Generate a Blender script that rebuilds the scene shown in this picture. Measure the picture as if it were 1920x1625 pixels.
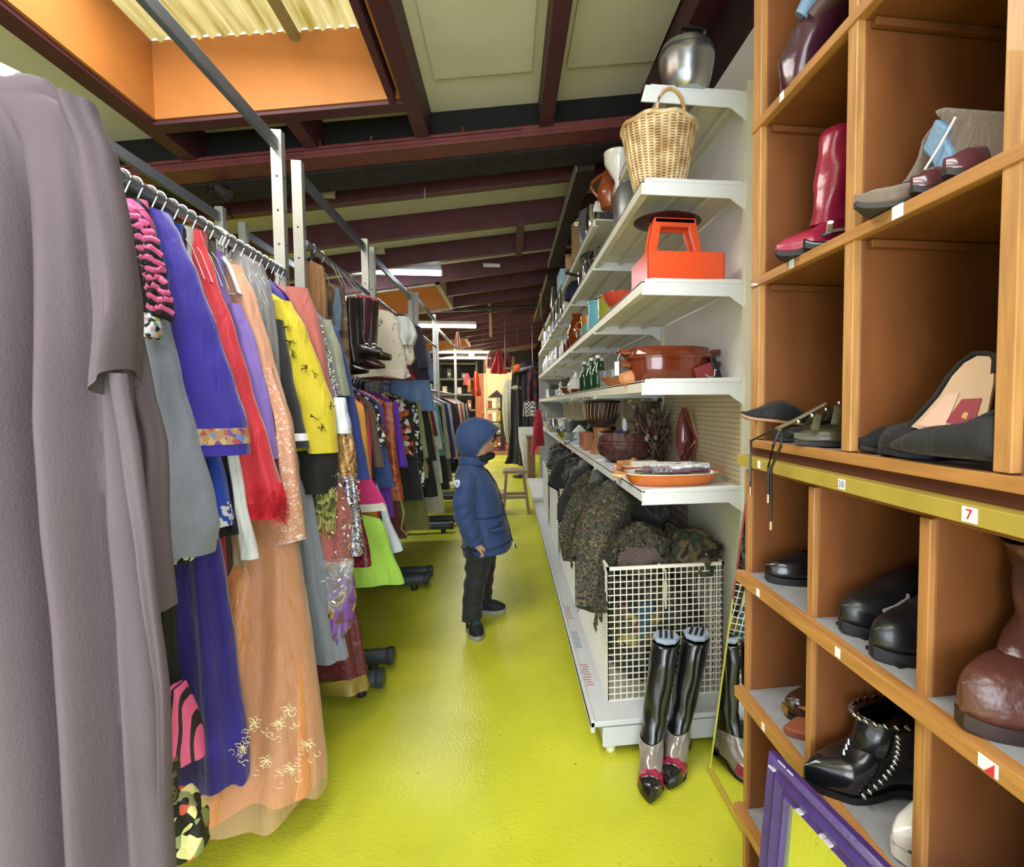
import bpy, math, random
from mathutils import Vector, Matrix, noise
for o in list(bpy.data.objects): bpy.data.objects.remove(o)
SC = bpy.context.scene
PI = math.pi
R = math.radians
# ---------------------------------------------------------------- camera
IW, IH = 1920, 1625
FPX, CX, CY = 930.0, 1070.0, 800.0
YAW, PITCH, ROLL = math.atan(117/930), math.atan(43/930), -0.008
CAM = Vector((0, 0, 1.30))
MR = Matrix.Rotation(-YAW, 3, 'Z') @ Matrix.Rotation(PI/2-PITCH, 3, 'X') @ Matrix.Rotation(ROLL, 3, 'Z')
cd = bpy.data.cameras.new('camera'); cam = bpy.data.objects.new('camera', cd)
SC.collection.objects.link(cam); SC.camera = cam
cam.location = CAM; cam.rotation_euler = MR.to_euler()
cd.sensor_fit = 'HORIZONTAL'; cd.sensor_width = 36; cd.lens = FPX/IW*36
cd.shift_x = (IW/2-CX)/IW; cd.shift_y = (CY-IH/2)/IW
cd.clip_start = 0.05; cd.clip_end = 100
def ray(px, py):
    return MR @ Vector(((px-CX)/FPX, -(py-CY)/FPX, -1.0))
def on_x(px, py, X): d = ray(px, py); return CAM + d*((X-CAM.x)/d.x)
def on_y(px, py, Y): d = ray(px, py); return CAM + d*((Y-CAM.y)/d.y)
def on_z(px, py, Z): d = ray(px, py); return CAM + d*((Z-CAM.z)/d.z)
def proj(p):
    q = MR.transposed() @ (Vector(p)-CAM)
    return (CX + FPX*q.x/-q.z, CY - FPX*q.y/-q.z)
def yat(px, X, z):                      # distance along the aisle at which (X, ., z) shows at column px
    lo, hi = 0.3, 30.0
    for _ in range(40):
        m = (lo+hi)/2
        g = proj((X, m, z))[0]
        if (g > px) == (X > 0): lo = m
        else: hi = m
    return (lo+hi)/2
# ---------------------------------------------------------------- world, light, exposure
W = bpy.data.worlds.new('world'); SC.world = W; W.use_nodes = True
bg = W.node_tree.nodes['Background']; bg.inputs[0].default_value = (0.86, 0.92, 1.0, 1); bg.inputs[1].default_value = 1.6
SC.view_settings.view_transform = 'Standard'; SC.view_settings.look = 'None'
SC.view_settings.exposure = 0.75; SC.view_settings.gamma = 1.0
SC.view_settings.use_curve_mapping = False
def area(name, loc, size, power, col=(1, 1, 1), rot=(0, 0, 0), spread=PI):
    l = bpy.data.lights.new(name, 'AREA'); l.shape = 'RECTANGLE'; l.size, l.size_y = size
    l.energy = power; l.color = col; l.spread = spread
    o = bpy.data.objects.new(name, l); SC.collection.objects.link(o); o.location = loc; o.rotation_euler = rot
    return o
TILT = math.atan(0.155)
# daylight falling through the roof lights (one ahead over the racks, one over the photographer) and from the shop window behind
area('roof_light_near', (-1.08, 1.3, 3.0), (.9, 1.8), 40, (1.0, 0.98, 0.9), (0, 0, 0))
area('roof_light_behind', (0.1, -1.2, 2.95), (1.8, 1.6), 45, (0.96, 0.98, 1.0), (0, 0, 0))
area('shop_window_daylight', (-0.1, -2.1, 1.2), (2.4, 1.8), 60, (0.9, 0.95, 1.0), (R(112), 0, 0))
area('roof_light_middle', (-1.5, 7.0, 2.66), (.9, 1.2), 32, (1.0, 0.97, 0.9), (0, 0, 0))
area('roof_light_far', (-1.4, 11.85, 2.62), (.8, 1.2), 60, (1.0, 0.95, 0.85), (0, 0, 0))
# ---------------------------------------------------------------- helpers: materials
def lin(c):
    if isinstance(c, str): c = [int(c[i:i+2], 16)/255 for i in (0, 2, 4)]
    return tuple(((x+0.055)/1.055)**2.4 if x > 0.04045 else x/12.92 for x in c[:3]) + (1,)
_m = {}
def mat(col, rough=0.7, metal=0.0, var=0.12, scale=8.0, bump=0.0, bscale=60.0, sheen=0.0, coat=0.0, alpha=1.0, trans=0.0, spec=0.5, emit=0.0, stretch=None, sub=0.0):
    key = ('m', str(col), rough, metal, var, scale, bump, bscale, sheen, coat, alpha, trans, spec, emit, str(stretch))
    if key in _m: return _m[key]
    m = bpy.data.materials.new('mat_%d' % len(_m)); m.use_nodes = True
    N = m.node_tree.nodes; L = m.node_tree.links; b = N['Principled BSDF']
    c = lin(col); m.diffuse_color = c
    b.inputs['Roughness'].default_value = rough; b.inputs['Metallic'].default_value = metal
    b.inputs['Specular IOR Level'].default_value = spec
    b.inputs['Sheen Weight'].default_value = sheen; b.inputs['Coat Weight'].default_value = coat
    b.inputs['Alpha'].default_value = alpha; b.inputs['Transmission Weight'].default_value = trans
    tc = N.new('ShaderNodeTexCoord'); src = tc.outputs['Object']
    if stretch:
        mp = N.new('ShaderNodeMapping'); mp.inputs['Scale'].default_value = stretch; L.new(src, mp.inputs[0]); src = mp.outputs[0]
    if var > 0:
        n = N.new('ShaderNodeTexNoise'); n.inputs['Scale'].default_value = scale; n.inputs['Detail'].default_value = 4
        L.new(src, n.inputs['Vector'])
        r = N.new('ShaderNodeValToRGB')
        r.color_ramp.elements[0].position = 0.3; r.color_ramp.elements[1].position = 0.7
        r.color_ramp.elements[0].color = tuple(x*(1-var) for x in c[:3])+(1,)
        r.color_ramp.elements[1].color = tuple(min(1, x*(1+var)) for x in c[:3])+(1,)
        L.new(n.outputs['Fac'], r.inputs[0]); L.new(r.outputs[0], b.inputs['Base Color'])
    else: b.inputs['Base Color'].default_value = c
    if bump > 0:
        n2 = N.new('ShaderNodeTexNoise'); n2.inputs['Scale'].default_value = bscale; n2.inputs['Detail'].default_value = 3
        L.new(src, n2.inputs['Vector'])
        bp = N.new('ShaderNodeBump'); bp.inputs['Strength'].default_value = bump; bp.inputs['Distance'].default_value = 0.01
        L.new(n2.outputs['Fac'], bp.inputs['Height']); L.new(bp.outputs[0], b.inputs['Normal'])
        if sheen > 0:                    # long soft creases for cloth
            mp2 = N.new('ShaderNodeMapping'); mp2.inputs['Scale'].default_value = (26, 26, 5); L.new(tc.outputs['Object'], mp2.inputs[0])
            n3 = N.new('ShaderNodeTexNoise'); n3.inputs['Scale'].default_value = 1.0; n3.inputs['Detail'].default_value = 2; n3.inputs['Distortion'].default_value = 1.2; L.new(mp2.outputs[0], n3.inputs['Vector'])
            b3 = N.new('ShaderNodeBump'); b3.inputs['Strength'].default_value = .55; b3.inputs['Distance'].default_value = .014
            L.new(n3.outputs['Fac'], b3.inputs['Height']); L.new(b3.outputs[0], bp.inputs['Normal'])
    if emit: b.inputs['Emission Color'].default_value = c; b.inputs['Emission Strength'].default_value = emit
    _m[key] = m; return m
def patt(kind, cols, scale=10.0, rough=0.7, metal=0.0, stretch=(1, 1, 1), coat=0.0, bump=0.0, pos=None, alpha=1.0, sheen=0.0):
    """patterned materials: stripes, voronoi blotches, noise blotches, plaid"""
    key = ('p', kind, str(cols), scale, rough, metal, stretch, coat, bump, str(pos), alpha)
    if key in _m: return _m[key]
    m = bpy.data.materials.new('mat_%d' % len(_m)); m.use_nodes = True
    N = m.node_tree.nodes; L = m.node_tree.links; b = N['Principled BSDF']
    b.inputs['Roughness'].default_value = rough; b.inputs['Metallic'].default_value = metal
    b.inputs['Coat Weight'].default_value = coat; b.inputs['Alpha'].default_value = alpha; b.inputs['Sheen Weight'].default_value = sheen
    tc = N.new('ShaderNodeTexCoord'); mp = N.new('ShaderNodeMapping'); mp.inputs['Scale'].default_value = stretch
    L.new(tc.outputs['Object'], mp.inputs[0])
    r = N.new('ShaderNodeValToRGB'); r.color_ramp.interpolation = 'CONSTANT'
    k = len(cols)
    while len(r.color_ramp.elements) < k: r.color_ramp.elements.new(0.5)
    for i, c in enumerate(cols):
        e = r.color_ramp.elements[i]; e.position = (pos[i] if pos else i/k); e.color = lin(c)
    if kind in ('stripe', 'ring', 'wobble'):
        w = N.new('ShaderNodeTexWave'); w.inputs['Scale'].default_value = scale
        w.bands_direction = {'stripe': 'Z', 'ring': 'X', 'wobble': 'DIAGONAL'}[kind]
        w.wave_profile = 'SAW'; w.inputs['Distortion'].default_value = 0.0 if kind != 'wobble' else 4.0
        L.new(mp.outputs[0], w.inputs[0]); fac = w.outputs['Fac']
    elif kind == 'cell':
        w = N.new('ShaderNodeTexVoronoi'); w.inputs['Scale'].default_value = scale
        L.new(mp.outputs[0], w.inputs['Vector'])
        sp = N.new('ShaderNodeSeparateColor'); L.new(w.outputs['Color'], sp.inputs[0]); fac = sp.outputs[0]
    elif kind == 'spot':
        w = N.new('ShaderNodeTexVoronoi'); w.inputs['Scale'].default_value = scale
        L.new(mp.outputs[0], w.inputs['Vector']); fac = w.outputs['Distance']
    elif kind == 'brick':
        w = N.new('ShaderNodeTexChecker'); w.inputs['Scale'].default_value = scale
        L.new(mp.outputs[0], w.inputs['Vector']); fac = w.outputs['Fac']
    else:
        w = N.new('ShaderNodeTexNoise'); w.inputs['Scale'].default_value = scale; w.inputs['Detail'].default_value = 3
        w.inputs['Distortion'].default_value = 0.0 if kind == 'fleck' else 0.6
        L.new(mp.outputs[0], w.inputs['Vector']); fac = w.outputs['Fac']
    L.new(fac, r.inputs[0]); L.new(r.outputs[0], b.inputs['Base Color'])
    if bump:
        bp = N.new('ShaderNodeBump'); bp.inputs['Strength'].default_value = bump; bp.inputs['Distance'].default_value = 0.01
        L.new(fac, bp.inputs['Height']); L.new(bp.outputs[0], b.inputs['Normal'])
    _m[key] = m; return m
def wood(col, dark=0.6, axis=2, rough=0.45, coat=0.2, scale=6):
    st = [14, 14, 14]; st[axis] = 1.2
    return mat(col, rough, var=0.22, scale=scale, stretch=tuple(st), coat=coat, bump=0.04, bscale=20)
# ---------------------------------------------------------------- helpers: meshes
class MB:
    def __init__(s): s.v = []; s.f = []; s.mi = []
    def add(s, vs, fs, mi=0):
        n = len(s.v); s.v += [tuple(v) for v in vs]
        s.f += [tuple(i+n for i in f) for f in fs]; s.mi += [mi]*len(fs); return s
    def box(s, a, b, M=None, mi=0):
        x0, y0, z0 = a; x1, y1, z1 = b
        vs = [Vector(p) for p in ((x0,y0,z0),(x1,y0,z0),(x1,y1,z0),(x0,y1,z0),(x0,y0,z1),(x1,y0,z1),(x1,y1,z1),(x0,y1,z1))]
        if M is not None: vs = [M @ v for v in vs]
        return s.add(vs, [(0,3,2,1),(4,5,6,7),(0,1,5,4),(1,2,6,5),(2,3,7,6),(3,0,4,7)], mi)
    def loft(s, rings, ca=True, cb=True, closed=True, mi=0):
        n = len(rings[0]); vs = [p for r in rings for p in r]; fs = []
        for i in range(len(rings)-1):
            for j in range(n if closed else n-1):
                k = (j+1) % n
                fs.append((i*n+j, i*n+k, (i+1)*n+k, (i+1)*n+j))
        if ca: fs.append(tuple(range(n-1, -1, -1)))
        if cb: fs.append(tuple((len(rings)-1)*n+j for j in range(n)))
        return s.add(vs, fs, mi)
    def tube(s, pts, r, n=8, ca=True, cb=True, flat=1.0, mi=0, up=(0, 0, 1), cyc=False):
        P = [Vector(p) for p in pts]; rings = []
        for i, p in enumerate(P):
            if cyc: d = P[(i+1) % len(P)]-P[i-1]
            else: d = (P[min(i+1, len(P)-1)]-P[max(i-1, 0)])
            d = d.normalized() if d.length > 1e-9 else Vector((0, 0, 1))
            u = Vector(up)
            if abs(u.dot(d)) > 0.95: u = Vector((1, 0, 0)) if abs(d.x) < 0.9 else Vector((0, 1, 0))
            a = d.cross(u).normalized(); b = a.cross(d).normalized()
            rr = r[i] if isinstance(r, (list, tuple)) else r
            rings.append([p + a*(math.cos(t)*rr) + b*(math.sin(t)*rr*flat) for t in [2*PI*k/n for k in range(n)]])
        if cyc: rings.append(rings[0]); ca = cb = False
        return s.loft(rings, ca, cb, mi=mi)
    def lathe(s, prof, c=(0, 0, 0), n=20, ca=True, cb=True, ax=None, mi=0, sx=1.0, sy=1.0):
        c = Vector(c); rings = []
        for r, z in prof:
            ring = [Vector((math.cos(2*PI*k/n)*r*sx, math.sin(2*PI*k/n)*r*sy, z)) for k in range(n)]
            if ax is not None: ring = [ax @ p for p in ring]
            rings.append([p+c for p in ring])
        return s.loft(rings, ca, cb, mi=mi)
    def prism(s, poly, y0, y1, plane='xz', mi=0):
        """extrude a 2-D outline"""
        def P(a, b, t): return {'xz': (a, t, b), 'xy': (a, b, t), 'yz': (t, a, b)}[plane]
        n = len(poly); vs = [P(a, b, y0) for a, b in poly]+[P(a, b, y1) for a, b in poly]
        fs = [tuple(range(n)), tuple(range(2*n-1, n-1, -1))]+[(i, (i+1) % n+0, (i+1) % n+n, i+n) for i in range(n)]
        return s.add(vs, [f if k > 1 else f for k, f in enumerate(fs)], mi)
    def ball(s, c, r, n=10, m=6, sc=(1, 1, 1), mi=0):
        pr = [(max(1e-4, math.sin(PI*i/m))*r, -math.cos(PI*i/m)*r*sc[2]) for i in range(m+1)]
        return s.lathe(pr, c, n, sx=sc[0], sy=sc[1], mi=mi)
    def build(s, name, m=None, parent=None, smooth=True, ang=0.7, bevel=0.0, solid=0.0, sub=0, loc=None, org=False):
        me = bpy.data.meshes.new(name)
        vs = s.v
        if org:                                   # origin at the base of the mesh
            xs = [v[0] for v in vs]; ys = [v[1] for v in vs]; zs = [v[2] for v in vs]
            o0 = ((min(xs)+max(xs))/2, (min(ys)+max(ys))/2, min(zs)); vs = [(v[0]-o0[0], v[1]-o0[1], v[2]-o0[2]) for v in vs]; loc = o0
        me.from_pydata([tuple(v) for v in vs], [], s.f)
        ms = m if isinstance(m, (list, tuple)) else [m]
        for q in ms: me.materials.append(q)
        if len(ms) > 1: me.polygons.foreach_set('material_index', s.mi)
        import bmesh
        bm = bmesh.new(); bm.from_mesh(me); bmesh.ops.recalc_face_normals(bm, faces=bm.faces); bm.to_mesh(me); bm.free()
        if smooth:
            me.polygons.foreach_set('use_smooth', [True]*len(me.polygons)); me.set_sharp_from_angle(angle=ang)
        o = bpy.data.objects.new(name, me); SC.collection.objects.link(o)
        if loc is not None: o.location = loc
        if parent is not None: o.parent = parent
        if bevel:
            b = o.modifiers.new('b', 'BEVEL'); b.width = bevel; b.segments = 2; b.limit_method = 'ANGLE'
        if solid:
            b = o.modifiers.new('s', 'SOLIDIFY'); b.thickness = solid; b.offset = -1
        if sub:
            b = o.modifiers.new('u', 'SUBSURF'); b.levels = b.render_levels = sub
        return o
def tag(o, label=None, cat=None, group=None, kind=None):
    if label: o['label'] = label
    if cat: o['category'] = cat
    if group: o['group'] = group
    if kind: o['kind'] = kind
    return o
def thing(name, label, cat, loc=(0, 0, 0), rz=0, group=None):
    o = bpy.data.objects.new(name, None); o.empty_display_size = 0.05; SC.collection.objects.link(o)
    o.location = loc; o.rotation_euler = (0, 0, rz); return tag(o, label, cat, group)
def st(o): return tag(o, kind='structure')
def copy_tree(o, parent=None):
    c = o.copy(); SC.collection.objects.link(c); c.parent = parent
    for ch in list(o.children): copy_tree(ch, c)
    return c
def dup(o, loc, label=None, rz=None, sc=None, group=None):
    c = copy_tree(o); c.location = loc
    if rz is not None: c.rotation_euler = (0, 0, rz)
    if sc is not None: c.scale = (sc,)*3 if not isinstance(sc, tuple) else sc
    if label: c['label'] = label
    if group: c['group'] = group
    return c
def ell(c, a, b, n, ex=2.0, ph=0.0, M=None):
    """superellipse ring in the plane given by M (default xy)"""
    out = []
    for k in range(n):
        t = 2*PI*k/n+ph; ct, s_ = math.cos(t), math.sin(t)
        p = Vector((a*math.copysign(abs(ct)**(2/ex), ct), b*math.copysign(abs(s_)**(2/ex), s_), 0))
        if M is not None: p = M @ p
        out.append(p+Vector(c))
    return out
def lerp(a, b, t): return a+(b-a)*t
def interp(tab, z):
    """tab: [(z, v...)] descending or ascending; linear"""
    t = sorted(tab)
    if z <= t[0][0]: return t[0][1]
    for (z0, v0), (z1, v1) in zip(t, t[1:]):
        if z <= z1:
            u = (z-z0)/max(1e-9, z1-z0); u = u*u*(3-2*u)*0.5+u*0.5
            return v0+(v1-v0)*u
    return t[-1][1]
# ================================================================ the room
def zb(x): return 2.9+0.155*(x+0.1)          # underside of the roof joists: the roof rises to the right
JO = '4a1f24'; CREAM = 'a8a384'
m_joist = mat('4a2026', 0.55, var=0.18, scale=5, bump=0.1, bscale=30)
m_joist2 = mat('52252a', 0.5, var=0.2, scale=7, bump=0.1, bscale=30)
m_steel_red = mat('6c312f', 0.5, var=0.18, scale=9, bump=0.12, bscale=40)
m_soot = mat('26211b', 0.9, var=0.5, scale=14, bump=0.5, bscale=50)
m_panel = mat('e0dbbc', 0.9, var=0.05, scale=3, bump=0.15, bscale=160)
m_black = mat('0b0a09', 0.8, var=0.3)
m_wallw = mat('efeff2', 0.6, var=0.04, scale=2)
# floor: glossy yellow-green paint, worn and speckled
fm = bpy.data.materials.new('painted_floor'); fm.use_nodes = True
N = fm.node_tree.nodes; L = fm.node_tree.links; b = N['Principled BSDF']
tc = N.new('ShaderNodeTexCoord')
n1 = N.new('ShaderNodeTexNoise'); n1.inputs['Scale'].default_value = 1.6; n1.inputs['Detail'].default_value = 6
n2 = N.new('ShaderNodeTexNoise'); n2.inputs['Scale'].default_value = 55; n2.inputs['Detail'].default_value = 3
n3 = N.new('ShaderNodeTexNoise'); n3.inputs['Scale'].default_value = 3.2; n3.inputs['Detail'].default_value = 2
for q in (n1, n2, n3): L.new(tc.outputs['Object'], q.inputs['Vector'])
r1 = N.new('ShaderNodeValToRGB'); r1.color_ramp.elements[0].position = .35; r1.color_ramp.elements[1].position = .65
r1.color_ramp.elements[0].color = lin('b4b62e'); r1.color_ramp.elements[1].color = lin('ccce3a'); L.new(n1.outputs[0], r1.inputs[0])
r2 = N.new('ShaderNodeValToRGB'); r2.color_ramp.elements[0].position = .66; r2.color_ramp.elements[1].position = .72
r2.color_ramp.elements[0].color = (0, 0, 0, 1); r2.color_ramp.elements[1].color = (1, 1, 1, 1); L.new(n2.outputs[0], r2.inputs[0])
r3 = N.new('ShaderNodeValToRGB'); r3.color_ramp.elements[0].position = .5; r3.color_ramp.elements[1].position = .68
L.new(n3.outputs[0], r3.inputs[0])
mu = N.new('ShaderNodeMath'); mu.operation = 'MULTIPLY'; L.new(r2.outputs[0], mu.inputs[0]); L.new(r3.outputs[0], mu.inputs[1])
mx = N.new('ShaderNodeMix'); mx.data_type = 'RGBA'; L.new(mu.outputs[0], mx.inputs[0]); L.new(r1.outputs[0], mx.inputs[6]); mx.inputs[7].default_value = lin('5f5a2a')
L.new(mx.outputs[2], b.inputs['Base Color']); b.inputs['Roughness'].default_value = 0.27; b.inputs['Specular IOR Level'].default_value = .55
n4 = N.new('ShaderNodeTexNoise'); n4.inputs['Scale'].default_value = 85; n4.inputs['Detail'].default_value = 2; L.new(tc.outputs['Object'], n4.inputs['Vector'])
bp = N.new('ShaderNodeBump'); bp.inputs['Strength'].default_value = .3; bp.inputs['Distance'].default_value = .006; L.new(n4.outputs[0], bp.inputs['Height']); L.new(bp.outputs[0], b.inputs['Normal'])
st(MB().box((-6, -2.6, -0.1), (1.1, 12.85, 0)).build('floor', fm, smooth=False))
st(MB().box((-6, 12.85, -0.1), (3.5, 17.5, 0.06)).build('floor_back', mat('a8483f', 0.5, var=0.15, scale=4), smooth=False))
st(MB().box((-1.6, 12.78, 0), (1.1, 12.85, 0.075)).build('trim_1', wood('8a6a3c', axis=0), smooth=False))
st(MB().box((1.1, 7.9, -0.1), (3.5, 12.85, 0)).build('floor_side', fm, smooth=False))
# walls
st(MB().box((0.97, -0.3, 0), (1.09, 7.9, 2.76)).build('wall_right', m_wallw, smooth=False))
st(MB().box((0.97, -0.3, 2.76), (1.09, 17.5, 3.4)).build('wall_right_upper', mat('2e1517', 0.7, var=.25), smooth=False))
st(MB().box((3.4, 7.9, 0), (3.5, 17.5, 3.6)).build('wall_far_right', m_joist, smooth=False))
st(MB().box((-6.1, -2.6, 0), (-6, 17.5, 3.4)).build('wall_left', mat('8d8874', .8), smooth=False))
# far wall: dark timber above, cream boarding in the middle
st(MB().box((-6, 17.4, 0), (3.5, 17.5, 3.6)).build('wall_back', mat('4b4436', .8, var=.4, scale=3, stretch=(6, 1, .5)), smooth=False))
# ceiling boards (sloping plane) with two roof-light holes ahead of the camera
def slab(x0, x1, y0, y1, z0, z1, m, name='ceiling', bev=0):
    f = lambda x: 0.155*(x+0.1)
    return MB().add([(x0,y0,z0+f(x0)),(x1,y0,z0+f(x1)),(x1,y1,z0+f(x1)),(x0,y1,z0+f(x0)),(x0,y0,z1+f(x0)),(x1,y0,z1+f(x1)),(x1,y1,z1+f(x1)),(x0,y1,z1+f(x0))],
        [(0,3,2,1),(4,5,6,7),(0,1,5,4),(1,2,6,5),(2,3,7,6),(3,0,4,7)]).build(name, m, smooth=False, bevel=bev)
CZ = 3.07
for k, (x0, x1, y0, y1) in enumerate([(-6, -1.66, -2.6, 3.3), (-0.5, 1.1, -2.6, 3.3), (-1.66, -0.5, -2.6, -0.4), (-1.66, -0.5, 2.66, 3.3),
        (-6, 3.5, 3.3, 6.25), (-6, -2.2, 6.25, 7.75), (-0.82, 3.5, 6.25, 7.75), (-6, 3.5, 7.75, 11.1), (-6, -1.9, 11.1, 12.6), (-0.9, 3.5, 11.1, 12.6), (-6, 3.5, 12.6, 17.5)]):
    st(slab(x0, x1, y0, y1, CZ, CZ+0.05, m_panel))
# raised panels between the near joists
for x0, x1 in ((-0.36, 0.15), (0.34, 0.83)):
    st(slab(x0, x1, -1.5, 2.75, CZ-0.025, CZ, mat('d8d3b4', 0.9, var=0.05, scale=3, bump=0.15, bscale=160), 'ceiling_panel'))
# roof-light shafts: orange-painted boards, corrugated yellow glazing on top
m_or = mat('b06f32', 0.6, var=0.1, scale=4, bump=0.05)
m_or2 = mat('d08a3a', 0.6, var=0.1, scale=4)
def shaft(x0, x1, y0, y1, h, n):
    f = lambda x: 0.155*(x+0.1)
    b = MB()
    for (a, c) in (((x0-.02, y0), (x0, y1)), ((x1, y0), (x1+.02, y1)), ((x0, y1), (x1, y1+.02)), ((x0, y0-.02), (x1, y0))):
        X0, Y0 = a; X1, Y1 = c
        b.add([(X0,Y0,2.9+f(X0)),(X1,Y0,2.9+f(X1)),(X1,Y1,2.9+f(X1)),(X0,Y1,2.9+f(X0)),(X0,Y0,2.9+h+f(X0)),(X1,Y0,2.9+h+f(X1)),(X1,Y1,2.9+h+f(X1)),(X0,Y1,2.9+h+f(X0))],
              [(0,3,2,1),(4,5,6,7),(0,1,5,4),(1,2,6,5),(2,3,7,6),(3,0,4,7)])
    st(b.build('trim_%d' % n, m_or, smooth=False))
    g = MB(); rings = []; k = 120
    for j in range(k+1):
        x = lerp(x0, x1, j/k); z = 2.9+h+f(x)+0.012*math.sin(j*1.05)
        rings.append([(x, y0, z), (x, y1, z), (x, y1, z+.006), (x, y0, z+.006)])
    g.loft(rings)
    return g
gm = bpy.data.materials.new('glazing'); gm.use_nodes = True
N = gm.node_tree.nodes; L = gm.node_tree.links; b = N['Principled BSDF']
tc = N.new('ShaderNodeTexCoord'); mp = N.new('ShaderNodeMapping'); mp.inputs['Scale'].default_value = (22, 1.5, 1)
n1 = N.new('ShaderNodeTexNoise'); n1.inputs['Scale'].default_value = 1.5; n1.inputs['Detail'].default_value = 5
L.new(tc.outputs['Object'], mp.inputs[0]); L.new(mp.outputs[0], n1.inputs['Vector'])
r = N.new('ShaderNodeValToRGB'); r.color_ramp.elements[0].position = .32; r.color_ramp.elements[1].position = .68
r.color_ramp.elements[0].color = lin('9c8a3c'); r.color_ramp.elements[1].color = lin('f2e2a0'); L.new(n1.outputs[0], r.inputs[0])
L.new(r.outputs[0], b.inputs['Emission Color']); b.inputs['Emission Strength'].default_value = .62; b.inputs['Base Color'].default_value = lin('6a6030')
for i, (a, n) in enumerate((((-1.64, -0.52, -0.38, 2.64, 0.36), 2), ((-2.18, -0.84, 6.27, 7.73, 0.5), 3), ((-1.88, -0.92, 11.12, 12.58, 0.5), 4))):
    st(tag(shaft(*a, n).build('window_%d' % (i+1), gm)))
st(MB().add([(-1.02,-.38,3.07),(-.98,-.38,3.07),(-.98,2.64,3.07),(-1.02,2.64,3.07),(-1.02,-.38,3.11),(-.98,-.38,3.11),(-.98,2.64,3.11),(-1.02,2.64,3.11)],
   [(0,3,2,1),(4,5,6,7),(0,1,5,4),(1,2,6,5),(2,3,7,6),(3,0,4,7)]).build('window_bar', mat('8c8358', .6), smooth=False))
# near joists run along the aisle, end on the steel beam
def joist(x0, x1, y0, y1, h=0.19, m=m_joist, name='ceiling_joist'):
    return st(slab(x0, x1, y0, y1, 2.88, 2.9+h, m, name, 0.004))
for xc in (-2.95, -2.3, 0.245):
    joist(xc-.04, xc+.04, -2.5, 3.12)
joist(-1.73, -1.655, -2.5, 3.12); joist(-0.505, -0.425, -2.5, 3.12)
joist(0.84, 0.97, -2.5, 3.12); joist(-1.1, -1.03, 2.72, 3.12)
joist(-1.66, -0.5, 2.65, 2.73, 0.19)
joist(-0.57, -0.535, 1.2, 2.66, 0.19)
# steel beam: red lower flange, web painted black for the shadow on it, and the dark timber lying beyond it
st(slab(-6, 0.97, 3.0, 3.16, 2.84, 2.865, m_steel_red, 'ceiling_beam', .003))
st(slab(-6, 0.97, 3.0, 3.03, 2.865, 2.90, m_steel_red, 'ceiling_beam', .003))
st(slab(-6, 0.97, 3.08, 3.1, 2.865, 3.1, m_black, 'ceiling_beam_web'))
st(slab(-6, 0.97, 3.17, 3.42, 2.83, 3.05, m_soot, 'ceiling_timber'))
tag(slab(-2.4, 0.1, 2.985, 2.995, 2.875, 2.886, m_steel_red, 'conduit_pipe'), 'thin dark red pipe running along the side of the steel roof beam', 'pipe')
# far joists run across
for k in range(14):
    y = 3.72+0.805*k
    skip = [(a, b_) for (a, b_, ya, yb) in ((-2.2, -0.82, 6.25, 7.75), (-1.9, -0.9, 11.1, 12.6)) if ya < y < yb]
    if skip:
        a, b_ = skip[0]; st(slab(-6, a, y, y+.075, 2.88, CZ+.02, m_joist2, 'ceiling_joist', .003)); st(slab(b_, 3.4, y, y+.075, 2.88, CZ+.02, m_joist2, 'ceiling_joist', .003))
    else: st(slab(-6, 3.4, y, y+.075, 2.88, CZ+.02, m_joist2, 'ceiling_joist', .003))
for (a, b_, ya, yb) in ((-2.25, -0.8, 6.2, 7.8), (-1.95, -0.88, 11.05, 12.65)):
    for (q0, q1, q2, q3) in ((a, b_, ya, ya+.05), (a, b_, yb-.05, yb), (a, a+.05, ya, yb), (b_-.05, b_, ya, yb)):
        st(slab(q0, q1, q2, q3, 2.86, CZ+.02, mat('a8988a', .6, var=.3, scale=9), 'trim_skylight'))
st(slab(0.10, 0.17, 4.46, 5.4, 2.84, 2.9, m_joist2, 'ceiling_strut'))
# dark planks hanging beside the wall shelving, with a pale edge
tag(slab(0.49, 0.62, 3.45, 5.9, 2.80, 2.87, mat('33251c', .8, var=.3), 'ceiling_plank'), kind='structure')
st(slab(0.485, 0.49, 3.45, 5.9, 2.80, 2.88, mat('a89a88', .6), 'ceiling_plank_edge'))
st(slab(0.49, 0.62, 6.1, 9.2, 2.70, 2.78, mat('33251c', .8, var=.3), 'ceiling_plank'))
st(slab(0.484, 0.49, 6.1, 9.2, 2.70, 2.79, mat('a89a88', .6), 'ceiling_plank_edge'))
# ---- fluorescent battens
def tube_light(x, y, ln, label, e=9.0, cool=True, z=None, group=None):
    z = zb(x)-0.10 if z is None else z
    t = thing('fluorescent_light', label, 'lamp', (x, y, z), 0, group)
    MB().prism([(-.03,0.02),(-.05,.07),(.05,.07),(.03,.02)], -ln/2, ln/2, 'xz').build('housing', mat('c9ccd0', .4), t, bevel=.003)
    t.rotation_euler = (0, 0, R(-90))
    for s_ in (-1, 1): MB().box((-.02, s_*ln/2-.01, -.03), (.02, s_*ln/2+.01, .03)).build('end_cap', mat('e8e8e8', .4), t, bevel=.004)
    MB().tube([(0, -ln/2+.01, -.005), (0, ln/2-.01, -.005)], .028, 12).build('fluorescent_tube', mat('e4f1ff' if cool else 'fff2d8', .4, var=0, emit=e), t)
    for s_ in (-.35, .35): MB().tube([(0, s_*ln, .07), (0, s_*ln, .11)], .004, 6).build('hanger_rod', mat('8a8a8a', .3, 1), t)
    for c in t.children: pass
    area('fluorescent_glow', (x, y, z-.045), (ln*.95, .05), 20*ln, (0.86, 0.93, 1) if cool else (1, .93, .8))
    return t
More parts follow.
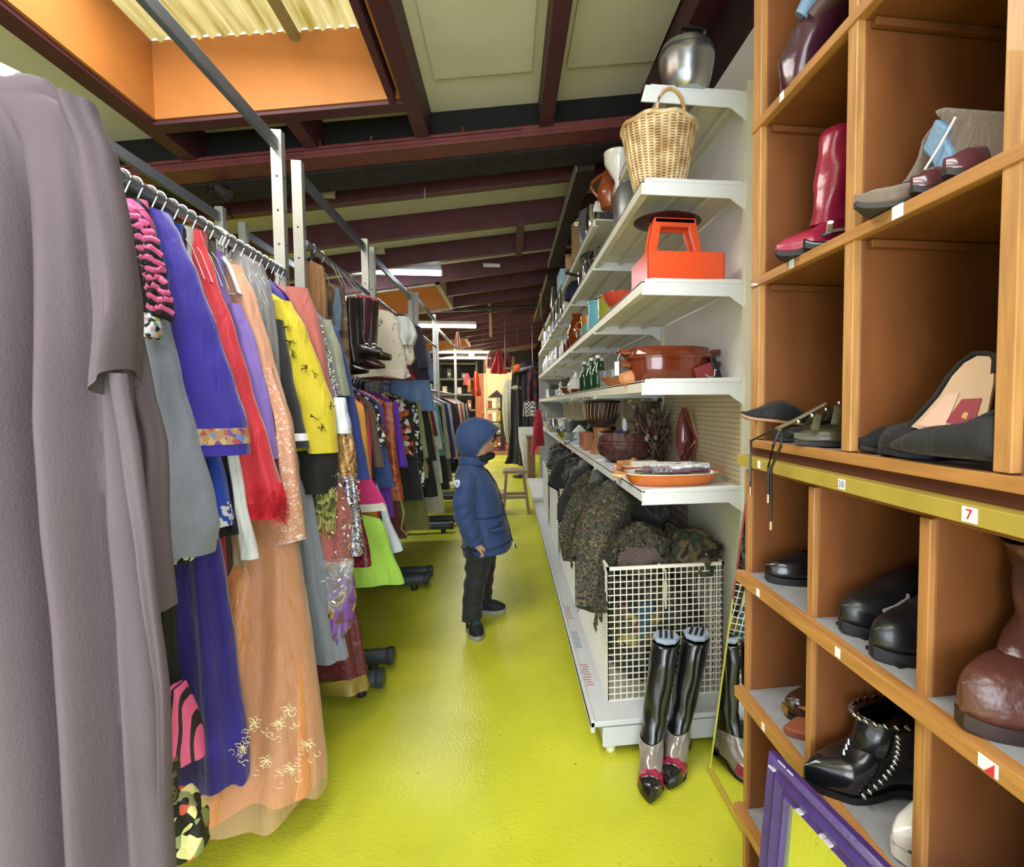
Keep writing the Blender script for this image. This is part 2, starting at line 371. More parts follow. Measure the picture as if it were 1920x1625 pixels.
tube_light(-1.33, 5.66, 1.25, 'nearest bright fluorescent tube light under the dark red joists, above the racks', z=2.75)
tube_light(-0.99, 8.55, .95, 'second fluorescent tube light along the aisle, between the two far orange roof lights', cool=False, z=2.62)
tube_light(-1.1, 13.0, 1.3, 'fluorescent tube light far back over the racks, beyond the last roof light', cool=False)
tube_light(-1.2, 14.4, 1.5, 'farthest fluorescent tube light near the back wall of the shop', cool=False)
# ================================================================ fixtures
m_white = mat('dfe3e6', 0.35, var=0.03, scale=3, coat=.1)
m_cream = mat('d9d6c2', 0.45, var=0.06, scale=5)
m_under = mat('a39c84', 0.6, var=0.08, scale=5)
m_galv = mat('8f949a', 0.35, 0.75, var=0.1, scale=20)
m_post = mat('a3a39c', 0.4, 0.4, var=0.06, scale=9)
m_postb = mat('6f757d', 0.4, 0.5, var=0.08, scale=9)
# ---- wall shelving (gondola): one unit, its shelves and brackets as parts
GX, GB, GY = 0.485, 0.90, 1.76
SH = {2: 2.096, 3: 1.742, 4: 1.382, 5: 0.978}
g = thing('shop_shelving', 'long white metal wall shelving with five shelf levels along the right side of the aisle', 'shelving', (GB, GY, 0))
def gb(b, *a, **k): # shift to local
    b.v = [(v[0]-GB, v[1]-GY, v[2]) for v in b.v]; return b.build(*a, **k)
NB = 6
for k in range(NB+1):
    y = GY+k*1.01
    gb(MB().box((GB-.03, y-.015, 0), (GB+.02, y+.015, 2.46)), 'upright', m_cream, g, smooth=False)
for k in range(NB):
    y0, y1 = GY+k*1.01+.016, GY+(k+1)*1.01-.016
    gb(MB().box((GB-.01, y0, 0.15), (GB+.005, y1, 0.96)), 'back_panel', m_cream, g, smooth=False)
    gb(MB().box((GB-.01, y0, 1.385), (GB+.005, y1, 2.44)), 'back_panel', mat('f0eeec', .5, var=.03), g, smooth=False)
# perforated board in the bay under the fourth shelf: dark round holes in a beige sheet
pm = bpy.data.materials.new('pegboard'); pm.use_nodes = True
N = pm.node_tree.nodes; L = pm.node_tree.links; b = N['Principled BSDF']; b.inputs['Roughness'].default_value = .6
tc = N.new('ShaderNodeTexCoord'); vm = N.new('ShaderNodeVectorMath'); vm.operation = 'MULTIPLY'; vm.inputs[1].default_value = (0, 48, 48)
fr = N.new('ShaderNodeVectorMath'); fr.operation = 'FRACTION'; sb = N.new('ShaderNodeVectorMath'); sb.operation = 'SUBTRACT'; sb.inputs[1].default_value = (0, .5, .5)
ln_ = N.new('ShaderNodeVectorMath'); ln_.operation = 'LENGTH'; lt = N.new('ShaderNodeMath'); lt.operation = 'LESS_THAN'; lt.inputs[1].default_value = .17
L.new(tc.outputs['Object'], vm.inputs[0]); L.new(vm.outputs[0], fr.inputs[0]); L.new(fr.outputs[0], sb.inputs[0]); L.new(sb.outputs[0], ln_.inputs[0]); L.new(ln_.outputs['Value'], lt.inputs[0])
mx = N.new('ShaderNodeMix'); mx.data_type = 'RGBA'; mx.inputs[6].default_value = lin('cdbf9c'); mx.inputs[7].default_value = lin('4a4030'); L.new(lt.outputs[0], mx.inputs[0]); L.new(mx.outputs[2], b.inputs['Base Color'])
for k in range(NB):
    gb(MB().box((GB-.012, GY+k*1.01+.016, .96), (GB+.002, GY+(k+1)*1.01-.016, 1.385)), 'pegboard_panel', pm, g, smooth=False)
def shelf(z, x0, y0, y1, lip=.042, m=m_cream):
    b = MB()
    b.box((x0, y0, z-.008), (GB-.02, y1, z))                    # deck
    b.box((x0, y0, z-lip), (x0+.014, y1, z+.001))               # front lip
    b.box((x0+.014, y0, z-lip), (x0+.03, y1, z-lip+.004))
    for xr in (.14, .27): b.box((x0+xr, y0, z-.024), (x0+xr+.018, y1, z-.008))
    return gb(b, 'shelf', [m], g, smooth=False, bevel=.0015)
def bracket(z, y, x0, drop=.052, m=m_white):
    p = [(x0-.004, z-drop), (x0+.012, z+.006), (x0+.03, z+.006), (x0+.034, z-.002), (x0+.045, z+.006), (GB-.06, z+.012), (GB-.02, z+.008), (GB-.012, z-.03), (GB-.018, z-.09), (GB-.026, z-.082), (GB-.03, z-.094), (GB-.038, z-.084), (GB-.06, z-.07), (GB-.085, z-drop)]
    b = MB().prism(p, y-.004, y+.004, 'xz'); b.box((x0+.03, y-.007, z-.006), (GB-.04, y-.003, z+.008))
    o = gb(b, 'bracket', m, g, smooth=False, bevel=.002); return o
for lv, z in SH.items():
    for k in range(NB):
        shelf(z, GX, GY+k*1.01+.006, GY+(k+1)*1.01-.006, m=m_white if lv == 5 else m_cream)
    for k in range(NB+1): bracket(z, GY+k*1.01, GX)
PZ = {k: v+.001 for k, v in SH.items()}
for k in range(1, NB): shelf(2.33, GX, GY+k*1.01+.006, GY+(k+1)*1.01-.006)
shelf(2.418, GX+.07, GY+.006, GY+1.0)
for k in range(2): bracket(2.418, GY+k*1.01, GX)
# base: low plinth on small feet
for k in range(NB):
    b = MB().box((.285, GY+k*1.01-.02, .115), (GB, GY+(k+1)*1.01-.02, .135)).box((.285, GY+k*1.01-.02, .095), (.300, GY+(k+1)*1.01-.02, .142))
    gb(b, 'base_shelf', mat('c3c7ca', .4, var=.05, scale=4), g, smooth=False, bevel=.002)
gb(MB().box((.33, GY-.012, .03), (GB, GY+.004, .105)), 'end_plate', mat('c3c7ca', .4, var=.05, scale=4), g, smooth=False, bevel=.004)
gb(MB().box((.335, GY+.004, .03), (.345, GY+6.06, .10)), 'kick_plate', mat('b9bca9', .5), g, smooth=False)
for k in range(NB+1):
    gb(MB().lathe([(.018, 0), (.02, .012), (.012, .03)], (.365, GY+.02+k*1.0, 0), 12), 'foot', mat('dedfb8', .4), g)
# ticket channel with faded handwriting stripes on the base edge
for y, c in ((1.98, 'c05a5a'), (2.3, '6a7ac0'), (2.62, 'c05a5a')):
    b = MB()
    for j in range(9): b.box((.305+.004*math.sin(j*2.1), y+j*.02, .1352), (.335+.004*math.cos(j*1.7), y+j*.02+.006, .1356))
    gb(b, 'handwriting', mat(c, .6, alpha=.55), g, smooth=False)
# end panel at the far end of the shelving
gb(MB().box((GX, GY+6.075, .0), (GB, GY+6.09, 2.1)), 'end_panel', mat('8f9092', .5), g, smooth=False)
# ---- wooden pigeonhole units
m_cw = wood('a4723f', axis=2); m_cwi = mat('7c4a24', .5, var=.16, scale=5, stretch=(3, 3, 1), coat=.15, bump=.03); m_cwe = wood('b3824a', axis=2); m_cwh = wood('ab7840', axis=1)
m_lin = mat('8f9196', .7, var=.08, scale=30)
CXF, CXB = 0.6, 0.955
cu = thing('shoe_cubbies', 'upper brown wooden pigeonhole unit with tall cells holding boots and pumps', 'shelving', (CXF, 1.165, 1.19))
cl = thing('shoe_cubbies', 'lower brown wooden pigeonhole unit with grey lined shelves, standing on the floor', 'shelving', (CXF, 1.195, 0))
def cb(b, t, *a, **k):
    L0 = t.location; b.v = [(v[0]-L0.x, v[1]-L0.y, v[2]-L0.z) for v in b.v]; return b.build(*a, parent=t, smooth=False, bevel=.0015, **k)
YU = [(1.165, 1.127), (.826, .802), (.543, .520), (.25, .225)]
for k, (a, c) in enumerate(YU):
    cb(MB().box((CXF+.012, c, 1.19), (CXB, a, 2.7)), cu, 'divider', m_cwi)
    cb(MB().box((CXF-.004, c, 1.212), (CXF+.012, a, 2.7)), cu, 'edge_strip', m_cwe)
    cb(MB().box((CXF-.012 if k else CXF-.002, c-.006, 1.212), (CXF+.0, c+.004, 2.7)), cu, 'edge_bead', m_cwe) if k == 9 else None
for z in (1.19, 1.578, 1.945, 2.33):
    cb(MB().box((CXF+.01, .2, z), (CXB, 1.15, z+.018)), cu, 'shelf', m_lin if z < 1.3 else m_cwi)
    cb(MB().box((CXF-.008, .2, z), (CXF+.01, 1.163, z+.02)), cu, 'edge_strip', m_cwh)
    for (a, c), (a2, c2) in zip(YU, YU[1:]):           # small cleats under the shelves
        cb(MB().box((CXF+.02, c-.014, z-.014), (CXB-.02, c-.002, z-.001)), cu, 'cleat', m_cwi) if z > 1.2 else None
cb(MB().box((CXB, .2, 1.19), (CXB+.006, 1.165, 2.7)), cu, 'back_panel', m_cwi)
YL = [(1.195, 1.178), (.928, .909), (.655, .636), (.385, .366)]
for a, c in YL:
    cb(MB().box((CXF+.012, c, 0), (CXB, a, 1.13)), cl, 'divider', m_cwi)
    cb(MB().box((CXF, c, 0), (CXF+.012, a, 1.13)), cl, 'edge_strip', m_cw)
for z in (.846, .54, .222):
    cb(MB().box((CXF+.002, .3, z), (CXB, 1.19, z+.018)), cl, 'shelf', m_cwi)
    cb(MB().box((CXF+.002, .3, z+.018), (CXB, 1.19, z+.0205)), cl, 'shelf_lining', m_lin)
    cb(MB().box((CXF-.022, .3, z-.006), (CXF+.002, 1.205, z+.021)), cl, 'edge_strip', m_cwh)
cb(MB().box((CXB, .3, 0), (CXB+.006, 1.195, 1.13)), cl, 'back_panel', m_cwi)
cb(MB().box((CXF-.02, .3, 1.142), (CXB, 1.2, 1.168)), cl, 'top_band', mat('a5903c', .5, var=.1, scale=12))
cb(MB().box((CXF+.008, .3, 1.168), (CXB, 1.19, 1.19)), cl, 'top_board', mat('5a2d18', .6))
cb(MB().box((CXF+.008, .3, 1.13), (CXB, 1.19, 1.142)), cl, 'top_board', m_cwi)
# size stickers on the edges
m_st = mat('e6e8ea', .5, var=.02); m_ink = mat('8a93a3', .5); m_red = mat('c2293f', .4)
def sticker(t, y, z, x, txt='', col=m_ink, w=.016, h=.018, tri=False):
    o = cb(MB().box((x-.001, y-w/2, z-h/2), (x, y+w/2, z+h/2)), t, 'sticker', m_st)
    if txt:
        c = bpy.data.curves.new('lettering', 'FONT'); c.body = txt; c.size = h*.95; c.extrude = .0002; c.align_x = 'CENTER'; c.align_y = 'CENTER'
        q = bpy.data.objects.new('tmp', c); SC.collection.objects.link(q); bpy.context.view_layer.update()
        me = bpy.data.meshes.new_from_object(q.evaluated_get(bpy.context.evaluated_depsgraph_get())); bpy.data.objects.remove(q)
        me.materials.clear(); me.materials.append(col)
        f = bpy.data.objects.new('lettering', me); SC.collection.objects.link(f); f.parent = o
        f.location = Vector((x-.0016, y, z))-t.location; f.rotation_euler = (PI/2, 0, -PI/2)
    if tri: 
        q = MB().prism([(-.009, -.009), (.004, -.009), (-.009, .007)], x-.0018, x-.001, 'yz'); q.v = [(v[0]-t.location.x, v[1]+y-t.location.y, v[2]+z-t.location.z) for v in q.v]; q.build('print', m_red, o, smooth=False)
sticker(cu, .985, 1.588, CXF-.008); sticker(cu, .70, 1.588, CXF-.008, w=.022, h=.02); sticker(cu, 1.03, 1.955, CXF-.008, w=.016)
sticker(cl, 1.09, 1.155, CXF-.02, w=.012); sticker(cl, .80, 1.155, CXF-.02, '38', w=.018); sticker(cl, .556, 1.155, CXF-.02, '7', m_red, w=.022, h=.02)
sticker(cl, 1.085, .853, CXF-.022, w=.014); sticker(cl, .80, .853, CXF-.022, w=.014); sticker(cl, .52, .853, CXF-.022, w=.026, h=.018, tri=True)
sticker(cl, 1.055, .547, CXF-.022, w=.014); sticker(cl, .815, .229, CXF-.022, w=.02)
# ---- mirror leaning between shelving end and pigeonholes
mi = thing('leaning_mirror', 'tall frameless mirror leaning beside the pigeonholes, reflecting the wire basket and boots', 'mirror', (.69, 1.25, 0))
lean = math.atan2(.15, 1.13)
M = Matrix.Rotation(lean, 4, 'Y')
MB().box((0, 0, .0), (.006, .37, 1.2), M).build('mirror_glass', mat('f2f4f2', .02, 1.0, var=0), mi, smooth=False)
MB().box((-.002, .37, 0), (.008, .376, .62), M).build('edge_trim', mat('c8c850', .4), mi, smooth=False)
MB().box((-.002, .37, .62), (.008, .376, 1.2), M).build('edge_trim', mat('a8404a', .4), mi, smooth=False)
MB().box((-.008, -.03, 0), (.022, .376, .012)).build('bottom_rail', mat('b09a3a', .4, coat=.3), mi, smooth=False, bevel=.003)
# ---- clothes racks
def rack(x, y0, y1, top, rails, label, w=.036, rr=.0165, both=True):
    t = thing('clothes_rack', label, 'clothes rack', (x, y0, 0))
    for y in (y0, y1):
        b = MB().box((-w, y-y0-w/2, .09), (w*.2, y-y0+w/2, top))
        for z in [1.0+.14*i for i in range(int((top-1.05)/.14))]:
            b.lathe([(.005, 0), (.005, .001)], (-w*.4, y-y0-w/2-.0008, z), 8, ax=Matrix.Rotation(-PI/2, 3, 'X'), mi=1)
            b.lathe([(.005, 0), (.005, .001)], (w*.2+.0002, y-y0, z), 8, ax=Matrix.Rotation(PI/2, 3, 'Y'), mi=1)
        p = b.build('post', [m_post, mat('2a2a2a', .6)], t, smooth=False)
        f = MB().tube([(-.3, y-y0, .075), (.33, y-y0, .075)], .038, 14).build('floor_bar', mat('3a4048', .4), t)
        for s_ in (-.24, .26): MB().lathe([(.02, 0), (.026, .02), (.02, .045)], (s_, y-y0, 0), 10).build('caster', mat('1d1d1f', .4), f)
        MB().lathe([(.04, 0), (.043, .006), (.043, .03), (.036, .036)], (.325, y-y0, .075), 14, ax=Matrix.Rotation(PI/2, 3, 'Y')).build('end_cap', mat('2d333b', .4), f)
    MB().box((-w*.7, w/2, top-.085), (-w*.1, y1-y0-w/2, top-.035)).build('top_beam', m_postb, t, smooth=False, bevel=.003)
    for z in rails:
        MB().tube([(0, w/2-.002, z), (0, y1-y0-w/2+.002, z)], rr, 14).build('hanging_rail', m_galv, t)
    return t
RX = -0.93
rack(RX, .25, 2.27, 2.45, [1.862], 'grey metal clothes rack nearest the camera with one high rail of costumes')
rack(RX, 2.47, 3.55, 2.42, [2.06, 1.47], 'grey metal clothes rack behind the nearest one, boots above and dresses below')
rack(RX, 3.72, 5.12, 2.42, [2.06, 1.47], 'grey metal rack of mixed clothes directly left of the child in the blue coat')
rack(RX, 5.42, 6.72, 2.48, [2.06, 1.47], 'fourth grey metal clothes rack along the aisle, just beyond the child')
rack(RX, 6.95, 9.3, 2.4, [1.47], 'farthest grey metal clothes rack on the left side of the aisle')
rack(-1.62, .8, 3.15, 2.45, [1.862], 'grey metal clothes rack standing in the row behind the nearest rack')
rack(-1.62, 3.4, 6.4, 2.45, [1.862], 'grey metal clothes rack farther along the row behind')
# ================================================================ garments
rnd = random.Random(7)
m_wire = mat('c9ccd0', .25, .9, var=0); m_plast = mat('eceef0', .35, var=0)
def hanger(y, zr, label, group, x=RX, w=.19, m=None, name='wire_hanger', rr=.0165):
    t = thing(name, label, 'hanger', (x, y, zr), 0, group)
    m = m or m_wire
    c = [(math.cos(a)*(rr+.004), 0, math.sin(a)*(rr+.004)) for a in [R(200-20*i) for i in range(13)]]
    c += [(0.006, 0, -.035), (0, 0, -.06)]
    MB().tube(c, .0022 if m is m_wire else .004, 6).build('hook', m, t)
    th = .0022 if m is m_wire else .007
    MB().tube([(0, 0, -.06), (w*.14, 0, -.10), (w*.3, 0, -.19), (0, 0, -.19), (-w*.3, 0, -.19), (-w*.14, 0, -.10), (0, 0, -.06)], th, 6).build('shoulder_wire', m, t)
    return t
_h = {}
def hang(y, zr, kind='wire', x=RX):
    key = (kind, round(zr, 2), x)
    lab = {'wire': 'thin silver wire hanger looped over the rail', 'white': 'white plastic hanger hooked over the rail'}[kind]
    where = {1.86: 'high rail of the nearest rack', 1.47: 'lower rail of the racks along the aisle', 2.06: 'upper rail of the racks along the aisle'}.get(round(zr, 2), 'rail')
    if x != RX: where = 'rail of the racks in the row behind'
    if key not in _h: _h[key] = hanger(y, zr, lab+', '+where, 'hangers on the '+where, x, m=m_plast if kind == 'white' else None, name='plastic_hanger' if kind == 'white' else 'wire_hanger'); return _h[key]
    return dup(_h[key], (x, y, zr))
def loc_(t, pts): L0 = t.location; return [(p[0]-L0.x, p[1]-L0.y, p[2]-L0.z) for p in pts]
def fold_body(t, name, prof, m, xc=RX, n=56, steps=26, th=(.022, .045), k=7, amp=.34, seed=0, hemwave=0.0, solid=0.0, cap_top=True, ex=2.4, left=None):
    """hanging cloth body. prof: [(z, x_outer, y)] top to bottom; symmetric about xc; open hem"""
    rr = random.Random(seed); ph = [rr.uniform(0, 6.28) for _ in range(6)]
    z0, z1 = prof[0][0], prof[-1][0]; L0 = t.location; rings = []
    tx = [(p[0], p[1]) for p in prof]; ty = [(p[0], p[2]) for p in prof]
    for i in range(steps+1):
        u = i/steps; z = lerp(z0, z1, u); hw = max(.012, interp(tx, z)-xc); y = interp(ty, z)
        T = lerp(th[0], th[1], u); a = amp*min(1, .25+u*1.1)
        ring = []
        for j in range(n):
            q = 2*PI*j/n; cx_, sx_ = math.cos(q), math.sin(q)
            X = math.copysign(abs(cx_)**(2/ex), cx_); Y = math.copysign(abs(sx_)**(2/ex), sx_)
            f = math.sin(k*q+ph[0]+.8*math.sin(2.2*u+ph[1]))*.6+math.sin((k*1.7)*q+ph[2]+1.3*u)*.35+math.sin(3*q+ph[3]+2*u)*.35
            Tq = T*(1+a*1.5*f); hq = hw*(1+a*.16*f*min(1, .04/hw+.5))
            if X < 0 and left is not None: hq = min(hq, left)
            zz = z-(hemwave*math.sin(5*q+ph[4])*u*u) + noise.noise(Vector((q, u*3, seed)))*.004
            ring.append((xc+hq*X-L0.x, y+Tq*Y-L0.y, zz-L0.z))
        rings.append(ring)
    b = MB().loft(rings, cap_top, False)
    return b.build(name, m, t, solid=solid, ang=1.2)
def sleeve(t, name, rows, m, th=.03, n=30, steps=18, amp=.26, seed=0, k=3, cap=False, solid=0.0, yb=0.0, slant=0.0):
    """rows: [(z, xL, xR, y)] -> cloth tube"""
    rr = random.Random(seed+99); ph = [rr.uniform(0, 6.28) for _ in range(4)]; L0 = t.location; rings = []
    for i in range(steps+1):
        u = i/steps; z = lerp(rows[0][0], rows[-1][0], u)
        xl = interp([(r[0], r[1]) for r in rows], z); xr = interp([(r[0], r[2]) for r in rows], z); y = interp([(r[0], r[3]) for r in rows], z)
        T = th*(.8+.5*u); ring = []
        for j in range(n):
            q = 2*PI*j/n
            f = math.sin(k*q+ph[0]+2.5*u)*.6+math.sin(5*q+ph[1]-3*u)*.4 + .8*math.sin(u*11+ph[2]+q)*.4
            w = (xr-xl)/2
            ring.append(((xl+xr)/2+w*(1+amp*.35*f)*math.cos(q)-L0.x, y+T*(1+amp*f)*math.sin(q)-L0.y+yb, z-L0.z+slant*u*math.cos(q)))
        rings.append(ring)
    return MB().loft(rings, True, cap).build(name, m, t, ang=1.2, solid=solid)
def band(t, name, rows, py0, py1, Y, m, th, off=.002, seed=0, amp=.26, k=3, n=30, steps=18):
    """strip following an existing sleeve between two heights"""
    rows = SR(rows, Y); za, zb2 = on_y(400, py0, Y).z, on_y(400, py1, Y).z; z0, z1 = rows[0][0], rows[-1][0]
    rr = random.Random(seed+99); ph = [rr.uniform(0, 6.28) for _ in range(4)]; L0 = t.location; rings = []
    for i in range(7):
        z = lerp(za, zb2, i/6); u = min(1, (z0-z)/(z0-z1)); xl = interp([(r[0], r[1]) for r in rows], z); xr = interp([(r[0], r[2]) for r in rows], z); T = th*(.8+.5*u)+off; ring = []
        for j in range(n):
            q = 2*PI*j/n; f = math.sin(k*q+ph[0]+2.5*u)*.6+math.sin(5*q+ph[1]-3*u)*.4 + .8*math.sin(u*11+ph[2]+q)*.4; w = (xr-xl)/2+off
            ring.append(((xl+xr)/2+w*(1+amp*.35*f)*math.cos(q)-L0.x, Y+T*(1+amp*f)*math.sin(q)-L0.y, z-L0.z))
        rings.append(ring)
    return MB().loft(rings, False, False).build(name, m, t, ang=1.2)
def O(pts, Y):                                  # silhouette columns to profile at depth Y
    out = []
    for p in pts:
        yy = p[2] if len(p) > 2 else Y; q = on_y(p[0], p[1], yy); out.append((q.z, q.x, yy))
    return out
def SR(rows, Y):
    out = []
    for py, a, b_, *yy in rows:
        yv = yy[0] if yy else Y; A = on_y(a, py, yv); B = on_y(b_, py, yv); out.append(((A.z+B.z)/2, A.x, B.x, yv))
    return out
G1 = 'costumes on the nearest rack'
def garm(name, label, cat, Y, zt, group=G1, x=RX): return thing(name, label, cat, (x, Y, zt), 0, group)
fab = lambda c, **k: mat(c, k.pop('rough', .85), sheen=k.pop('sheen', .25), bump=k.pop('bump', .15), bscale=k.pop('bscale', 220), **k)
# ---- A: mauve-grey long-sleeved tunic dress, nearest of all
Y = .80
t = garm('tunic_dress', 'long mauve grey cotton tunic dress filling the left edge, nearest of all the clothes', 'dress', Y, 1.75)
mA = mat('5f5359', .9, var=.06, scale=6, bump=.14, bscale=240)
pr = O([(22, 152), (66, 172), (118, 194), (178, 228), (206, 300), (226, 420), (236, 560), (246, 760), (262, 950), (290, 1150), (306, 1350), (322, 1625), (330, 1800)], Y)
xa = -.84
# body as a draped surface with deep vertical folds
rings = []; n = 260; rr = random.Random(3)
for i in range(61):
    u = i/60; z = lerp(pr[0][0], pr[-1][0], u); hw = interp([(p[0], p[1]) for p in pr], z)-xa; ring = []
    for j in range(n):
        q = 2*PI*j/n; c_, s_ = math.cos(q), math.sin(q); X = math.copysign(abs(c_)**.8, c_); Yv = math.copysign(abs(s_)**.8, s_)
        d = 0
        for (fx, fw, fa, sl) in ((.665, .020, -.15, .0), (.77, .035, .045, .01), (.56, .04, .045, -.02), (.90, .02, -.06, -.03), (.45, .03, -.04, .02), (.3, .06, .03, -.04), (.1, .05, -.04, .05), (.84, .015, .012, .05)):
            d += fa*math.exp(-((X-fx-sl*u*2)/(fw*1.6))**2)*min(1, max(0, u-.03)*3.0)
        d += .005*math.sin(14*X+5*u)*u
        T = max(-.05, (.04+.035*u) + (d if s_ < 0 else 0))
        ring.append((xa+hw*X-t.location.x, Y+T*Yv-t.location.y, z-t.location.z-.06*(1-abs(X))*max(0, .06-u)*0))
    rings.append(ring)
MB().loft(rings, True, False).build('dress_body', mA, t, ang=1.2)
def surf_tube(t, name, pts, r, m, flat=1., n=16, **k): return MB().tube(loc_(t, pts), r, n, flat=flat, **k).build(name, m, t, ang=1.2)
c0 = on_y(18, 222, Y)
rings = []
for i, (dz, w, d) in enumerate(((-.02, .10, .022), (.01, .09, .032), (.028, .08, .036), (.045, .068, .032), (.048, .055, .026), (.0, .048, .02))):
    rings.append([(c0.x-.02+w*math.cos(q)*(1+.06*math.sin(5*q))-t.location.x, Y+d*math.sin(q)-t.location.y, c0.z+dz+.012*math.cos(q*2)-t.location.z) for q in [2*PI*j/28 for j in range(28)]])
MB().loft(rings, False, True).build('collar', mA, t)
sleeve(t, 'sleeve', SR([(190, 120, 172), (300, 160, 212), (430, 186, 238), (480, 192, 243), (580, 200, 246), (716, 198, 239)], Y-.02), mA, th=.032, steps=34, seed=1, amp=.2, slant=.018)
sleeve(t, 'sleeve_drape', SR([(455, 200, 245), (560, 206, 252), (720, 228, 285), (830, 262, 307), (980, 272, 306), (1140, 300, 320)], Y+.05), mA, th=.02, steps=24, seed=2, amp=.3)
sleeve(t, 'sleeve_drape', SR([(700, 205, 236), (860, 228, 262), (1050, 262, 285), (1300, 300, 312), (1500, 308, 316)], Y-.03), mA, th=.012, steps=20, seed=5, amp=.2)
hg = hanger(Y, 1.862, 'white plastic hanger of the mauve grey tunic, at the upper left corner', 'hanger of the tunic', x=-.93, m=m_plast, name='plastic_hanger')
h2 = on_y(38, 150, Y); h1 = on_y(-40, 112, Y)
surf_tube(hg, 'hanger_bar', [h1, h2], .010, m_plast)
# ---- B: black dress with pink ruffled shoulder and striped hem
Y = 1.385
t = garm('black_dress', 'black dress with pink and black ruffled sleeve and striped pink hem, behind the mauve tunic', 'dress', Y, 1.78)
m_bk = fab('121214', var=.3, sheen=.05); m_pk = fab('e0629c', rough=.6); 
fold_body(t, 'dress_body', O([(236, 372), (262, 430), (290, 520), (304, 600), (308, 760), (314, 1000), (322, 1250), (340, 1400)], Y+.02), m_bk, seed=5)
ml = MB(); mk = MB()
for i in range(11):
    u = i/10; py = 392+u*185; pc = 252+u*48+10*math.sin(u*3)
    a = on_y(pc-14-u*6, py-4, Y-.03); b = on_y(pc+18, py+8, Y-.03); c = (a+b)/2
    for q, (mm, dz) in enumerate(((ml, 0), (mk, -.0145))):
        pts = [a.lerp(b, v)+Vector((0, -.018*math.sin(PI*v)-.006*math.sin(v*14+i), dz+.006*math.sin(v*9+i*2))) for v in [w/8 for w in range(9)]]
        mm.tube(loc_(t, pts), [.0088 if q == 0 else .0082]*9, 8)
ml.build('ruffled_sleeve', m_pk, t); mk.build('ruffle_piping', m_bk, t)
sleeve(t, 'shoulder_panel', SR([(376, 238, 275), (410, 236, 284), (440, 246, 286)], Y-.025), patt('wobble', ['e0629c', 'e0629c', '141416'], 14, .6, pos=[0, .3, .62]), th=.02, steps=8)
sleeve(t, 'cuff', SR([(588, 268, 296), (612, 268, 303), (634, 270, 300)], Y-.04), patt('cell', ['1a1a1c', 'c9b9c9', '5a9a70', 'cfd6e0', 'c9b44a', 'c7a0b8'], 95, .6, pos=[0, .3, .5, .65, .8, .9]), th=.02, steps=6)
sleeve(t, 'striped_hem', SR([(1285, 318, 345), (1340, 316, 368), (1420, 316, 382)], Y-.02), patt('ring', ['e8649c', 'e8649c', '231d22'], 16, .7, pos=[0, .35, .66], stretch=(1, 0, -.25)), th=.03, steps=8, seed=7)
# ---- B2: black skirt with floral hem
Y = 1.31
t = garm('floral_skirt', 'long black skirt with a yellow and coral floral ruffle hem near the floor', 'skirt', Y, 1.2)
fold_body(t, 'skirt_body', O([(225, 900), (250, 1200), (300, 1400), (330, 1500), (352, 1540)], Y), m_bk, seed=15)
sleeve(t, 'ruffle_hem', SR([(1490, 318, 352), (1530, 316, 378), (1590, 318, 388)], Y-.02), patt('cell', ['16150f', 'd8d690', '8f9a6a', 'd05a3c', 'e6e39a'], 38, .7, pos=[0, .42, .62, .8, .88], bump=.4), th=.04, steps=10, seed=8, amp=.4, k=5)
sleeve(t, 'tassel', SR([(1420, 326, 334), (1500, 322, 332)], Y-.05), patt('cell', ['5f5a30', '1b1b12'], 120, .8, bump=.5), th=.008, n=8)
# ---- C: grey-blue wool cape
Y = 1.43
t = garm('wool_cape', 'plain grey blue wool cape with wide hanging sleeve, between the tunic and the blue robe', 'cape', Y, 1.78)
m_gr = fab('838b9c', var=.1, bump=.3)
fold_body(t, 'cape_body', O([(262, 395), (290, 470), (300, 600), (330, 760), (360, 880), (380, 980)], Y+.03), m_gr, seed=9)
sleeve(t, 'sleeve', SR([(600, 268, 312), (700, 285, 338), (820, 296, 370), (950, 300, 405), (985, 302, 412), (1036, 308, 402)], Y-.01), m_gr, th=.045, steps=26, seed=3, amp=.22, k=4)
sleeve(t, 'inner_cuff', SR([(1030, 316, 372), (1052, 322, 360)], Y-.02), patt('cell', ['101012', 'e2e2e2', 'e08a7a', '111111'], 80, .6, pos=[0, .6, .8, .9]), th=.02, steps=4)
# ---- D: ultramarine robe
Y = 1.50
t = garm('robe', 'ultramarine blue robe with embroidered ribbon trim above the sleeve hem, long purple blue skirt', 'robe', Y, 1.80)
m_bl = fab('2a1c9c', var=.12, rough=.7, sheen=.5); m_bl2 = fab('2a1c86', var=.18, rough=.8, sheen=.4)
fold_body(t, 'robe_body', O([(282, 398), (300, 430), (330, 560), (345, 760), (378, 900), (418, 1050), (445, 1250), (466, 1400), (468, 1455)], Y+.02), m_bl2, seed=11, hemwave=.01, th=(.025, .06), amp=.3)
sleeve(t, 'sleeve', SR([(398, 280, 312), (440, 290, 335), (520, 300, 370), (620, 316, 405), (720, 330, 435), (790, 345, 458), (852, 362, 466)], Y-.02), m_bl, th=.042, steps=30, seed=6, amp=.16, k=3)
band(t, 'ribbon_trim', [(398, 280, 312), (440, 290, 335), (520, 300, 370), (620, 316, 405), (720, 330, 435), (790, 345, 458), (852, 362, 466)], 802, 832, Y-.02, patt('cell', ['b08a5a', '6f86c8', 'b04a55', 'c8a878', '6a4a9a'], 75, .6, pos=[0, .35, .55, .72, .9]), .042, seed=6, amp=.16, k=3, steps=30)
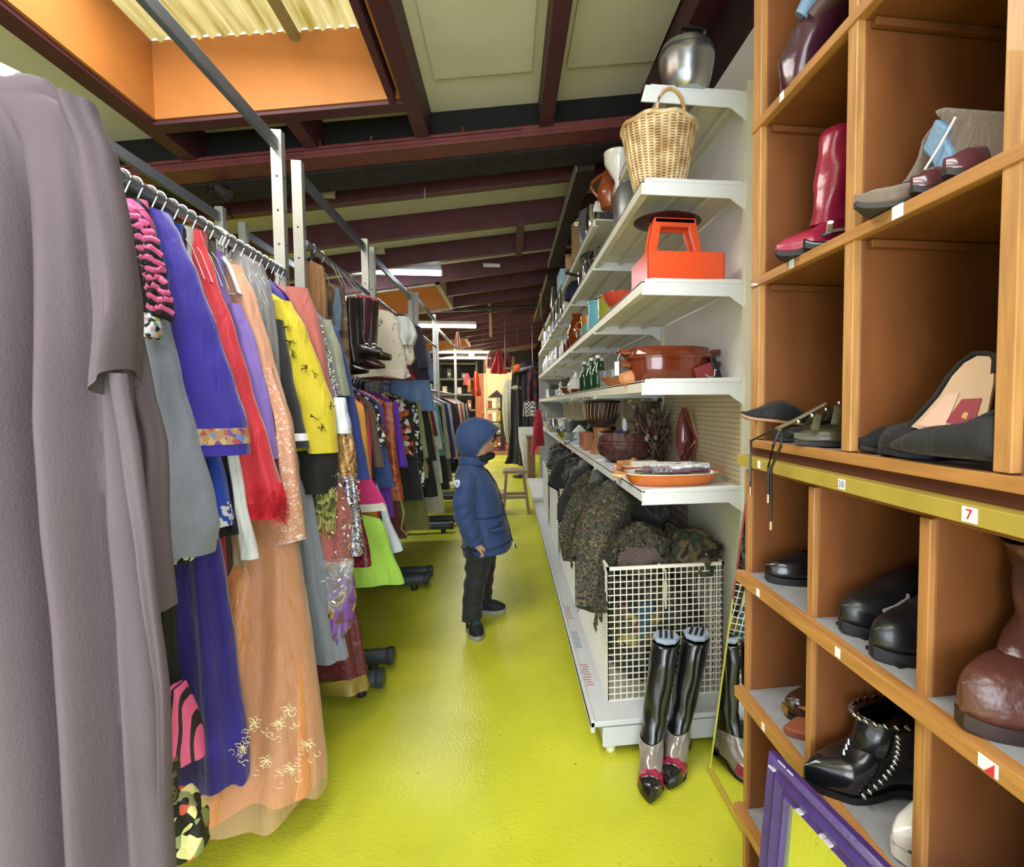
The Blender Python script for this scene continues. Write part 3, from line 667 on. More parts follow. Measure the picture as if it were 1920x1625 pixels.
# ---- small pieces showing between robe and red gown
Y = 1.55
t = garm('blouse', 'royal blue blouse sleeve with white lace cuff, below the ultramarine robe', 'blouse', Y, 1.78)
fold_body(t, 'blouse_body', O([(300, 420), (340, 560), (380, 800), (392, 860)], Y+.02), fab('1b3aa0'), seed=12)
sleeve(t, 'sleeve', SR([(830, 378, 405), (900, 396, 422), (985, 412, 432)], Y-.01), fab('1f46b4'), th=.02, seed=7)
sleeve(t, 'lace_cuff', SR([(940, 408, 430), (984, 414, 434)], Y-.012), patt('cell', ['1f46b4', 'd6dae6'], 110, .6), th=.022, steps=3, seed=7)
t = garm('velvet_jacket', 'black velvet jacket, narrow strip between the blue blouse and the white satin sleeve', 'jacket', 1.575, 1.78)
fold_body(t, 'jacket_body', O([(305, 425), (350, 560), (400, 800), (425, 900), (448, 1000)], 1.575), m_bk, seed=13)
t = garm('satin_blouse', 'white satin sleeve hanging straight down beside the red fur cuff', 'blouse', 1.60, 1.78)
fold_body(t, 'blouse_body', O([(310, 425), (355, 560), (400, 800), (420, 900)], 1.615), fab('d9dde0', rough=.4), seed=14)
sleeve(t, 'sleeve', SR([(850, 425, 446), (940, 440, 462), (1046, 455, 486)], 1.585), fab('dfe3e6', rough=.4), th=.016, seed=9)
# ---- F: red gown with marabou cuffs
Y = 1.66
t = garm('red_gown', 'sheer red gown with fluffy red fur cuff, right of the ultramarine robe', 'dress', Y, 1.80)
m_rd = mat('d3283a', .55, var=.1, scale=5, sheen=.4, bump=.08, bscale=90)
fold_body(t, 'gown_body', O([(330, 432), (370, 500), (398, 640), (412, 850), (424, 1050), (434, 1195)], Y+.02), m_rd, seed=16)
sleeve(t, 'sleeve', SR([(432, 335, 376), (520, 368, 405), (620, 392, 440), (720, 425, 470), (830, 435, 505), (940, 450, 532)], Y-.015), m_rd, th=.035, steps=26, seed=10, amp=.22, k=4)
fur = MB(); rr = random.Random(4)
for i in range(1500):
    q = rr.uniform(0, 2*PI); v = rr.random(); c = on_y(lerp(466, 533, (math.cos(q)+1)/2), 915+v*55+8*math.cos(q), Y-.015+.035*math.sin(q))
    d = Vector((math.cos(q)*.6+rr.uniform(-.5, .5), math.sin(q)*.8+rr.uniform(-.4, .4), rr.uniform(-.9, .5))).normalized()*rr.uniform(.022, .042)
    a = d.cross(Vector((0, 0, 1))).normalized()*.0012; fur.add(loc_(t, [c-a, c+a, c+d]), [(0, 1, 2)])
tag(fur.build('fur_cuff', mat('e0303e', .9, var=.15), t, smooth=False), kind='stuff')
sleeve(t, 'cuff_core', SR([(905, 460, 528), (940, 466, 534), (968, 470, 524)], Y-.015), mat('cf2636', .9), th=.04, steps=5, seed=10)
# ---- H: brown wool
t = garm('wool_skirt', 'brown grey wool skirt suit, dark strip behind the red gown', 'skirt', 1.70, 1.80)
fold_body(t, 'skirt_body', O([(355, 450), (398, 500), (432, 620), (448, 900), (462, 1100), (474, 1240), (470, 1266)], 1.72), fab('4a4038', var=.25, bump=.3), seed=17, amp=.12)
sleeve(t, 'hem_facing', SR([(975, 430, 462), (1060, 440, 468)], 1.69), fab('b09a78'), th=.012, seed=3)
# ---- I: lilac
t = garm('lilac_blouse', 'lilac cotton blouse between the red gown and the peach gown', 'blouse', 1.76, 1.80)
fold_body(t, 'blouse_body', O([(375, 470), (430, 560), (470, 640), (492, 740), (510, 850), (515, 880)], 1.77), fab('8a72c8'), seed=18)
sleeve(t, 'sleeve', SR([(570, 425, 452), (640, 440, 478), (760, 478, 506), (860, 498, 520)], 1.74), fab('8a72c8'), th=.02, seed=11)
# ---- J: peach gown
Y = 1.84
t = garm('peach_gown', 'long peach gown with beaded lace bodice and embroidered satin skirt brushing the floor', 'dress', Y, 1.80)
m_pe = mat('dba183', .5, var=.08, sheen=.4, bump=.1, bscale=50, scale=5)
m_bead = patt('cell', ['dba183', 'dda689', 'e9c8b4', 'f4ebe2'], 150, .45, pos=[0, .5, .78, .94], bump=.5)
fold_body(t, 'bodice', O([(415, 490), (455, 545), (485, 640), (505, 730), (524, 850), (545, 960)], Y), m_pe, seed=19)
sleeve(t, 'sleeve', SR([(498, 415, 452), (560, 436, 480), (660, 468, 508), (800, 505, 545)], Y-.03), m_pe, th=.025, seed=12)
sleeve(t, 'beaded_panel', SR([(690, 490, 512), (800, 512, 548), (900, 524, 560), (960, 508, 566), (1012, 478, 570)], Y-.045), m_bead, th=.035, steps=20, seed=13, amp=.25, k=5)
sleeve(t, 'scalloped_edge', SR([(1000, 474, 569), (1012, 474, 572)], Y-.047), patt('cell', ['e0b49a', 'f3e6dc'], 120, .5), th=.042, steps=3, seed=13)
m_sat = mat('cf8a50', .32, var=.14, scale=4, sheen=.3, bump=.1, bscale=14, stretch=(1, 1, .4))
m_org = mat('e2b08c', .5, var=.06, alpha=.38, sheen=.4, bump=.15, bscale=24)
fold_body(t, 'underskirt', O([(535, 960, 1.80), (555, 1050, 1.76), (575, 1200, 1.70), (590, 1350, 1.64), (600, 1440, 1.61), (600, 1462, 1.605)], Y), m_sat, th=(.05, .13), seed=20, amp=.22, n=90, steps=34)
fold_body(t, 'organza_overskirt', O([(540, 960, 1.80), (562, 1050, 1.76), (582, 1200, 1.70), (597, 1350, 1.64), (607, 1440, 1.61), (606, 1478, 1.605)], Y), m_org, th=(.056, .145), seed=21, amp=.26, n=90, steps=34, hemwave=.012)
fl = MB(); rr = random.Random(9)
for (px, py) in ((478, 1355), (525, 1355), (578, 1395), (500, 1425), (455, 1400), (545, 1440), (540, 1330)):
    yy = 1.605-.148*math.sqrt(max(.05, 1-((px-480)/140)**2)) if px > 470 else 1.46
    c = on_y(px, py, yy)
    for k in range(6):
        a = k*PI/3+rr.random(); p1 = c+Vector((math.cos(a)*.022, -.004, math.sin(a)*.022)); s_ = Vector((-math.sin(a), 0, math.cos(a)))*.006
        fl.tube(loc_(t, [c, (c+p1)/2+s_, p1, (c+p1)/2-s_, c]), .0011, 5)
    for k in range(5):
        a = rr.uniform(0, 6.28); q = c+Vector((rr.uniform(-.03, .03), -.003, rr.uniform(-.05, 0)))
        fl.tube(loc_(t, [q+Vector((math.cos(w+a)*.009, 0, math.sin(w+a)*.009)) for w in (0, 1, 2, 3, 4)]), .0009, 5)
tag(fl.build('embroidery', mat('efdcb0', .5), t), kind='stuff')
# ---- K: garment under clear plastic
Y = 1.93
t = garm('shrouded_blouse', 'pale lilac grey blouse hanging beside its clear plastic cover', 'blouse', Y, 1.80)
fold_body(t, 'blouse_body', O([(440, 480), (470, 530), (490, 620), (505, 740), (518, 860), (545, 1000)], Y+.01), fab('a8a0b0'), seed=22)
sleeve(t, 'sleeve', SR([(560, 455, 470), (650, 475, 492), (760, 496, 512)], Y-.02), fab('5a5a66'), th=.02, seed=14)
t = garm('plastic_cover', 'clear plastic garment cover with white glints between the peach gown and the yellow top', 'cover', Y, 1.80)
m_pl = mat('e8ecf0', .1, var=0, alpha=.2, spec=.9, bump=.9, bscale=22, coat=.5, stretch=(1, 1, .5))
fold_body(t, 'cover_sheet', O([(425, 470), (490, 490), (506, 540), (517, 640), (522, 740), (524, 840), (528, 900)], Y-.03), m_pl, th=(.035, .06), seed=23, amp=.35, n=80, steps=40)
# ---- L: black jacket with white cuff
t = garm('black_jacket', 'black jacket with a white banded cuff beside the yellow printed top', 'jacket', 2.0, 1.80)
fold_body(t, 'jacket_body', O([(505, 535), (525, 620), (545, 760), (555, 880)], 2.02), m_bk, seed=24)
m_nv = fab('24262e')
sleeve(t, 'sleeve', SR([(600, 516, 530), (700, 522, 548), (780, 532, 566), (838, 546, 582)], 1.965), m_nv, th=.03, seed=15, amp=.1)
band(t, 'white_band', [(600, 516, 530), (700, 522, 548), (780, 532, 566), (838, 546, 582)], 814, 828, 1.965, mat('e8e8ee', .6), .03, seed=15, amp=.1)
# ---- M: yellow top
Y = 2.03
t = garm('printed_shirt', 'bright yellow top with black splash prints and a broad black hem band', 'shirt', Y, 1.80)
m_ye = fab('ccbb22', var=.05, rough=.7)
fold_body(t, 'top_body', O([(512, 550), (540, 570), (560, 660), (590, 740), (600, 845)], Y+.02), m_ye, seed=25)
sl = sleeve(t, 'sleeve', SR([(565, 514, 545), (620, 518, 575), (700, 530, 604), (765, 560, 626), (848, 578, 634)], Y-.02), m_ye, th=.04, steps=26, seed=16, amp=.14)
pr_ = MB(); rr = random.Random(2)
for (px, py, s_) in ((536, 612, .8), (543, 640, 1.2), (575, 690, .9), (590, 700, .7), (586, 780, 1.3), (620, 760, .8), (606, 800, .9), (548, 665, .8)):
    c = on_y(px, py, Y-.068)
    for k in range(6):
        a = rr.uniform(0, 6.28); L_ = rr.uniform(.012, .022)*s_
        p1 = c+Vector((math.cos(a)*L_, .002, math.sin(a)*L_)); p2 = c+Vector((math.cos(a+.5)*L_*1.3, .004, math.sin(a+.5)*L_*1.3))
        pr_.tube(loc_(t, [c, p1, p2]), [.0035*s_, .0022, .0006], 6, flat=.4)
tag(pr_.build('splash_print', mat('17140a', .8), t), kind='stuff')
sleeve(t, 'black_band', SR([(845, 555, 634), (890, 562, 633), (922, 575, 628)], Y-.015), m_bk, th=.046, steps=10, seed=17, amp=.1)
fr_ = MB()
for i in range(60):
    px = rr.uniform(592, 634); q0 = on_y(px, 915+rr.uniform(-5, 15), Y-.05); q1 = on_y(lerp(px, 612, .35)+rr.uniform(-4, 4), 985+rr.uniform(-25, 25), Y-.04); q2 = (q0+q1)/2+Vector((rr.uniform(-.01, .01), 0, 0))
    fr_.tube(loc_(t, [q0, q2, q1]), .0013, 4)
tag(fr_.build('fringe', patt('cell', ['8f9a50', 'b5b070', '4f5a30'], 60, .6), t), kind='stuff')
# ---- N, O, P ...
t = garm('silk_kimono', 'dark purple silk kimono jacket with pale floral print behind the yellow top', 'jacket', 2.07, 1.80)
fold_body(t, 'kimono_body', O([(515, 530), (540, 555), (556, 620), (568, 690), (578, 760)], 2.07), patt('noise', ['2b1c70', '35248a', '8a84b8', '2b1c70'], 22, .4, pos=[0, .4, .64, .7]), seed=26)
t = garm('rose_coat', 'long dusty rose coat with plain hanging sleeve, right of the purple silk jacket', 'coat', 2.12, 1.80)
m_ro = fab('ab5f58', var=.06)
fold_body(t, 'coat_body', O([(528, 535), (572, 555), (596, 640), (610, 760), (626, 900), (648, 1050)], 2.12), m_ro, seed=27)
sleeve(t, 'sleeve', SR([(540, 535, 575), (600, 560, 598), (680, 578, 614), (765, 600, 630)], 2.09), m_ro, th=.035, seed=18, steps=18)
sleeve(t, 'trouser_leg', SR([(880, 596, 632), (960, 592, 655), (1050, 600, 658)], 2.06), m_ro, th=.04, seed=19, k=5)
sleeve(t, 'gold_braid', SR([(1046, 597, 660), (1056, 598, 661)], 2.06), patt('cell', ['b8983c', '8a6a20'], 160, .5, metal=.4, bump=.5), th=.046, steps=2, seed=19)
t = garm('brocade_pouch', 'purple and gold shimmering brocade sleeve end hanging under the gold braid', 'sleeve', 2.05, 1.0)
sleeve(t, 'pouch_body', SR([(1080, 602, 662), (1130, 606, 666), (1170, 612, 660), (1206, 612, 640)], 2.02), patt('noise', ['6a4a52', '7a4fa8', 'c8a83a', '5a3a44', '8e5cc8'], 16, .35, metal=.3, pos=[0, .42, .56, .62, .7]), th=.03, seed=20, cap=True)
t = garm('tinsel_scarf', 'silver tinsel and clear film scarf knotted above the purple brocade', 'scarf', 2.04, 1.0)
b = MB(); rr = random.Random(12)
for i in range(420):
    v = rr.random(); w = rr.random(); px = lerp(lerp(600, 618, v), lerp(662, 650, v), w); py = lerp(1055, 1130, v)
    if rr.random() < .55: px = 628+rr.uniform(-8, 26)+v*8; py = rr.uniform(880, 1060)
    c = on_y(px, py, 1.99+rr.uniform(-.02, .02)); d = Vector((rr.uniform(-1, 1), rr.uniform(-1, 1), rr.uniform(-1, 1)))*.012; e = Vector((rr.uniform(-1, 1), rr.uniform(-1, 1), rr.uniform(-1, 1)))*.004
    b.add(loc_(t, [c, c+d, c+d+e, c+e]), [(0, 1, 2, 3)])
tag(b.build('tinsel', mat('d8dae6', .15, .9, var=0), t, smooth=False), kind='stuff')
sleeve(t, 'film', SR([(1050, 600, 664), (1090, 606, 660), (1140, 618, 648)], 1.99), m_pl, th=.03, amp=.5, k=5, seed=2)
t = garm('brocade_blouse', 'gold brocade top with white satin cuff showing below the rose coat', 'top', 2.12, 1.5)
sleeve(t, 'cuff', SR([(745, 626, 648), (800, 630, 658), (812, 632, 660)], 2.04), fab('cfd8e4', rough=.4), th=.02, seed=21)
sleeve(t, 'sleeve', SR([(802, 632, 660), (850, 634, 666), (892, 640, 668)], 2.05), patt('noise', ['8a6a3c', 'b08a54', '6a4c26', 'c09a60'], 30, .4, metal=.3, pos=[0, .45, .55, .62]), th=.026, seed=22)
# sequins
t = garm('sequin_dress', 'glittering silver and violet sequin dress between the rose coat and the sage jacket', 'dress', 2.17, 1.80)
m_sq = patt('cell', ['8a8ca8', 'c8cce0', '5a3a70', 'f2f4ff', '3a3a4a'], 170, .25, metal=.6, pos=[0, .3, .55, .78, .9], bump=.6)
fold_body(t, 'dress_body', O([(570, 560), (600, 600), (618, 680), (636, 760), (652, 840), (668, 920), (676, 1000), (678, 1040)], 2.17), m_sq, seed=28, amp=.35)
b = MB()
for i in range(700):
    v = rr.random(); py = lerp(610, 1040, v); px = interp([(600, 598), (700, 622), (800, 648), (900, 668), (1040, 676)], py)+rr.uniform(-14, 5)
    c = on_y(px, py, 2.13+rr.uniform(-.015, .01)); s_ = rr.uniform(.002, .005); a = rr.uniform(0, 3)
    b.add(loc_(t, [c, c+Vector((s_, rr.uniform(-.003, .003), 0)), c+Vector((s_, 0, s_*1.5)), c+Vector((0, -.002, s_*1.5))]), [(0, 1, 2, 3)])
tag(b.build('sequins', mat('d6d4ee', .18, .85, var=0), t, smooth=False), kind='stuff')
t = garm('sage_jacket', 'sage green jacket sleeve between the sequin dress and the navy coat', 'jacket', 2.20, 1.80)
fold_body(t, 'jacket_body', O([(580, 570), (620, 615), (640, 690), (656, 742)], 2.20), fab('7c8270'), seed=29)
sleeve(t, 'sleeve', SR([(600, 600, 622), (660, 615, 642), (742, 634, 656)], 2.18), fab('858b78'), th=.024, seed=23)
t = garm('navy_coat', 'navy blue coat with long straight sleeve, last garment of the nearest rack', 'coat', 2.25, 1.80)
fold_body(t, 'coat_body', O([(590, 580), (636, 620), (658, 700), (676, 800), (688, 880), (692, 898)], 2.235), fab('2a3a80'), seed=30)
# low hanging pieces
t = garm('grey_skirt', 'long plain blue grey skirt hanging low behind the purple brocade', 'skirt', 1.98, 1.1)
fold_body(t, 'skirt_body', O([(560, 850), (590, 950), (612, 1080), (640, 1180), (650, 1235)], 2.0), fab('7f8590', var=.05), seed=31, th=(.03, .05))
t = garm('velvet_skirt', 'burgundy brocade skirt with a gold scalloped hem just above the floor', 'skirt', 2.08, 1.1)
m_bu = patt('noise', ['4a161c', '5c1c22', '7c4a4a', '4a161c'], 40, .6, pos=[0, .45, .62, .66])
fold_body(t, 'skirt_body', O([(600, 880), (640, 960), (655, 1080), (675, 1200), (686, 1262)], 2.08), m_bu, seed=32, th=(.03, .05))
fold_body(t, 'gold_hem', O([(686, 1262), (690, 1292)], 2.08), patt('ring', ['a08a40', '5a4a1c'], 60, .5, metal=.3), seed=32, th=(.05, .053), steps=3, cap_top=False)
t = garm('olive_gown', 'olive and dark sheer gown panel beside the peach skirt', 'dress', 1.95, 1.1)
fold_body(t, 'gown_body', O([(540, 850), (566, 1000), (580, 1150), (592, 1300), (598, 1400)], 1.84), patt('ring', ['5a5468', '7a8a60', '4c4650'], 14, .6, pos=[0, .5, .8]), seed=33, th=(.02, .03))
t = garm('burgundy_dress', 'crushed burgundy velvet dress hem behind the sequin dress', 'dress', 2.2, 1.3)
fold_body(t, 'dress_body', O([(640, 860), (660, 900), (676, 960), (692, 1040), (694, 1060)], 2.24), patt('noise', ['5a1420', '8a2434', '3a0c14'], 30, .4, pos=[0, .5, .65]), seed=34)
for i in range(20): hang(1.37+i*.044+rnd.uniform(-.008, .008), 1.862, 'wire')
hang(1.78, 1.862, 'white')
# ================================================================ generic garments on the lower and far rails
def gen(name, label, cat, Y, zr, m, z_hem, reach=.22, flare=.06, sl=None, group=None, x=RX, near=True, seed=0, z_top=None, body='body'):
    t = thing(name, label, cat, (x, Y, zr-.08), 0, group)
    zt = z_top or zr-.075
    pr = [(zt, x+.03, Y), (zt-.035, x+.10, Y), (zt-.075, x+reach*.82, Y), (zt-.12, x+reach*.9, Y), (lerp(zt, z_hem, .5), x+reach*.92+flare*.3, Y), (z_hem, x+reach+flare, Y)]
    fold_body(t, body, pr, m, xc=x, n=44 if near else 26, steps=16 if near else 9, th=(.018, .036), seed=seed, amp=.3)
    if sl:
        L_, wd, out, ms = sl
        for s_ in ((1, -1) if near else (1,)):
            zs = zt-.075; rows = [(zs, x+s_*(reach*.78)-.03, x+s_*(reach*.78)+.035, Y-.012), (zs-L_*.5, x+s_*(reach*.78+out*.5)-wd*.5, x+s_*(reach*.78+out*.5)+wd*.5, Y-.018), (zs-L_, x+s_*(reach*.78+out)-wd*.55, x+s_*(reach*.78+out)+wd*.55, Y-.02)]
            sleeve(t, 'sleeve', rows, ms or m, th=.022, n=16, steps=10, seed=seed, slant=.014*math.sin(seed*2.3))
    return t
zpx = lambda py, Y: 1.3-(py-757)*Y/930
m_leo = patt('cell', ['b08a50', '3a2a18', '8a6436'], 60, .7); m_bw = patt('cell', ['0f0f10', 'e8e8e4', '101010'], 55, .7, pos=[0, .45, .75])
m_den = fab('35518a', var=.15); m_rust = patt('noise', ['8a3a20', 'a4502a', 'c07a3a', '6a2418'], 24, .45, pos=[0, .45, .6, .66])
GL = 'colourful dresses on the lower rail'
low = [
 ('dress', 'dark green dress with black straps, first on the lower rail', 'dress', 2.56, '2c3f2c', 850, .20, .02, None),
 ('skirt', 'bright lime green skirt hanging lowest on the lower rail', 'skirt', 2.62, 'a8d850', 1084, .33, .05, None),
 ('satin_gown', 'hot pink satin strapless gown with white lace edge on the lower rail', 'dress', 2.68, 'd8307c', 935, .14, .14, None),
 ('shirt', 'yellow and orange silk shirt behind the hot pink gown', 'shirt', 2.74, 'e0a030', 985, .2, .03, None),
 ('striped_dress', 'crimson and black striped dress below the hot pink gown', 'dress', 2.80, ('ring', ['c83a55', '2a1a22'], 9), 1022, .2, .05, None),
 ('blouse', 'pale blue blouse with long drooping white sleeve beside the lime skirt', 'blouse', 2.86, 'b8cfe0', 930, .2, .03, (.42, .075, .14, 'dce6f0')),
 ('leather_bag_dress', 'brown suede dress with tan shoulder strap on the lower rail', 'dress', 2.93, '6a5444', 868, .2, .02, None),
 ('patterned_dress', 'black and white leopard patterned dress near the tan strap', 'dress', 3.0, 'BW', 830, .2, .02, None),
 ('denim_dress', 'mid blue denim dress left of the rust brocade coat', 'dress', 3.07, 'DEN', 905, .2, .04, None),
 ('violet_shirt', 'shiny violet satin shirt just behind the denim dress', 'shirt', 3.14, '6a2ca0', 960, .2, .02, None),
 ('pink_blouse', 'pink and orange striped blouse on the lower rail', 'blouse', 3.20, ('ring', ['d884b8', 'e0a070', 'e8d8e0'], 14), 860, .18, 0, None),
 ('brocade_coat', 'rust red brocade coat with gold motifs and burgundy skirt', 'coat', 3.28, 'RUST', 930, .22, .04, (.5, .07, .03, 'RUST')),
 ('burgundy_skirt', 'burgundy skirt ending low under the rust brocade coat', 'skirt', 3.33, '5a1c28', 1000, .2, .06, None),
 ('violet_coat', 'bright violet coat with smooth hanging sleeve, right of the rust brocade', 'coat', 3.42, '5a22b0', 870, .22, .03, (.42, .06, .05, '5a22b0')),
 ('red_dress', 'red dress with crochet collar just before the second rack post', 'dress', 3.5, 'b02430', 830, .19, 0, None),
 ('print_shirt', 'orange and black tribal print shirt on the third rack', 'shirt', 3.78, ('cell', ['1c1512', 'c85a28', 'e8dcc8'], 30), 850, .22, .02, None),
 ('black_coat', 'long black coat between the tribal shirt and animal print dress', 'coat', 3.86, '141416', 930, .24, .04, None),
 ('animal_dress', 'black and white animal print dress with long sleeve on the third rack', 'dress', 3.96, 'BW', 905, .25, .03, (.45, .07, .04, 'BW')),
 ('olive_jacket', 'olive khaki jacket with a long sleeve, left of the black coat', 'jacket', 4.10, '8a8f5a', 890, .26, .03, (.45, .07, .05, '8f9462')),
 ('olive_skirt', 'long pleated olive skirt hanging almost to the rack foot', 'skirt', 4.16, '76783a', 985, .22, .06, None),
 ('leopard_blouse', 'brown leopard blouse, narrow strip beside the olive jacket', 'blouse', 4.24, 'LEO', 880, .25, .02, None),
 ('wide_black_coat', 'wide black coat with pointed hem right of the olive jacket', 'coat', 4.33, '101012', 925, .27, .05, (.5, .09, .06, '101012')),
 ('mustard_blouse', 'mustard yellow blouse with pointed sleeve behind the black coat', 'blouse', 4.50, 'c9a23a', 840, .26, .02, (.42, .08, .05, 'c9a23a')),
 ('maroon_jacket', 'maroon jacket between the mustard blouse and white shirts', 'jacket', 4.62, '6a1a30', 812, .26, .02, (.3, .08, .05, '6a1a30')),
 ('white_shirt', 'plain white shirt beside the maroon jacket', 'shirt', 4.72, 'c8d0d8', 870, .26, .02, (.4, .08, .05, 'd4dae2')),
 ('lace_gown', 'long pale lace gown reaching low behind the child', 'dress', 4.80, 'c9cbb8', 955, .24, .08, None),
 ('floral_gown', 'light blue floral gown right beside the child', 'dress', 4.9, ('noise', ['8fb4c8', 'dfe6e8', '6a94b0'], 14), 900, .26, .03, (.45, .08, .05, None)),
 ('teal_shirt', 'teal green shirt just left of the child hood', 'shirt', 5.04, '5f9a92', 850, .27, .03, (.4, .08, .05, '5f9a92')),
]
def mres(c):
    if c is None: return None
    if isinstance(c, tuple): return patt(c[0], c[1], c[2], .6)
    return {'BW': m_bw, 'DEN': m_den, 'RUST': m_rust, 'LEO': m_leo}.get(c) or fab(c, rough=.7)
for i, (nm, lb, ct, Y, c, hy, re, fl_, sl) in enumerate(low):
    sl2 = (sl[0], sl[1], sl[2], mres(sl[3])) if sl else None
    zt = None
    if nm == 'satin_gown': zt = 1.25
    if nm == 'skirt': zt = .8
    if lb.startswith('pale blue blouse'): zt = .98
    if nm == 'burgundy_skirt' or nm == 'olive_skirt': zt = 1.0
    t = gen(nm, lb, ct, Y, 1.47, mres(c), zpx(hy, Y), re, fl_, sl2, GL, seed=100+i, z_top=zt)
    if nm == 'satin_gown':
        fold_body(t, 'lace_edge', [(zpx(933, Y), RX+.28, Y), (zpx(948, Y), RX+.283, Y)], mat('e8e4dc', .7), n=44, steps=2, th=(.037, .038), seed=100+i, amp=.3, cap_top=False)
        for s_ in (-.05, .05): MB().tube(loc_(t, [(RX+.08+s_, Y, 1.25), (RX+.06+s_*.6, Y, 1.34), (RX+.03, Y, 1.42)]), .003, 6).build('strap', mat('b84a80', .4), t)
    if nm == 'leather_bag_dress':
        q = lambda px, py: on_y(px, py, Y-.05)
        MB().tube(loc_(t, [q(700, 770), q(712, 800), q(732, 828), q(738, 828), q(728, 812)]), .006, 8, flat=.4).build('strap', mat('a87c50', .5), t)
    if nm == 'red_dress':
        b = MB(); 
        for k in range(5): b.tube(loc_(t, [(RX+.10+.04*math.cos(a), Y-.045, 1.33-k*.012+.03*math.sin(a)) for a in (0, 1, 2, 3, 4, 5, 6.28)]), .003, 5)
        b.build('crochet_collar', mat('d8cf90', .8), t)
    if zt is None: hang(Y, 1.47, 'white' if i in (0, 4, 9) else 'wire')
b = thing('floor_scarf', 'small knotted green and maroon cord hanging to the rack foot', 'cord', (RX+.2, 3.35, .6))
MB().tube(loc_(b, [(RX+.22, 3.3, .75), (RX+.25, 3.3, .6), (RX+.23, 3.3, .5), (RX+.27, 3.3, .45), (RX+.3, 3.3, .5), (RX+.26, 3.3, .47)]), .006, 6).build('cord', mat('9aa848', .7), b)
# far racks: darker mixed clothing
FC = [('dark grey coat', '2c2a2c'), ('white blouse', 'd8d6d0'), ('wine red jacket', '7a2030'), ('black dress', '141214'), ('dusky brown coat', '4a3a38'), ('cream cardigan', 'c9c0a8'), ('charcoal blazer', '35363c'), ('crimson shirt', 'a82838'),
      ('black cloak', '18161a'), ('lilac blouse', 'b0a0b8'), ('grey tweed jacket', '6a6664'), ('orange shirt', 'c05a2c'), ('mauve dress', '8a5a70'), ('dark red dress', '6a1420'), ('pale pink blouse', 'd8b8b8'), ('navy jacket', '22305a')]
GF = 'mixed clothes on the far racks'
for i in range(24):
    Y = 5.5+i*.155
    if 6.66 < Y < 7.0: Y += .3
    d, c = FC[(i*5) % 16]
    place = 'fourth rack' if Y < 6.8 else 'farthest rack'
    prev = FC[((i-1)*5) % 16][0]
    gen(d.split()[-1], f'{d} on the {place}, next behind the {prev}' if i else f'{d} at the front of the {place} beyond the child', d.split()[-1], Y, 1.47, fab(c), 1.47-rnd.uniform(.75, 1.1), .24, .05, (.5, .08, .05, fab(c)) if i % 2 else None, GF, near=False, seed=200+i)
    hang(Y, 1.47)
BC = [('brown coat', '3a2a22'), ('black velvet dress', '141216'), ('dark green coat', '1e2a20'), ('dark blue dress', '1c2444'), ('burgundy cloak', '40121a'), ('grey suit', '3c3c40')]  # dark clothes added on the rear racks to block light and views
for i in range(13):
    Y = 1.5+i*.16 if i < 13 else 4+i
    d, c = BC[(i*5+i//6) % 6]
    gen(d.split()[-1], f'{d} added in the row behind to block light and views', d.split()[-1], Y, 1.86, fab(c), .35+.03*(i % 5), .24, .06, None, 'clothes added in the row behind', x=-1.62, near=False, seed=300+i)
for i in range(12):
    Y = 4.05+i*.19; d, c = BC[(i*5+1) % 6]
    gen(d.split()[-1], f'{d} added in the row behind to block light and views', d.split()[-1], Y, 1.86, fab(c), .35+.03*(i % 5), .24, .06, None, 'clothes added in the row behind', x=-1.62, near=False, seed=330+i)
# ---- upper rail of the second and third racks
GU = 'pieces hanging on the upper rail'
def up(name, label, cat, Y): return thing(name, label, cat, (RX, Y, 2.03), 0, GU)
Y = 2.56; t = up('suede_skirt', 'tan brown suede skirt hanging first on the upper rail', 'skirt', Y)
fold_body(t, 'skirt_body', O([(588, 492), (607, 500), (613, 560), (616, 640)], Y), fab('8a6238', bump=.3), seed=40)
MB().box((.0, -.01, -.02), (.012, .01, .05)).build('clip', mat('2a2a2a', .4), t); hang(Y, 2.06)
Y = 2.68; t = up('fur_waistcoat', 'mottled brown fur waistcoat with a blue grey patch on the upper rail', 'waistcoat', Y)
fold_body(t, 'waistcoat_body', O([(612, 530), (645, 534), (652, 600), (655, 680), (656, 725)], Y), patt('noise', ['4a3a2c', '6a543c', '8a7250', '3a3836'], 9, .9, pos=[0, .45, .58, .68], bump=.8), seed=41)
sleeve(t, 'patch', SR([(540, 630, 636), (580, 624, 642), (620, 628, 640)], Y-.045), fab('4f6478', bump=.4), th=.012, cap=True); hang(Y, 2.06)
def hanging_boot(label, Yb, pts_shaft, pts_foot, m, ms, n=18):
    t = thing('hanging_boot', label, 'boot', (RX, Yb, 2.0), 0, 'boots hanging on the upper rail')
    sleeve(t, 'shaft', SR(pts_shaft, Yb), m, th=.05, n=n, seed=3, amp=.1)
    # foot: loft along px
    rings = []
    for (px, y0, y1, w) in pts_foot:
        a = on_y(px, y0, Yb-.02); b_ = on_y(px, y1, Yb-.02)
        rings.append([((a.x+b_.x)/2-t.location.x, Yb-.02+w*math.cos(q)-t.location.y, (a.z+b_.z)/2+(a.z-b_.z)/2*math.sin(q)-t.location.z) for q in [2*PI*j/14 for j in range(14)]])
    MB().loft(rings).build('foot', m, t)
    P = [on_y(p[0], p[2], Yb-.02) for p in pts_foot]
    MB().tube(loc_(t, P), [.5*p[3] for p in pts_foot], 10, flat=.3).build('sole', ms, t)
    MB().tube(loc_(t, [on_y(pts_shaft[0][1]+6, pts_shaft[0][0]+4, Yb), (RX+.02, Yb, 2.045)]), .003, 6).build('hanging_loop', m_wire, t)
    return t
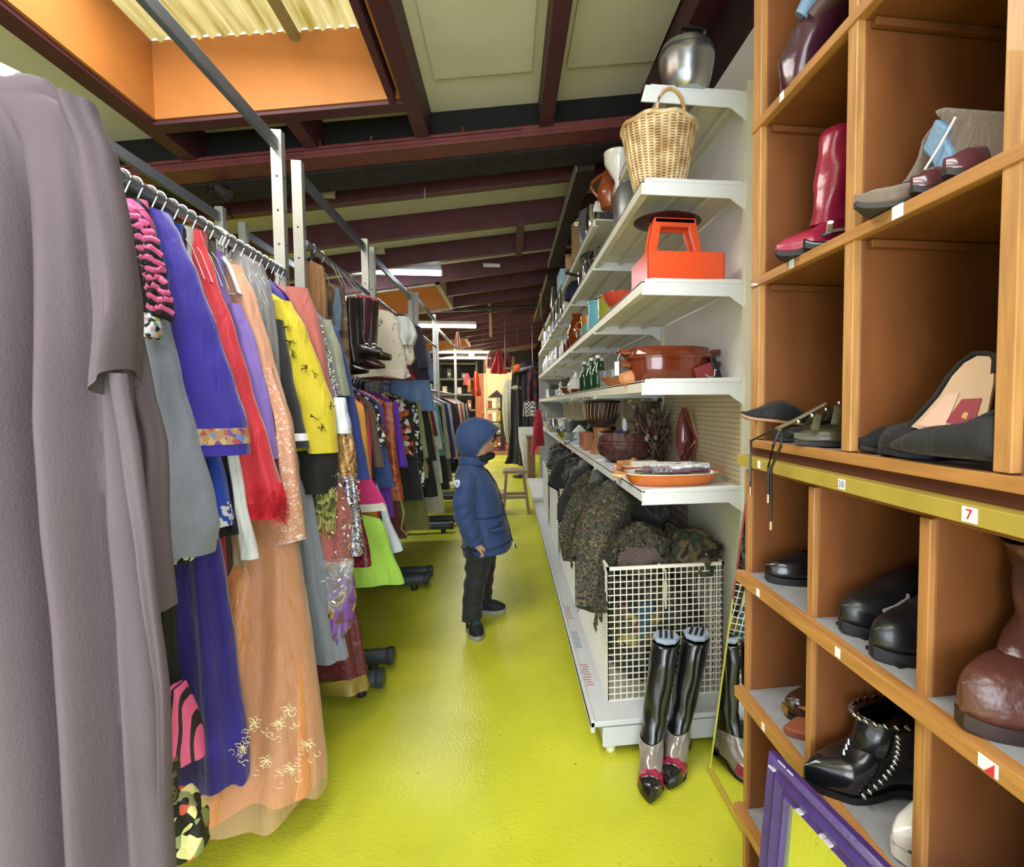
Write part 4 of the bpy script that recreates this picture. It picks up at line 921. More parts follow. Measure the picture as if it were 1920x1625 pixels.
m_lb = mat('1a1416', .3, var=.2, coat=.3); m_ox = mat('3c161e', .35, var=.2, coat=.3); m_br = mat('33201a', .35, var=.25, coat=.3); m_sol = mat('120e0c', .6)
hanging_boot('black leather boot with buckles hanging heel first from the upper rail', 2.86, [(560, 656, 676), (620, 656, 680), (665, 658, 690)], [(662, 630, 668, .03), (680, 642, 668, .04), (700, 648, 668, .04), (715, 652, 666, .03)], m_lb, m_sol)
hanging_boot('long black boot hanging beside the mottled waistcoat', 2.78, [(560, 650, 668), (640, 652, 672), (680, 652, 680)], [(652, 670, 702, .03), (670, 682, 700, .04), (690, 690, 698, .03)], m_lb, m_sol)
hanging_boot('oxblood leather boot with sharply pointed toe hanging from the upper rail', 2.96, [(560, 676, 698), (620, 676, 696), (655, 668, 690)], [(664, 655, 690, .03), (685, 660, 690, .045), (705, 672, 690, .035), (722, 684, 690, .012)], m_ox, m_sol)
hanging_boot('dark brown cowboy boot with rounded toe hanging from the upper rail', 3.06, [(565, 694, 710), (620, 692, 708), (650, 690, 706)], [(690, 640, 668, .03), (708, 652, 672, .045), (722, 660, 674, .04), (733, 664, 674, .028)], m_br, m_sol)
b = thing('boot_buckles', 'pair of small silver buckles on the hanging black boot', 'buckle', (RX+.2, 2.8, 1.5))
for px in (690, 704):
    c = on_y(px, 649, 2.80); MB().tube(loc_(b, [c+Vector((.014*math.cos(a), -.03, .01*math.sin(a))) for a in (0, .8, 1.6, 2.4, 3.2, 4, 4.8, 5.6)]), .003, 6, cyc=True).build('buckle', m_wire, b)
Y = 3.3; t = up('floral_blouse', 'cream blouse printed with grey flowers and white puff sleeve on the upper rail', 'blouse', Y)
m_cf = patt('noise', ['b8ae9c', 'bdb3a2', '5f5a58', 'bdb3a2'], 15, .7, pos=[0, .4, .60, .625])
fold_body(t, 'blouse_body', O([(700, 578), (732, 584), (752, 600), (758, 640), (764, 690), (766, 700)], Y), m_cf, seed=42, amp=.12, th=(.02, .03))
sleeve(t, 'puff_sleeve', SR([(594, 744, 766), (610, 746, 778), (630, 748, 783), (648, 756, 776)], Y-.03), fab('b9bab8'), th=.05, seed=30, amp=.25, k=7)
sleeve(t, 'cuff_frill', SR([(645, 758, 774), (670, 762, 778), (684, 762, 772)], Y-.03), m_cf, th=.025, seed=31, amp=.4, k=6)
fold_body(t, 'hem_frill', O([(766, 692), (770, 708)], Y), fab('c4bcae'), seed=43, steps=4, th=(.034, .05), amp=.5, hemwave=.01, cap_top=False)
MB().tube(loc_(t, [(RX, Y, 1.99), (RX+.07, Y, 1.975), (RX+.12, Y, 1.96)]), .012, 8).build('collar_band', fab('b83050'), t); hang(Y, 2.06)
Y = 3.46; t = up('plum_skirt', 'dark red and black skirt hem showing beneath the cream blouse', 'skirt', Y)
fold_body(t, 'skirt_body', O([(715, 590), (745, 640), (775, 700), (780, 712)], Y), patt('noise', ['2a1216', '7a1c28', '1a0c10'], 16, .7), seed=44)
Y = 3.8; t = up('dark_jumper', 'very dark plum knitted jumper at the end of the upper rail', 'jumper', Y)
fold_body(t, 'jumper_body', O([(760, 590), (780, 612), (792, 650), (800, 690), (803, 712)], Y), fab('221c2c', bump=.4, bscale=60), seed=45)
sleeve(t, 'sleeve', SR([(612, 770, 788), (650, 778, 800), (690, 786, 805)], Y-.03), fab('2a2234', bump=.4), th=.04, seed=33); hang(Y, 2.06)
Y = 4.2; t = up('blue_frill_blouse', 'light blue frilled blouse hanging between upper and lower rails', 'blouse', Y)
m_lb2 = patt('ring', ['7a9cd0', '9cb8e0', '5a7cb4'], 22, .6)
fold_body(t, 'blouse_body', O([(780, 700), (800, 706), (806, 720), (808, 745), (814, 770)], Y), m_lb2, seed=46, th=(.03, .06), amp=.5, k=11, left=.03)
t = thing('grey_garment', 'blue grey shirt hanging far back beside the tall rack posts', 'shirt', (RX, 4.6, 2.0)); fold_body(t, 'shirt_body', O([(790, 640), (806, 660), (812, 700), (813, 715)], 4.6), fab('7a86a8'), seed=47)
# red and yellow costumes in the distance
GD = 'festive costumes far back on the left'
for i, (nm, lb, px0, px1, y0, y1, Y, c) in enumerate((
   ('flamenco_dress', 'red and yellow ruffled flamenco costume far back on the left', 884, 902, 696, 742, 9.0, ('ring', ['c02030', 'c02030', 'd8a038'], 5)),
   ('red_frill_skirt', 'bright red frilled skirt hung left of the flamenco costume', 868, 884, 700, 722, 8.9, 'c82a30'),
   ('yellow_bodice', 'yellow bodice hung above the far rack', 876, 884, 712, 735, 8.8, 'e0b050'),
   ('pink_feather_gown', 'pale pink gown hung high in front of the far roof light', 852, 864, 622, 652, 8.2, 'e0a8a0'))):
    a = on_y(px0, y0, Y); b_ = on_y(px1, y1, Y); xc = (a.x+b_.x)/2
    t = thing(nm, lb, 'costume', (xc, Y, a.z), 0, GD)
    w = abs(b_.x-a.x)/2
    fold_body(t, 'costume_body', [(a.z, xc+w*.35, Y), (lerp(a.z, b_.z, .4), xc+w*.7, Y), (b_.z, xc+w, Y)], mres(c), xc=xc, n=36, steps=10, th=(.03, .1), seed=400+i, amp=.5, k=9)
# ================================================================ goods on the wall shelving
m_al = mat('a9adb2', .28, .9, var=.1, scale=12, bump=.05); m_ag = mat('c6c8cc', .15, 1.0, var=.05); m_alr = mat('8d9094', .4, .7, var=.15, scale=14)
m_tc = mat('b0673e', .6, var=.12); m_brg = mat('6e2f1c', .16, var=.15, scale=9, coat=.7); m_amb = mat('8a3c12', .08, var=.15, coat=.6, trans=.3)
m_gl = mat('dfe8ea', .04, var=0, trans=.92, alpha=.55, spec=.8); m_grn = mat('1f4a22', .06, var=.1, coat=.5, trans=.35); m_whc = mat('e8e6e0', .15, var=.03, coat=.5)
m_blk = mat('141416', .35, var=.1); m_card = mat('a8845a', .85, var=.1, scale=10); m_nvy = mat('14173a', .8, var=.2)
def lat(name, label, cat, px, X, z, prof, m, n=22, group=None, part=None, sx=1, sy=1, Y=None, extra=None, rz=0):
    """round vessel standing at height z in column px; prof in metres"""
    Y = Y or yat(px, X, z+.08)
    t = thing(name, label, cat, (X, Y, z), rz, group)
    MB().lathe(prof, (0, 0, 0), n, ca=True, cb=False, sx=sx, sy=sy).build(part or 'body', m, t, ang=.6)
    if extra: extra(t)
    return t
def vess(h, rb, rt, rm=None, wall=.004, lip=.0):
    rm = rm or (rb+rt)/2
    return [(rb*.9, 0), (rb, .006), (lerp(rb, rm, .7), h*.25), (rm, h*.5), (lerp(rm, rt, .6), h*.78), (rt+lip, h), (rt+lip-wall, h), (lerp(rm, rt, .6)-wall, h*.75), (rm-wall, h*.5), (rb*.85, .01), (0.001, .009)]
def ring_handle(t, p0, p1, out, r, m, name='handle', n=9):
    a, b_ = Vector(p0), Vector(p1); o = Vector(out)
    MB().tube([a.lerp(b_, k/n)+o*math.sin(PI*k/n) for k in range(n+1)], r, 8).build(name, m, t)
# top: aluminium cooking pot lying with its lid and black handle
Y = yat(1287, .66, 2.53); t = thing('aluminium_pot', 'large dented aluminium pot with black lid handle on the topmost shelf', 'pot', (.66, Y, 2.42))
MB().lathe([(.065, 0), (.075, .01), (.088, .05), (.098, .105), (.1, .13), (.094, .14)], (0, 0, 0), 36, cb=False).build('pot_body', m_al, t)
MB().lathe([(.101, .13), (.1, .137), (.09, .158), (.06, .172), (.02, .178), (.001, .179)], (0, 0, 0), 36, ca=False).build('lid', m_al, t)
MB().tube([(-.045, -.05, .155), (-.045, -.06, .185), (-.02, -.06, .193), (.03, -.06, .193), (.045, -.06, .185), (.045, -.05, .155)], .009, 8, flat=.8).build('lid_handle', m_blk, t)
# wicker basket
wm = bpy.data.materials.new('wicker'); wm.use_nodes = True
N = wm.node_tree.nodes; L = wm.node_tree.links; b = N['Principled BSDF']; b.inputs['Roughness'].default_value = .6
n1 = N.new('ShaderNodeTexNoise'); n1.inputs['Scale'].default_value = 18; tc = N.new('ShaderNodeTexCoord'); L.new(tc.outputs['Object'], n1.inputs['Vector'])
r = N.new('ShaderNodeValToRGB'); r.color_ramp.elements[0].color = lin('b48e5a'); r.color_ramp.elements[1].color = lin('e6cfa2'); r.color_ramp.elements[0].position = .35; r.color_ramp.elements[1].position = .65; L.new(n1.outputs[0], r.inputs[0]); L.new(r.outputs[0], b.inputs['Base Color'])
Y = 1.885; t = thing('wicker_basket', 'tall tapering wicker basket with two loop handles on the second shelf', 'basket', (.585, Y, 2.097))
b = MB(); NS = 30; H_ = .238
for i in range(50):                                  # woven rounds: in and out of the stakes
    u = i/49; z = .008+H_*.93*u; r0 = lerp(.085, .136, u**.8); pts = []
    for j in range(NS*3):
        q = 2*PI*j/(NS*3); w = .0036*math.cos(NS/2*q+(PI if i % 2 else 0)); pts.append(((r0+w)*math.cos(q), (r0+w)*math.sin(q), z))
    b.tube(pts, .0031, 5, cyc=True, up=(0, 0, 1))
b.build('weave', wm, t)
b = MB()
for j in range(NS):
    q = 2*PI*(j+.5)/NS; b.tube([(lerp(.085, .138, (k/6)**.8)*math.cos(q), lerp(.085, .138, (k/6)**.8)*math.sin(q), H_*k/6) for k in range(7)], .0046, 6)
b.lathe([(.08, 0), (.08, .006), (.001, .006)], n=24); b.build('stakes', wm, t)
MB().tube([(.14*math.cos(q), .14*math.sin(q), H_+.004*math.sin(8*q)) for q in [2*PI*k/48 for k in range(48)]], .008, 8, cyc=True).build('rim', wm, t)
for s_ in (-1, 1):
    bb = MB()
    for k in (-.0045, .0045): bb.tube([(s_*(.148+k*.5)*math.cos(a*.28), -.03+.0, 0) if 0 else ((.05*math.cos(PI-PI*v)), s_*(.137+k), H_+.075*math.sin(PI*v)) for v in [w/10 for w in range(11)]], .0048, 6)
    bb.build('loop_handle', wm, t)
# tall aluminium churn behind basket
lat('aluminium_churn', 'plain tall aluminium churn just behind the wicker basket', 'churn', 1178, .60, 2.097, [(.07, 0), (.075, .01), (.075, .2), (.06, .25), (.045, .27), (.045, .29), (.05, .3)], m_alr, Y=2.42)
# ---- level above the second shelf (2.30)
Z = 2.331
t = lat('funnel', 'white enamel funnel jug behind the wicker basket', 'funnel', 1160, .56, Z, [(.015, 0), (.02, .07), (.07, .15), (.075, .2), (.07, .2), (.018, .07)], m_whc)
t = lat('stoneware_jug', 'orange brown glazed jug on the high shelf left of the wicker basket', 'jug', 1143, .55, Z, vess(.19, .05, .035, .07), mat('8a4220', .25, coat=.5), extra=lambda t: ring_handle(t, (-.06, 0, .06), (-.035, 0, .18), (-.05, 0, 0), .008, mat('8a4220', .25, coat=.5)))
t = lat('cooking_pot', 'large dark grey enamel cooking pot with handle high on the shelf', 'pot', 1124, .61, Z, vess(.21, .12, .135, .14), mat('5d6066', .45, var=.15), extra=lambda t: (MB().tube([(-.14, -.02, .14), (-.165, -.02, .14), (-.165, .02, .14), (-.14, .02, .14)], .006, 6).build('handle', m_ag, t), MB().lathe([(.137, .205), (.1, .225), (.001, .232)], n=22, ca=False).build('lid', mat('6a6d72', .4), t)))
t = lat('milk_jug', 'shiny silver milk jug beside the grey enamel pot', 'jug', 1112, .53, Z, vess(.17, .045, .035, .05), m_ag)
def bx(name, label, cat, px, X, z, w, d, h, m, group=None, rz=0, face=None, Y=None, parts=()):
    Y = Y or yat(px, X, z+h/2); t = thing(name, label, cat, (X, Y, z), rz, group)
    MB().box((-w/2, -d/2, 0), (w/2, d/2, h)).build('box_body', m, t, smooth=False, bevel=.002)
    if face: MB().box((-w/2*.8, -d/2-.001, h*.15), (w/2*.8, -d/2, h*.85)).build('printed_panel', face, t, smooth=False)
    for (nm, a, b_, mm) in parts: MB().box(a, b_).build(nm, mm, t, smooth=False, bevel=.001)
    return t
bx('cardboard_box', 'tilted cardboard box with blue lettering behind the grey enamel pot', 'box', 1095, .55, Z, .12, .2, .26, m_card, face=patt('noise', ['a8845a', '4a5a94', 'a8845a'], 20, .8, pos=[0, .56, .66]), rz=.2)
bx('cardboard_box', 'small open cardboard box with a punched handle hole on the high shelf', 'box', 1078, .53, Z, .13, .12, .1, m_card, rz=-.3, parts=[('flap', (-.065, -.1, .095), (.065, -.06, .1), m_card)])
bx('printed_box', 'white and pale blue picture box high on the shelf beside the cardboard box', 'box', 1061, .53, Z, .13, .3, .14, patt('noise', ['cfe4ee', 'a8cfe0', 'e8f2f4'], 8, .5), parts=[])
lat('coffee_pot', 'tall silver coffee pot left of the pale blue picture box', 'pot', 1041, .52, Z, vess(.22, .06, .045, .055), m_ag, extra=lambda t: (ring_handle(t, (-.05, 0, .05), (-.045, 0, .18), (-.05, 0, 0), .006, m_blk), MB().ball((0, 0, .235), .014).build('lid_knob', m_blk, t)))
# ladles hanging from the shelf edge
for k, px in enumerate((1034, 1040, 1046, 1052)):
    Y = yat(px, .47, 2.2); t = thing('ladle', 'one of the dark handled steel ladles hanging in a bunch from the high shelf edge', 'ladle', (.468, Y, 2.29), 0, 'ladles hanging from the shelf edge')
    MB().tube([(0, 0, 0), (0, 0, -.16)], .006, 6).build('handle', m_blk, t); MB().tube([(0, 0, -.16), (0, 0, -.27)], .003, 6).build('rod', m_ag, t)
    MB().ball((-.01, 0, -.29), .022, sc=(1, 1, .7)).build('bowl', m_ag, t)
# ---- second shelf (2.06): silver ware
Z = PZ[2]
tp = lat('teapot', 'round silver teapot on the second shelf, nearest of the silverware', 'teapot', 1122, .56, Z, vess(.14, .05, .04, .085), m_ag, extra=lambda t: (ring_handle(t, (-.07, 0, .04), (-.05, 0, .13), (-.05, 0, 0), .007, m_blk), MB().tube([(.07, 0, .05), (.11, 0, .09), (.125, 0, .13)], [.015, .011, .008], 8).build('spout', m_ag, t), MB().ball((0, 0, .15), .012).build('lid_knob', m_blk, t)))
lat('sugar_bowl', 'lumpy silver bowl beside the teapot on the second shelf', 'bowl', 1110, .53, Z, vess(.12, .04, .05, .06), m_ag)
t = lat('saucepan', 'small silver pan with a short black handle pointing to the aisle', 'pan', 1098, .53, Z, vess(.08, .05, .055), m_ag, extra=lambda t: MB().tube([(-.05, 0, .06), (-.14, -.02, .075)], .01, 8).build('handle', m_blk, t))
lat('fabric_cover', 'dark navy cloth tea cosy slumped on the second shelf', 'tea cosy', 1082, .54, Z, [(.1, 0), (.105, .03), (.09, .09), (.05, .14), (.001, .15)], m_nvy, n=16)
for k, (px, nm, lb, pr, mm) in enumerate(((1066, 'creamer', 'pale grey ceramic creamer left of the navy tea cosy', vess(.13, .04, .035, .055), m_whc), (1058, 'beaker', 'steel beaker on the second shelf between creamer and glass jar', vess(.12, .035, .04), m_ag), (1049, 'storage_jar', 'glass storage jar with yellow contents on the second shelf', vess(.14, .045, .045), m_gl), (1042, 'measuring_cup', 'blue banded measuring cup far along the second shelf', vess(.12, .04, .045), mat('8aa0c8', .3)),
      (1036, 'cutlery_pot', 'white cutlery pot far along the second shelf', vess(.13, .045, .05), m_whc), (1030, 'glass_vase', 'plain glass vase far along the second shelf', vess(.17, .035, .04), m_gl), (1026, 'steel_canister', 'steel canister near the far end of the second shelf', vess(.18, .05, .05), m_al), (1021, 'glass_carafe', 'glass carafe at the far end of the second shelf', vess(.2, .045, .03, .05), m_gl))):
    lat(nm, lb, nm.split('_')[-1], px, .54, Z, pr, mm, n=16)
# hanging wooden spoon thing / dark implements further along
for px, py, ln, nm, lb, mm in ((1014, 552, .3, 'wooden_spoon', 'long pale wooden spoon hanging beyond the end of the ladles', wood('b8987a')), (1020, 600, .12, 'pepper_mill', 'dark pepper mill lying far along the second shelf', m_blk)):
    p = on_x(px, py, .46); t = thing(nm, lb, nm.split('_')[-1], tuple(p))
    MB().tube([(0, 0, -ln), (0, 0, -.04), (0, 0, 0)], [.007, .008, .018], 8).build('shaft', mm, t); MB().ball((0, 0, 0), .022, sc=(1, .4, 1.4)).build('head', mm, t)
# ---- third shelf (1.70)
Z = PZ[3]
m_orp = mat('e8552a', .28, var=.04, coat=.3)
Y = 1.905; t = thing('bottle_carrier', 'bright orange plastic bottle carrier with trapezoid handle on the third shelf', 'bottle carrier', (.66, Y, Z))
a = on_y(1193, 500, 1.78).x-.635; W2 = .145
b = MB(); w = .148; d = .12; h = .115
for (p, q) in (((-w, -d, 0), (w, -d+.006, h)), ((-w, d-.006, 0), (w, d, h)), ((-w, -d, 0), (-w+.006, d, h)), ((w-.006, -d, 0), (w, d, h)), ((-w, -d, 0), (w, d, .005))): b.box(p, q)
b.build('tray', m_orp, t, smooth=False, bevel=.003)
# handle panel: trapezoid with a window
def frame_panel(outer, inner, y0, y1):
    n = len(outer); vs = [(x, y0, z) for x, z in outer+inner]+[(x, y1, z) for x, z in outer+inner]; fs = []
    for i in range(n):
        k = (i+1) % n; fs += [(i, k, n+k, n+i), (2*n+i, 2*n+k, 3*n+k, 3*n+i), (i, k, 2*n+k, 2*n+i), (n+i, n+k, 3*n+k, 3*n+i)]
    return vs, fs
vs, fs = frame_panel([(-.125, h-.02), (.105, h-.02), (.07, .27), (-.095, .27)], [(-.085, h+.015), (.07, h+.015), (.042, .235), (-.068, .235)], -.03, -.012)
MB().add(vs, fs).build('handle_front', m_orp, t, smooth=False, bevel=.004)
vs, fs = frame_panel([(-.125, h-.02), (.105, h-.02), (.07, .27), (-.095, .27)], [(-.085, h+.015), (.07, h+.015), (.042, .235), (-.068, .235)], .03, .045)
MB().add(vs, fs).build('handle_back', m_orp, t, smooth=False, bevel=.004)
MB().box((-.095, -.03, .245), (.07, .045, .27)).build('handle_grip', m_orp, t, smooth=False, bevel=.006)
t = thing('wire_rack', 'black wire kitchen gadget behind the window of the orange bottle carrier', 'gadget', (.70, 2.10, Z))
MB().tube([(-.09, 0, .0), (-.09, 0, .2), (.08, 0, .2), (.08, 0, 0)], .009, 8).build('frame', m_blk, t); MB().tube([(-.02, -.03, .1), (.02, -.03, .2)], .003, 6).build('steel_pin', m_ag, t); MB().box((-.1, -.02, .12), (.1, .02, .14)).build('bar', m_blk, t)
t = thing('felt_hat', 'flat black felt hat lying on the orange carrier handle, under the second shelf', 'hat', (.64, 1.95, Z+.272))
MB().lathe([(.12, 0), (.135, .004), (.12, .01), (.07, .02), (.055, .03), (.001, .034)], n=26, sx=1.0, sy=.9).build('felt', m_blk, t)
t = lat('red_bowl', 'shallow red bowl beside the orange bottle carrier', 'bowl', 1176, .57, Z, vess(.07, .05, .12, .10), mat('b8402e', .3, coat=.4)); 
t = thing('yellow_scoop', 'yellow plastic scoop with rounded end resting in the red bowl', 'scoop', (.51, t.location.y+.06, Z+.075), .4)
MB().tube([(-.05, 0, 0), (-.03, 0, .002), (.02, 0, .004), (.08, 0, .006)], [.015, .024, .022, .012], 10, flat=.6).build('scoop_body', mat('d8a83a', .35), t)
lat('enamel_pot', 'olive green lidded enamel pot left of the red bowl', 'pot', 1150, .56, Z, vess(.11, .08, .085), mat('8a8a2c', .25, coat=.5), extra=lambda t: (MB().lathe([(.092, .11), (.09, .118), (.03, .135), (.001, .137)], n=22, ca=False).build('lid', mat('9a8c6a', .4), t), MB().ball((0, 0, .145), .013).build('lid_knob', mat('9a8c6a', .4), t)))
lat('blue_canister', 'turquoise blue cylindrical canister with rimmed lid on the third shelf', 'canister', 1123, .55, Z, [(.062, 0), (.064, .005), (.064, .15), (.069, .153), (.069, .165), (.06, .168), (.001, .168)], mat('5fa8b8', .35), part='canister_body')
lat('green_mug', 'sea green and amber glazed mug left of the turquoise canister', 'mug', 1103, .53, Z, vess(.13, .04, .05, .045), patt('stripe', ['5a9a86', 'a8682c'], 2.2, .2, coat=.6), extra=lambda t: ring_handle(t, (-.04, 0, .03), (-.045, 0, .1), (-.04, 0, 0), .006, mat('a8682c', .2)))
lat('amber_jug', 'shiny amber brown glazed jug on the third shelf', 'jug', 1082, .54, Z, vess(.24, .05, .03, .075), m_amb, extra=lambda t: (ring_handle(t, (.06, 0, .08), (.03, 0, .22), (.05, 0, 0), .008, m_amb), MB().lathe([(.035, .235), (.045, .25), (.03, .25)], n=16, ca=False).build('spout', m_amb, t)))
for k, (px, nm, lb, pr, mm) in enumerate(((1094, 'liqueur_glass', 'clear liqueur glass between green mug and amber jug', vess(.09, .025, .03), m_gl), (1070, 'brown_cup', 'small brown glazed cup left of the amber jug', vess(.1, .035, .045), m_brg), (1064, 'brown_mug', 'second small brown glazed mug left of the amber jug', vess(.09, .04, .045), m_brg), (1056, 'white_bottle', 'slim pale bottle on the third shelf', vess(.17, .03, .015, .032), m_whc), (1050, 'grey_pitcher', 'grey pitcher on the third shelf beside the slim pale bottle', vess(.14, .045, .04), m_al),
      (1044, 'oil_bottle', 'clear oil bottle on the third shelf', vess(.19, .035, .016, .036), m_gl), (1038, 'white_vase', 'white narrow vase toward the far end of the third shelf', vess(.18, .03, .02, .04), m_whc), (1033, 'glass_bottle', 'tall glass bottle toward the far end of the third shelf', vess(.22, .035, .015, .036), m_gl), (1028, 'white_jug', 'white jug near the far end of the third shelf', vess(.2, .05, .03, .055), m_whc), (1023, 'porcelain_bottle', 'porcelain bottle last on the third shelf', vess(.2, .04, .018, .045), m_whc))):
    lat(nm, lb, nm.split('_')[-1], px, .54, Z, pr, mm, n=16)
# ---- fourth shelf (1.348)
Z = PZ[4]
Y = 2.03; t = thing('casserole', 'large brown glazed oval casserole with lid and knobbed handles on the fourth shelf', 'casserole', (.672, Y, Z))
ov = lambda a, b_, z, n=40: [(a*math.copysign(abs(math.cos(q))**.8, math.cos(q)), b_*math.copysign(abs(math.sin(q))**.8, math.sin(q)), z) for q in [2*PI*k/n for k in range(n)]]
MB().loft([ov(.155, .105, 0), ov(.165, .112, .008), ov(.172, .118, .06), ov(.178, .122, .098)], True, False).build('dish', m_brg, t)
MB().loft([ov(.188, .13, .098), ov(.19, .132, .108), ov(.18, .122, .114), ov(.172, .114, .14), ov(.165, .108, .146), ov(.10, .06, .15), ov(.01, .01, .151)], True, True).build('lid', m_brg, t)
for s_ in (-1, 1):
    for z in (.075, .125):
        b = MB(); b.tube([(s_*.17, -.035, z), (s_*.205, -.03, z+.004), (s_*.215, 0, z+.006), (s_*.205, .03, z+.004), (s_*.17, .035, z)], [.012, .014, .012, .014, .012], 8); b.build('handle', m_brg, t)
b = thing('price_tag', 'white paper tag hanging from the casserole handle', 'tag', (.44, Y-.05, Z+.05)); MB().tube([(.012, .0, .07), (.0, -.01, .04), (0, -.01, .03)], .0012, 5).build('string', m_whc, b); MB().box((-.012, -.012, -.02), (.006, -.009, .035)).build('paper', m_whc, b, smooth=False)
Y = 1.93; t = thing('knife_holder', 'red and black tool roll with steel clip beside the casserole, close to the pigeonholes', 'holder', (.835, Y, Z))
M2 = Matrix.Rotation(-.35, 4, 'Y')
MB().box((-.075, -.03, .0), (.0, .03, .085), M2).build('red_body', mat('8a3238', .5), t, smooth=False, bevel=.004)
MB().box((.0, -.032, -.01), (.022, .032, .1), M2).build('black_grip', m_blk, t, smooth=False, bevel=.003)
MB().tube([(-.055, -.034, .03), (-.04, -.038, .018), (-.02, -.036, .024), (-.012, -.034, .05)], .004, 6).build('clip', m_ag, t)
t = lat('terracotta_dish', 'terracotta dish with pale orange stoneware bottle lying inside, beside the casserole', 'dish', 1165, .57, Z, vess(.045, .06, .11), m_tc)
Yd = t.location.y; t = thing('salt_pot', 'pale orange egg shaped pot lying against the casserole', 'pot', (.515, 2.02, Z+.0), .3); MB().lathe([(.001, -.06), (.02, -.055), (.036, -.02), (.04, .02), (.03, .06), (.018, .07), (.001, .07)], (0, 0, .02), 18, ax=Matrix.Rotation(PI/2, 3, 'Y')).build('pot_body', mat('c98a5a', .5), t)
gbot = None
for k, (px, X) in enumerate(((1096, .55), (1103, .60), (1109, .55), (1115, .62), (1121, .56), (1128, .62))):
    Y = yat(px, X, Z+.1)
    if gbot is None:
        gbot = thing('green_bottle', 'one of the dark green glass bottles standing together left of the terracotta dish', 'bottle', (X, Y, Z), 0, 'dark green bottles on the fourth shelf')
        MB().lathe([(.033, 0), (.036, .006), (.036, .1), (.03, .13), (.014, .16), (.013, .2)], n=16, cb=False).build('glass', m_grn, gbot); MB().lathe([(.016, .2), (.016, .218), (.001, .22)], n=12, ca=False).build('stopper', m_whc, gbot); MB().tube([(.014, 0, .21), (.02, 0, .18), (.014, .005, .165)], .0015, 5).build('wire_clip', m_ag, gbot)
    else: dup(gbot, (X, Y, Z))
for k, (px, X) in enumerate(((1134, .54), (1141, .56), (1149, .56), (1138, .64), (1147, .66))):
    if k == 0: gg = lat('drinking_glass', 'one of the clear drinking glasses beside the terracotta dish', 'glass', px, X, Z, vess(.1, .028, .033), m_gl, group='clear glasses on the fourth shelf')
    else: dup(gg, (X, yat(px, X, Z+.05), Z))
for k, (px, nm, lb, pr, mm) in enumerate(((1080, 'garlic_jar', 'round pale ceramic garlic jar with pointed lid on the fourth shelf', [(.04, 0), (.07, .03), (.075, .07), (.05, .11), (.02, .135), (.012, .17), (.001, .172)], m_whc), (1088, 'tall_tray', 'dark wooden tray edge under the garlic jar', [(.07, 0), (.075, .03), (.07, .03), (.06, .008)], m_brg), (1068, 'herb_bowl', 'shallow brown bowl of dried herbs on the fourth shelf', vess(.06, .05, .09), m_brg),
    (1060, 'candle_holder', 'pale candle holder on the fourth shelf', vess(.13, .03, .02, .015), m_whc), (1052, 'white_figurine', 'knobbly white figurine on the fourth shelf', [(.04, 0), (.03, .03), (.045, .06), (.02, .09), (.03, .12), (.001, .15)], m_whc), (1043, 'planter', 'grey planter box with small dark leaves near the far end of the fourth shelf', vess(.08, .08, .09), m_al), (1034, 'seal_box', 'pale ceramic box last on the fourth shelf', vess(.1, .07, .07), m_whc))):
    t = lat(nm, lb, nm.split('_')[-1], px, .55, Z, pr, mm, n=18)
    if nm in ('planter', 'herb_bowl'):
        b = MB(); rr = random.Random(k)
        for i in range(60): b.ball((rr.uniform(-.07, .07), rr.uniform(-.07, .07), .075+rr.uniform(0, .07)), .012, 5, 4, (1, .5, 1))
        tag(b.build('leaves', mat('4a5036', .8), t), kind='stuff')
# shelf edge cable ties
for k, y in enumerate((2.77, 3.1, 3.8, 4.6)):
    t = thing('cable_tie', 'thin pale wire loop hooked around the front edge of the fourth shelf', 'wire', (.48, y, 1.375), 0, 'wire loops on the fourth shelf edge')
    MB().tube([(.0, 0, .012), (-.008, 0, 0), (-.008, 0, -.045), (.01, 0, -.05)], .0022, 6).build('wire', mat('b8b8a8', .5), t)
# ---- fifth shelf (0.945)
Z = PZ[5]
def oval_dish(name, label, x, y, z, a, b_, h, mo, mi_, rz=0):
    t = thing(name, label, 'dish', (x, y, z), rz)
    MB().loft([ov(a*.82, b_*.8, 0), ov(a*.9, b_*.9, .012), ov(a*.98, b_*.98, h), ov(a, b_, h)], True, False).build('outside', mo, t)
    MB().loft([ov(a*1.01, b_*1.01, h), ov(a*1.01, b_*1.01, h+.003), ov(a*.96, b_*.96, h+.002), ov(a*.88, b_*.86, .016), ov(.01, .01, .014)], False, True).build('enamel_inside', mi_, t)
    for s_ in (-1, 1): MB().loft([[(s_*(a-.01), -.03, h-.003), (s_*(a+.03), -.018, h+.004), (s_*(a+.03), .018, h+.004), (s_*(a-.01), .03, h-.003)], [(s_*(a-.01), -.03, h+.003), (s_*(a+.03), -.018, h+.01), (s_*(a+.03), .018, h+.01), (s_*(a-.01), .03, h+.003)]]).build('handle', mo, t, bevel=.003)
    return t
m_oro = mat('cf6d22', .2, var=.08, coat=.6, scale=10)
p = on_z(1290, 905, Z)
t = oval_dish('oval_dish', 'long orange enamelled oval gratin dish at the front of the fifth shelf', .645, 1.92, Z, .19, .105, .045, m_oro, m_whc)
t = thing('folded_cloth', 'folded striped woven cloth in green, ochre and plum lying in the orange oval dish', 'cloth', (.645, 1.92, Z+.02))
m_clo = patt('stripe', ['3f5a52', '8a7a2c', '3a2a34', '6a7a70', 'b8a8a0'], 26, .95, bump=.4)
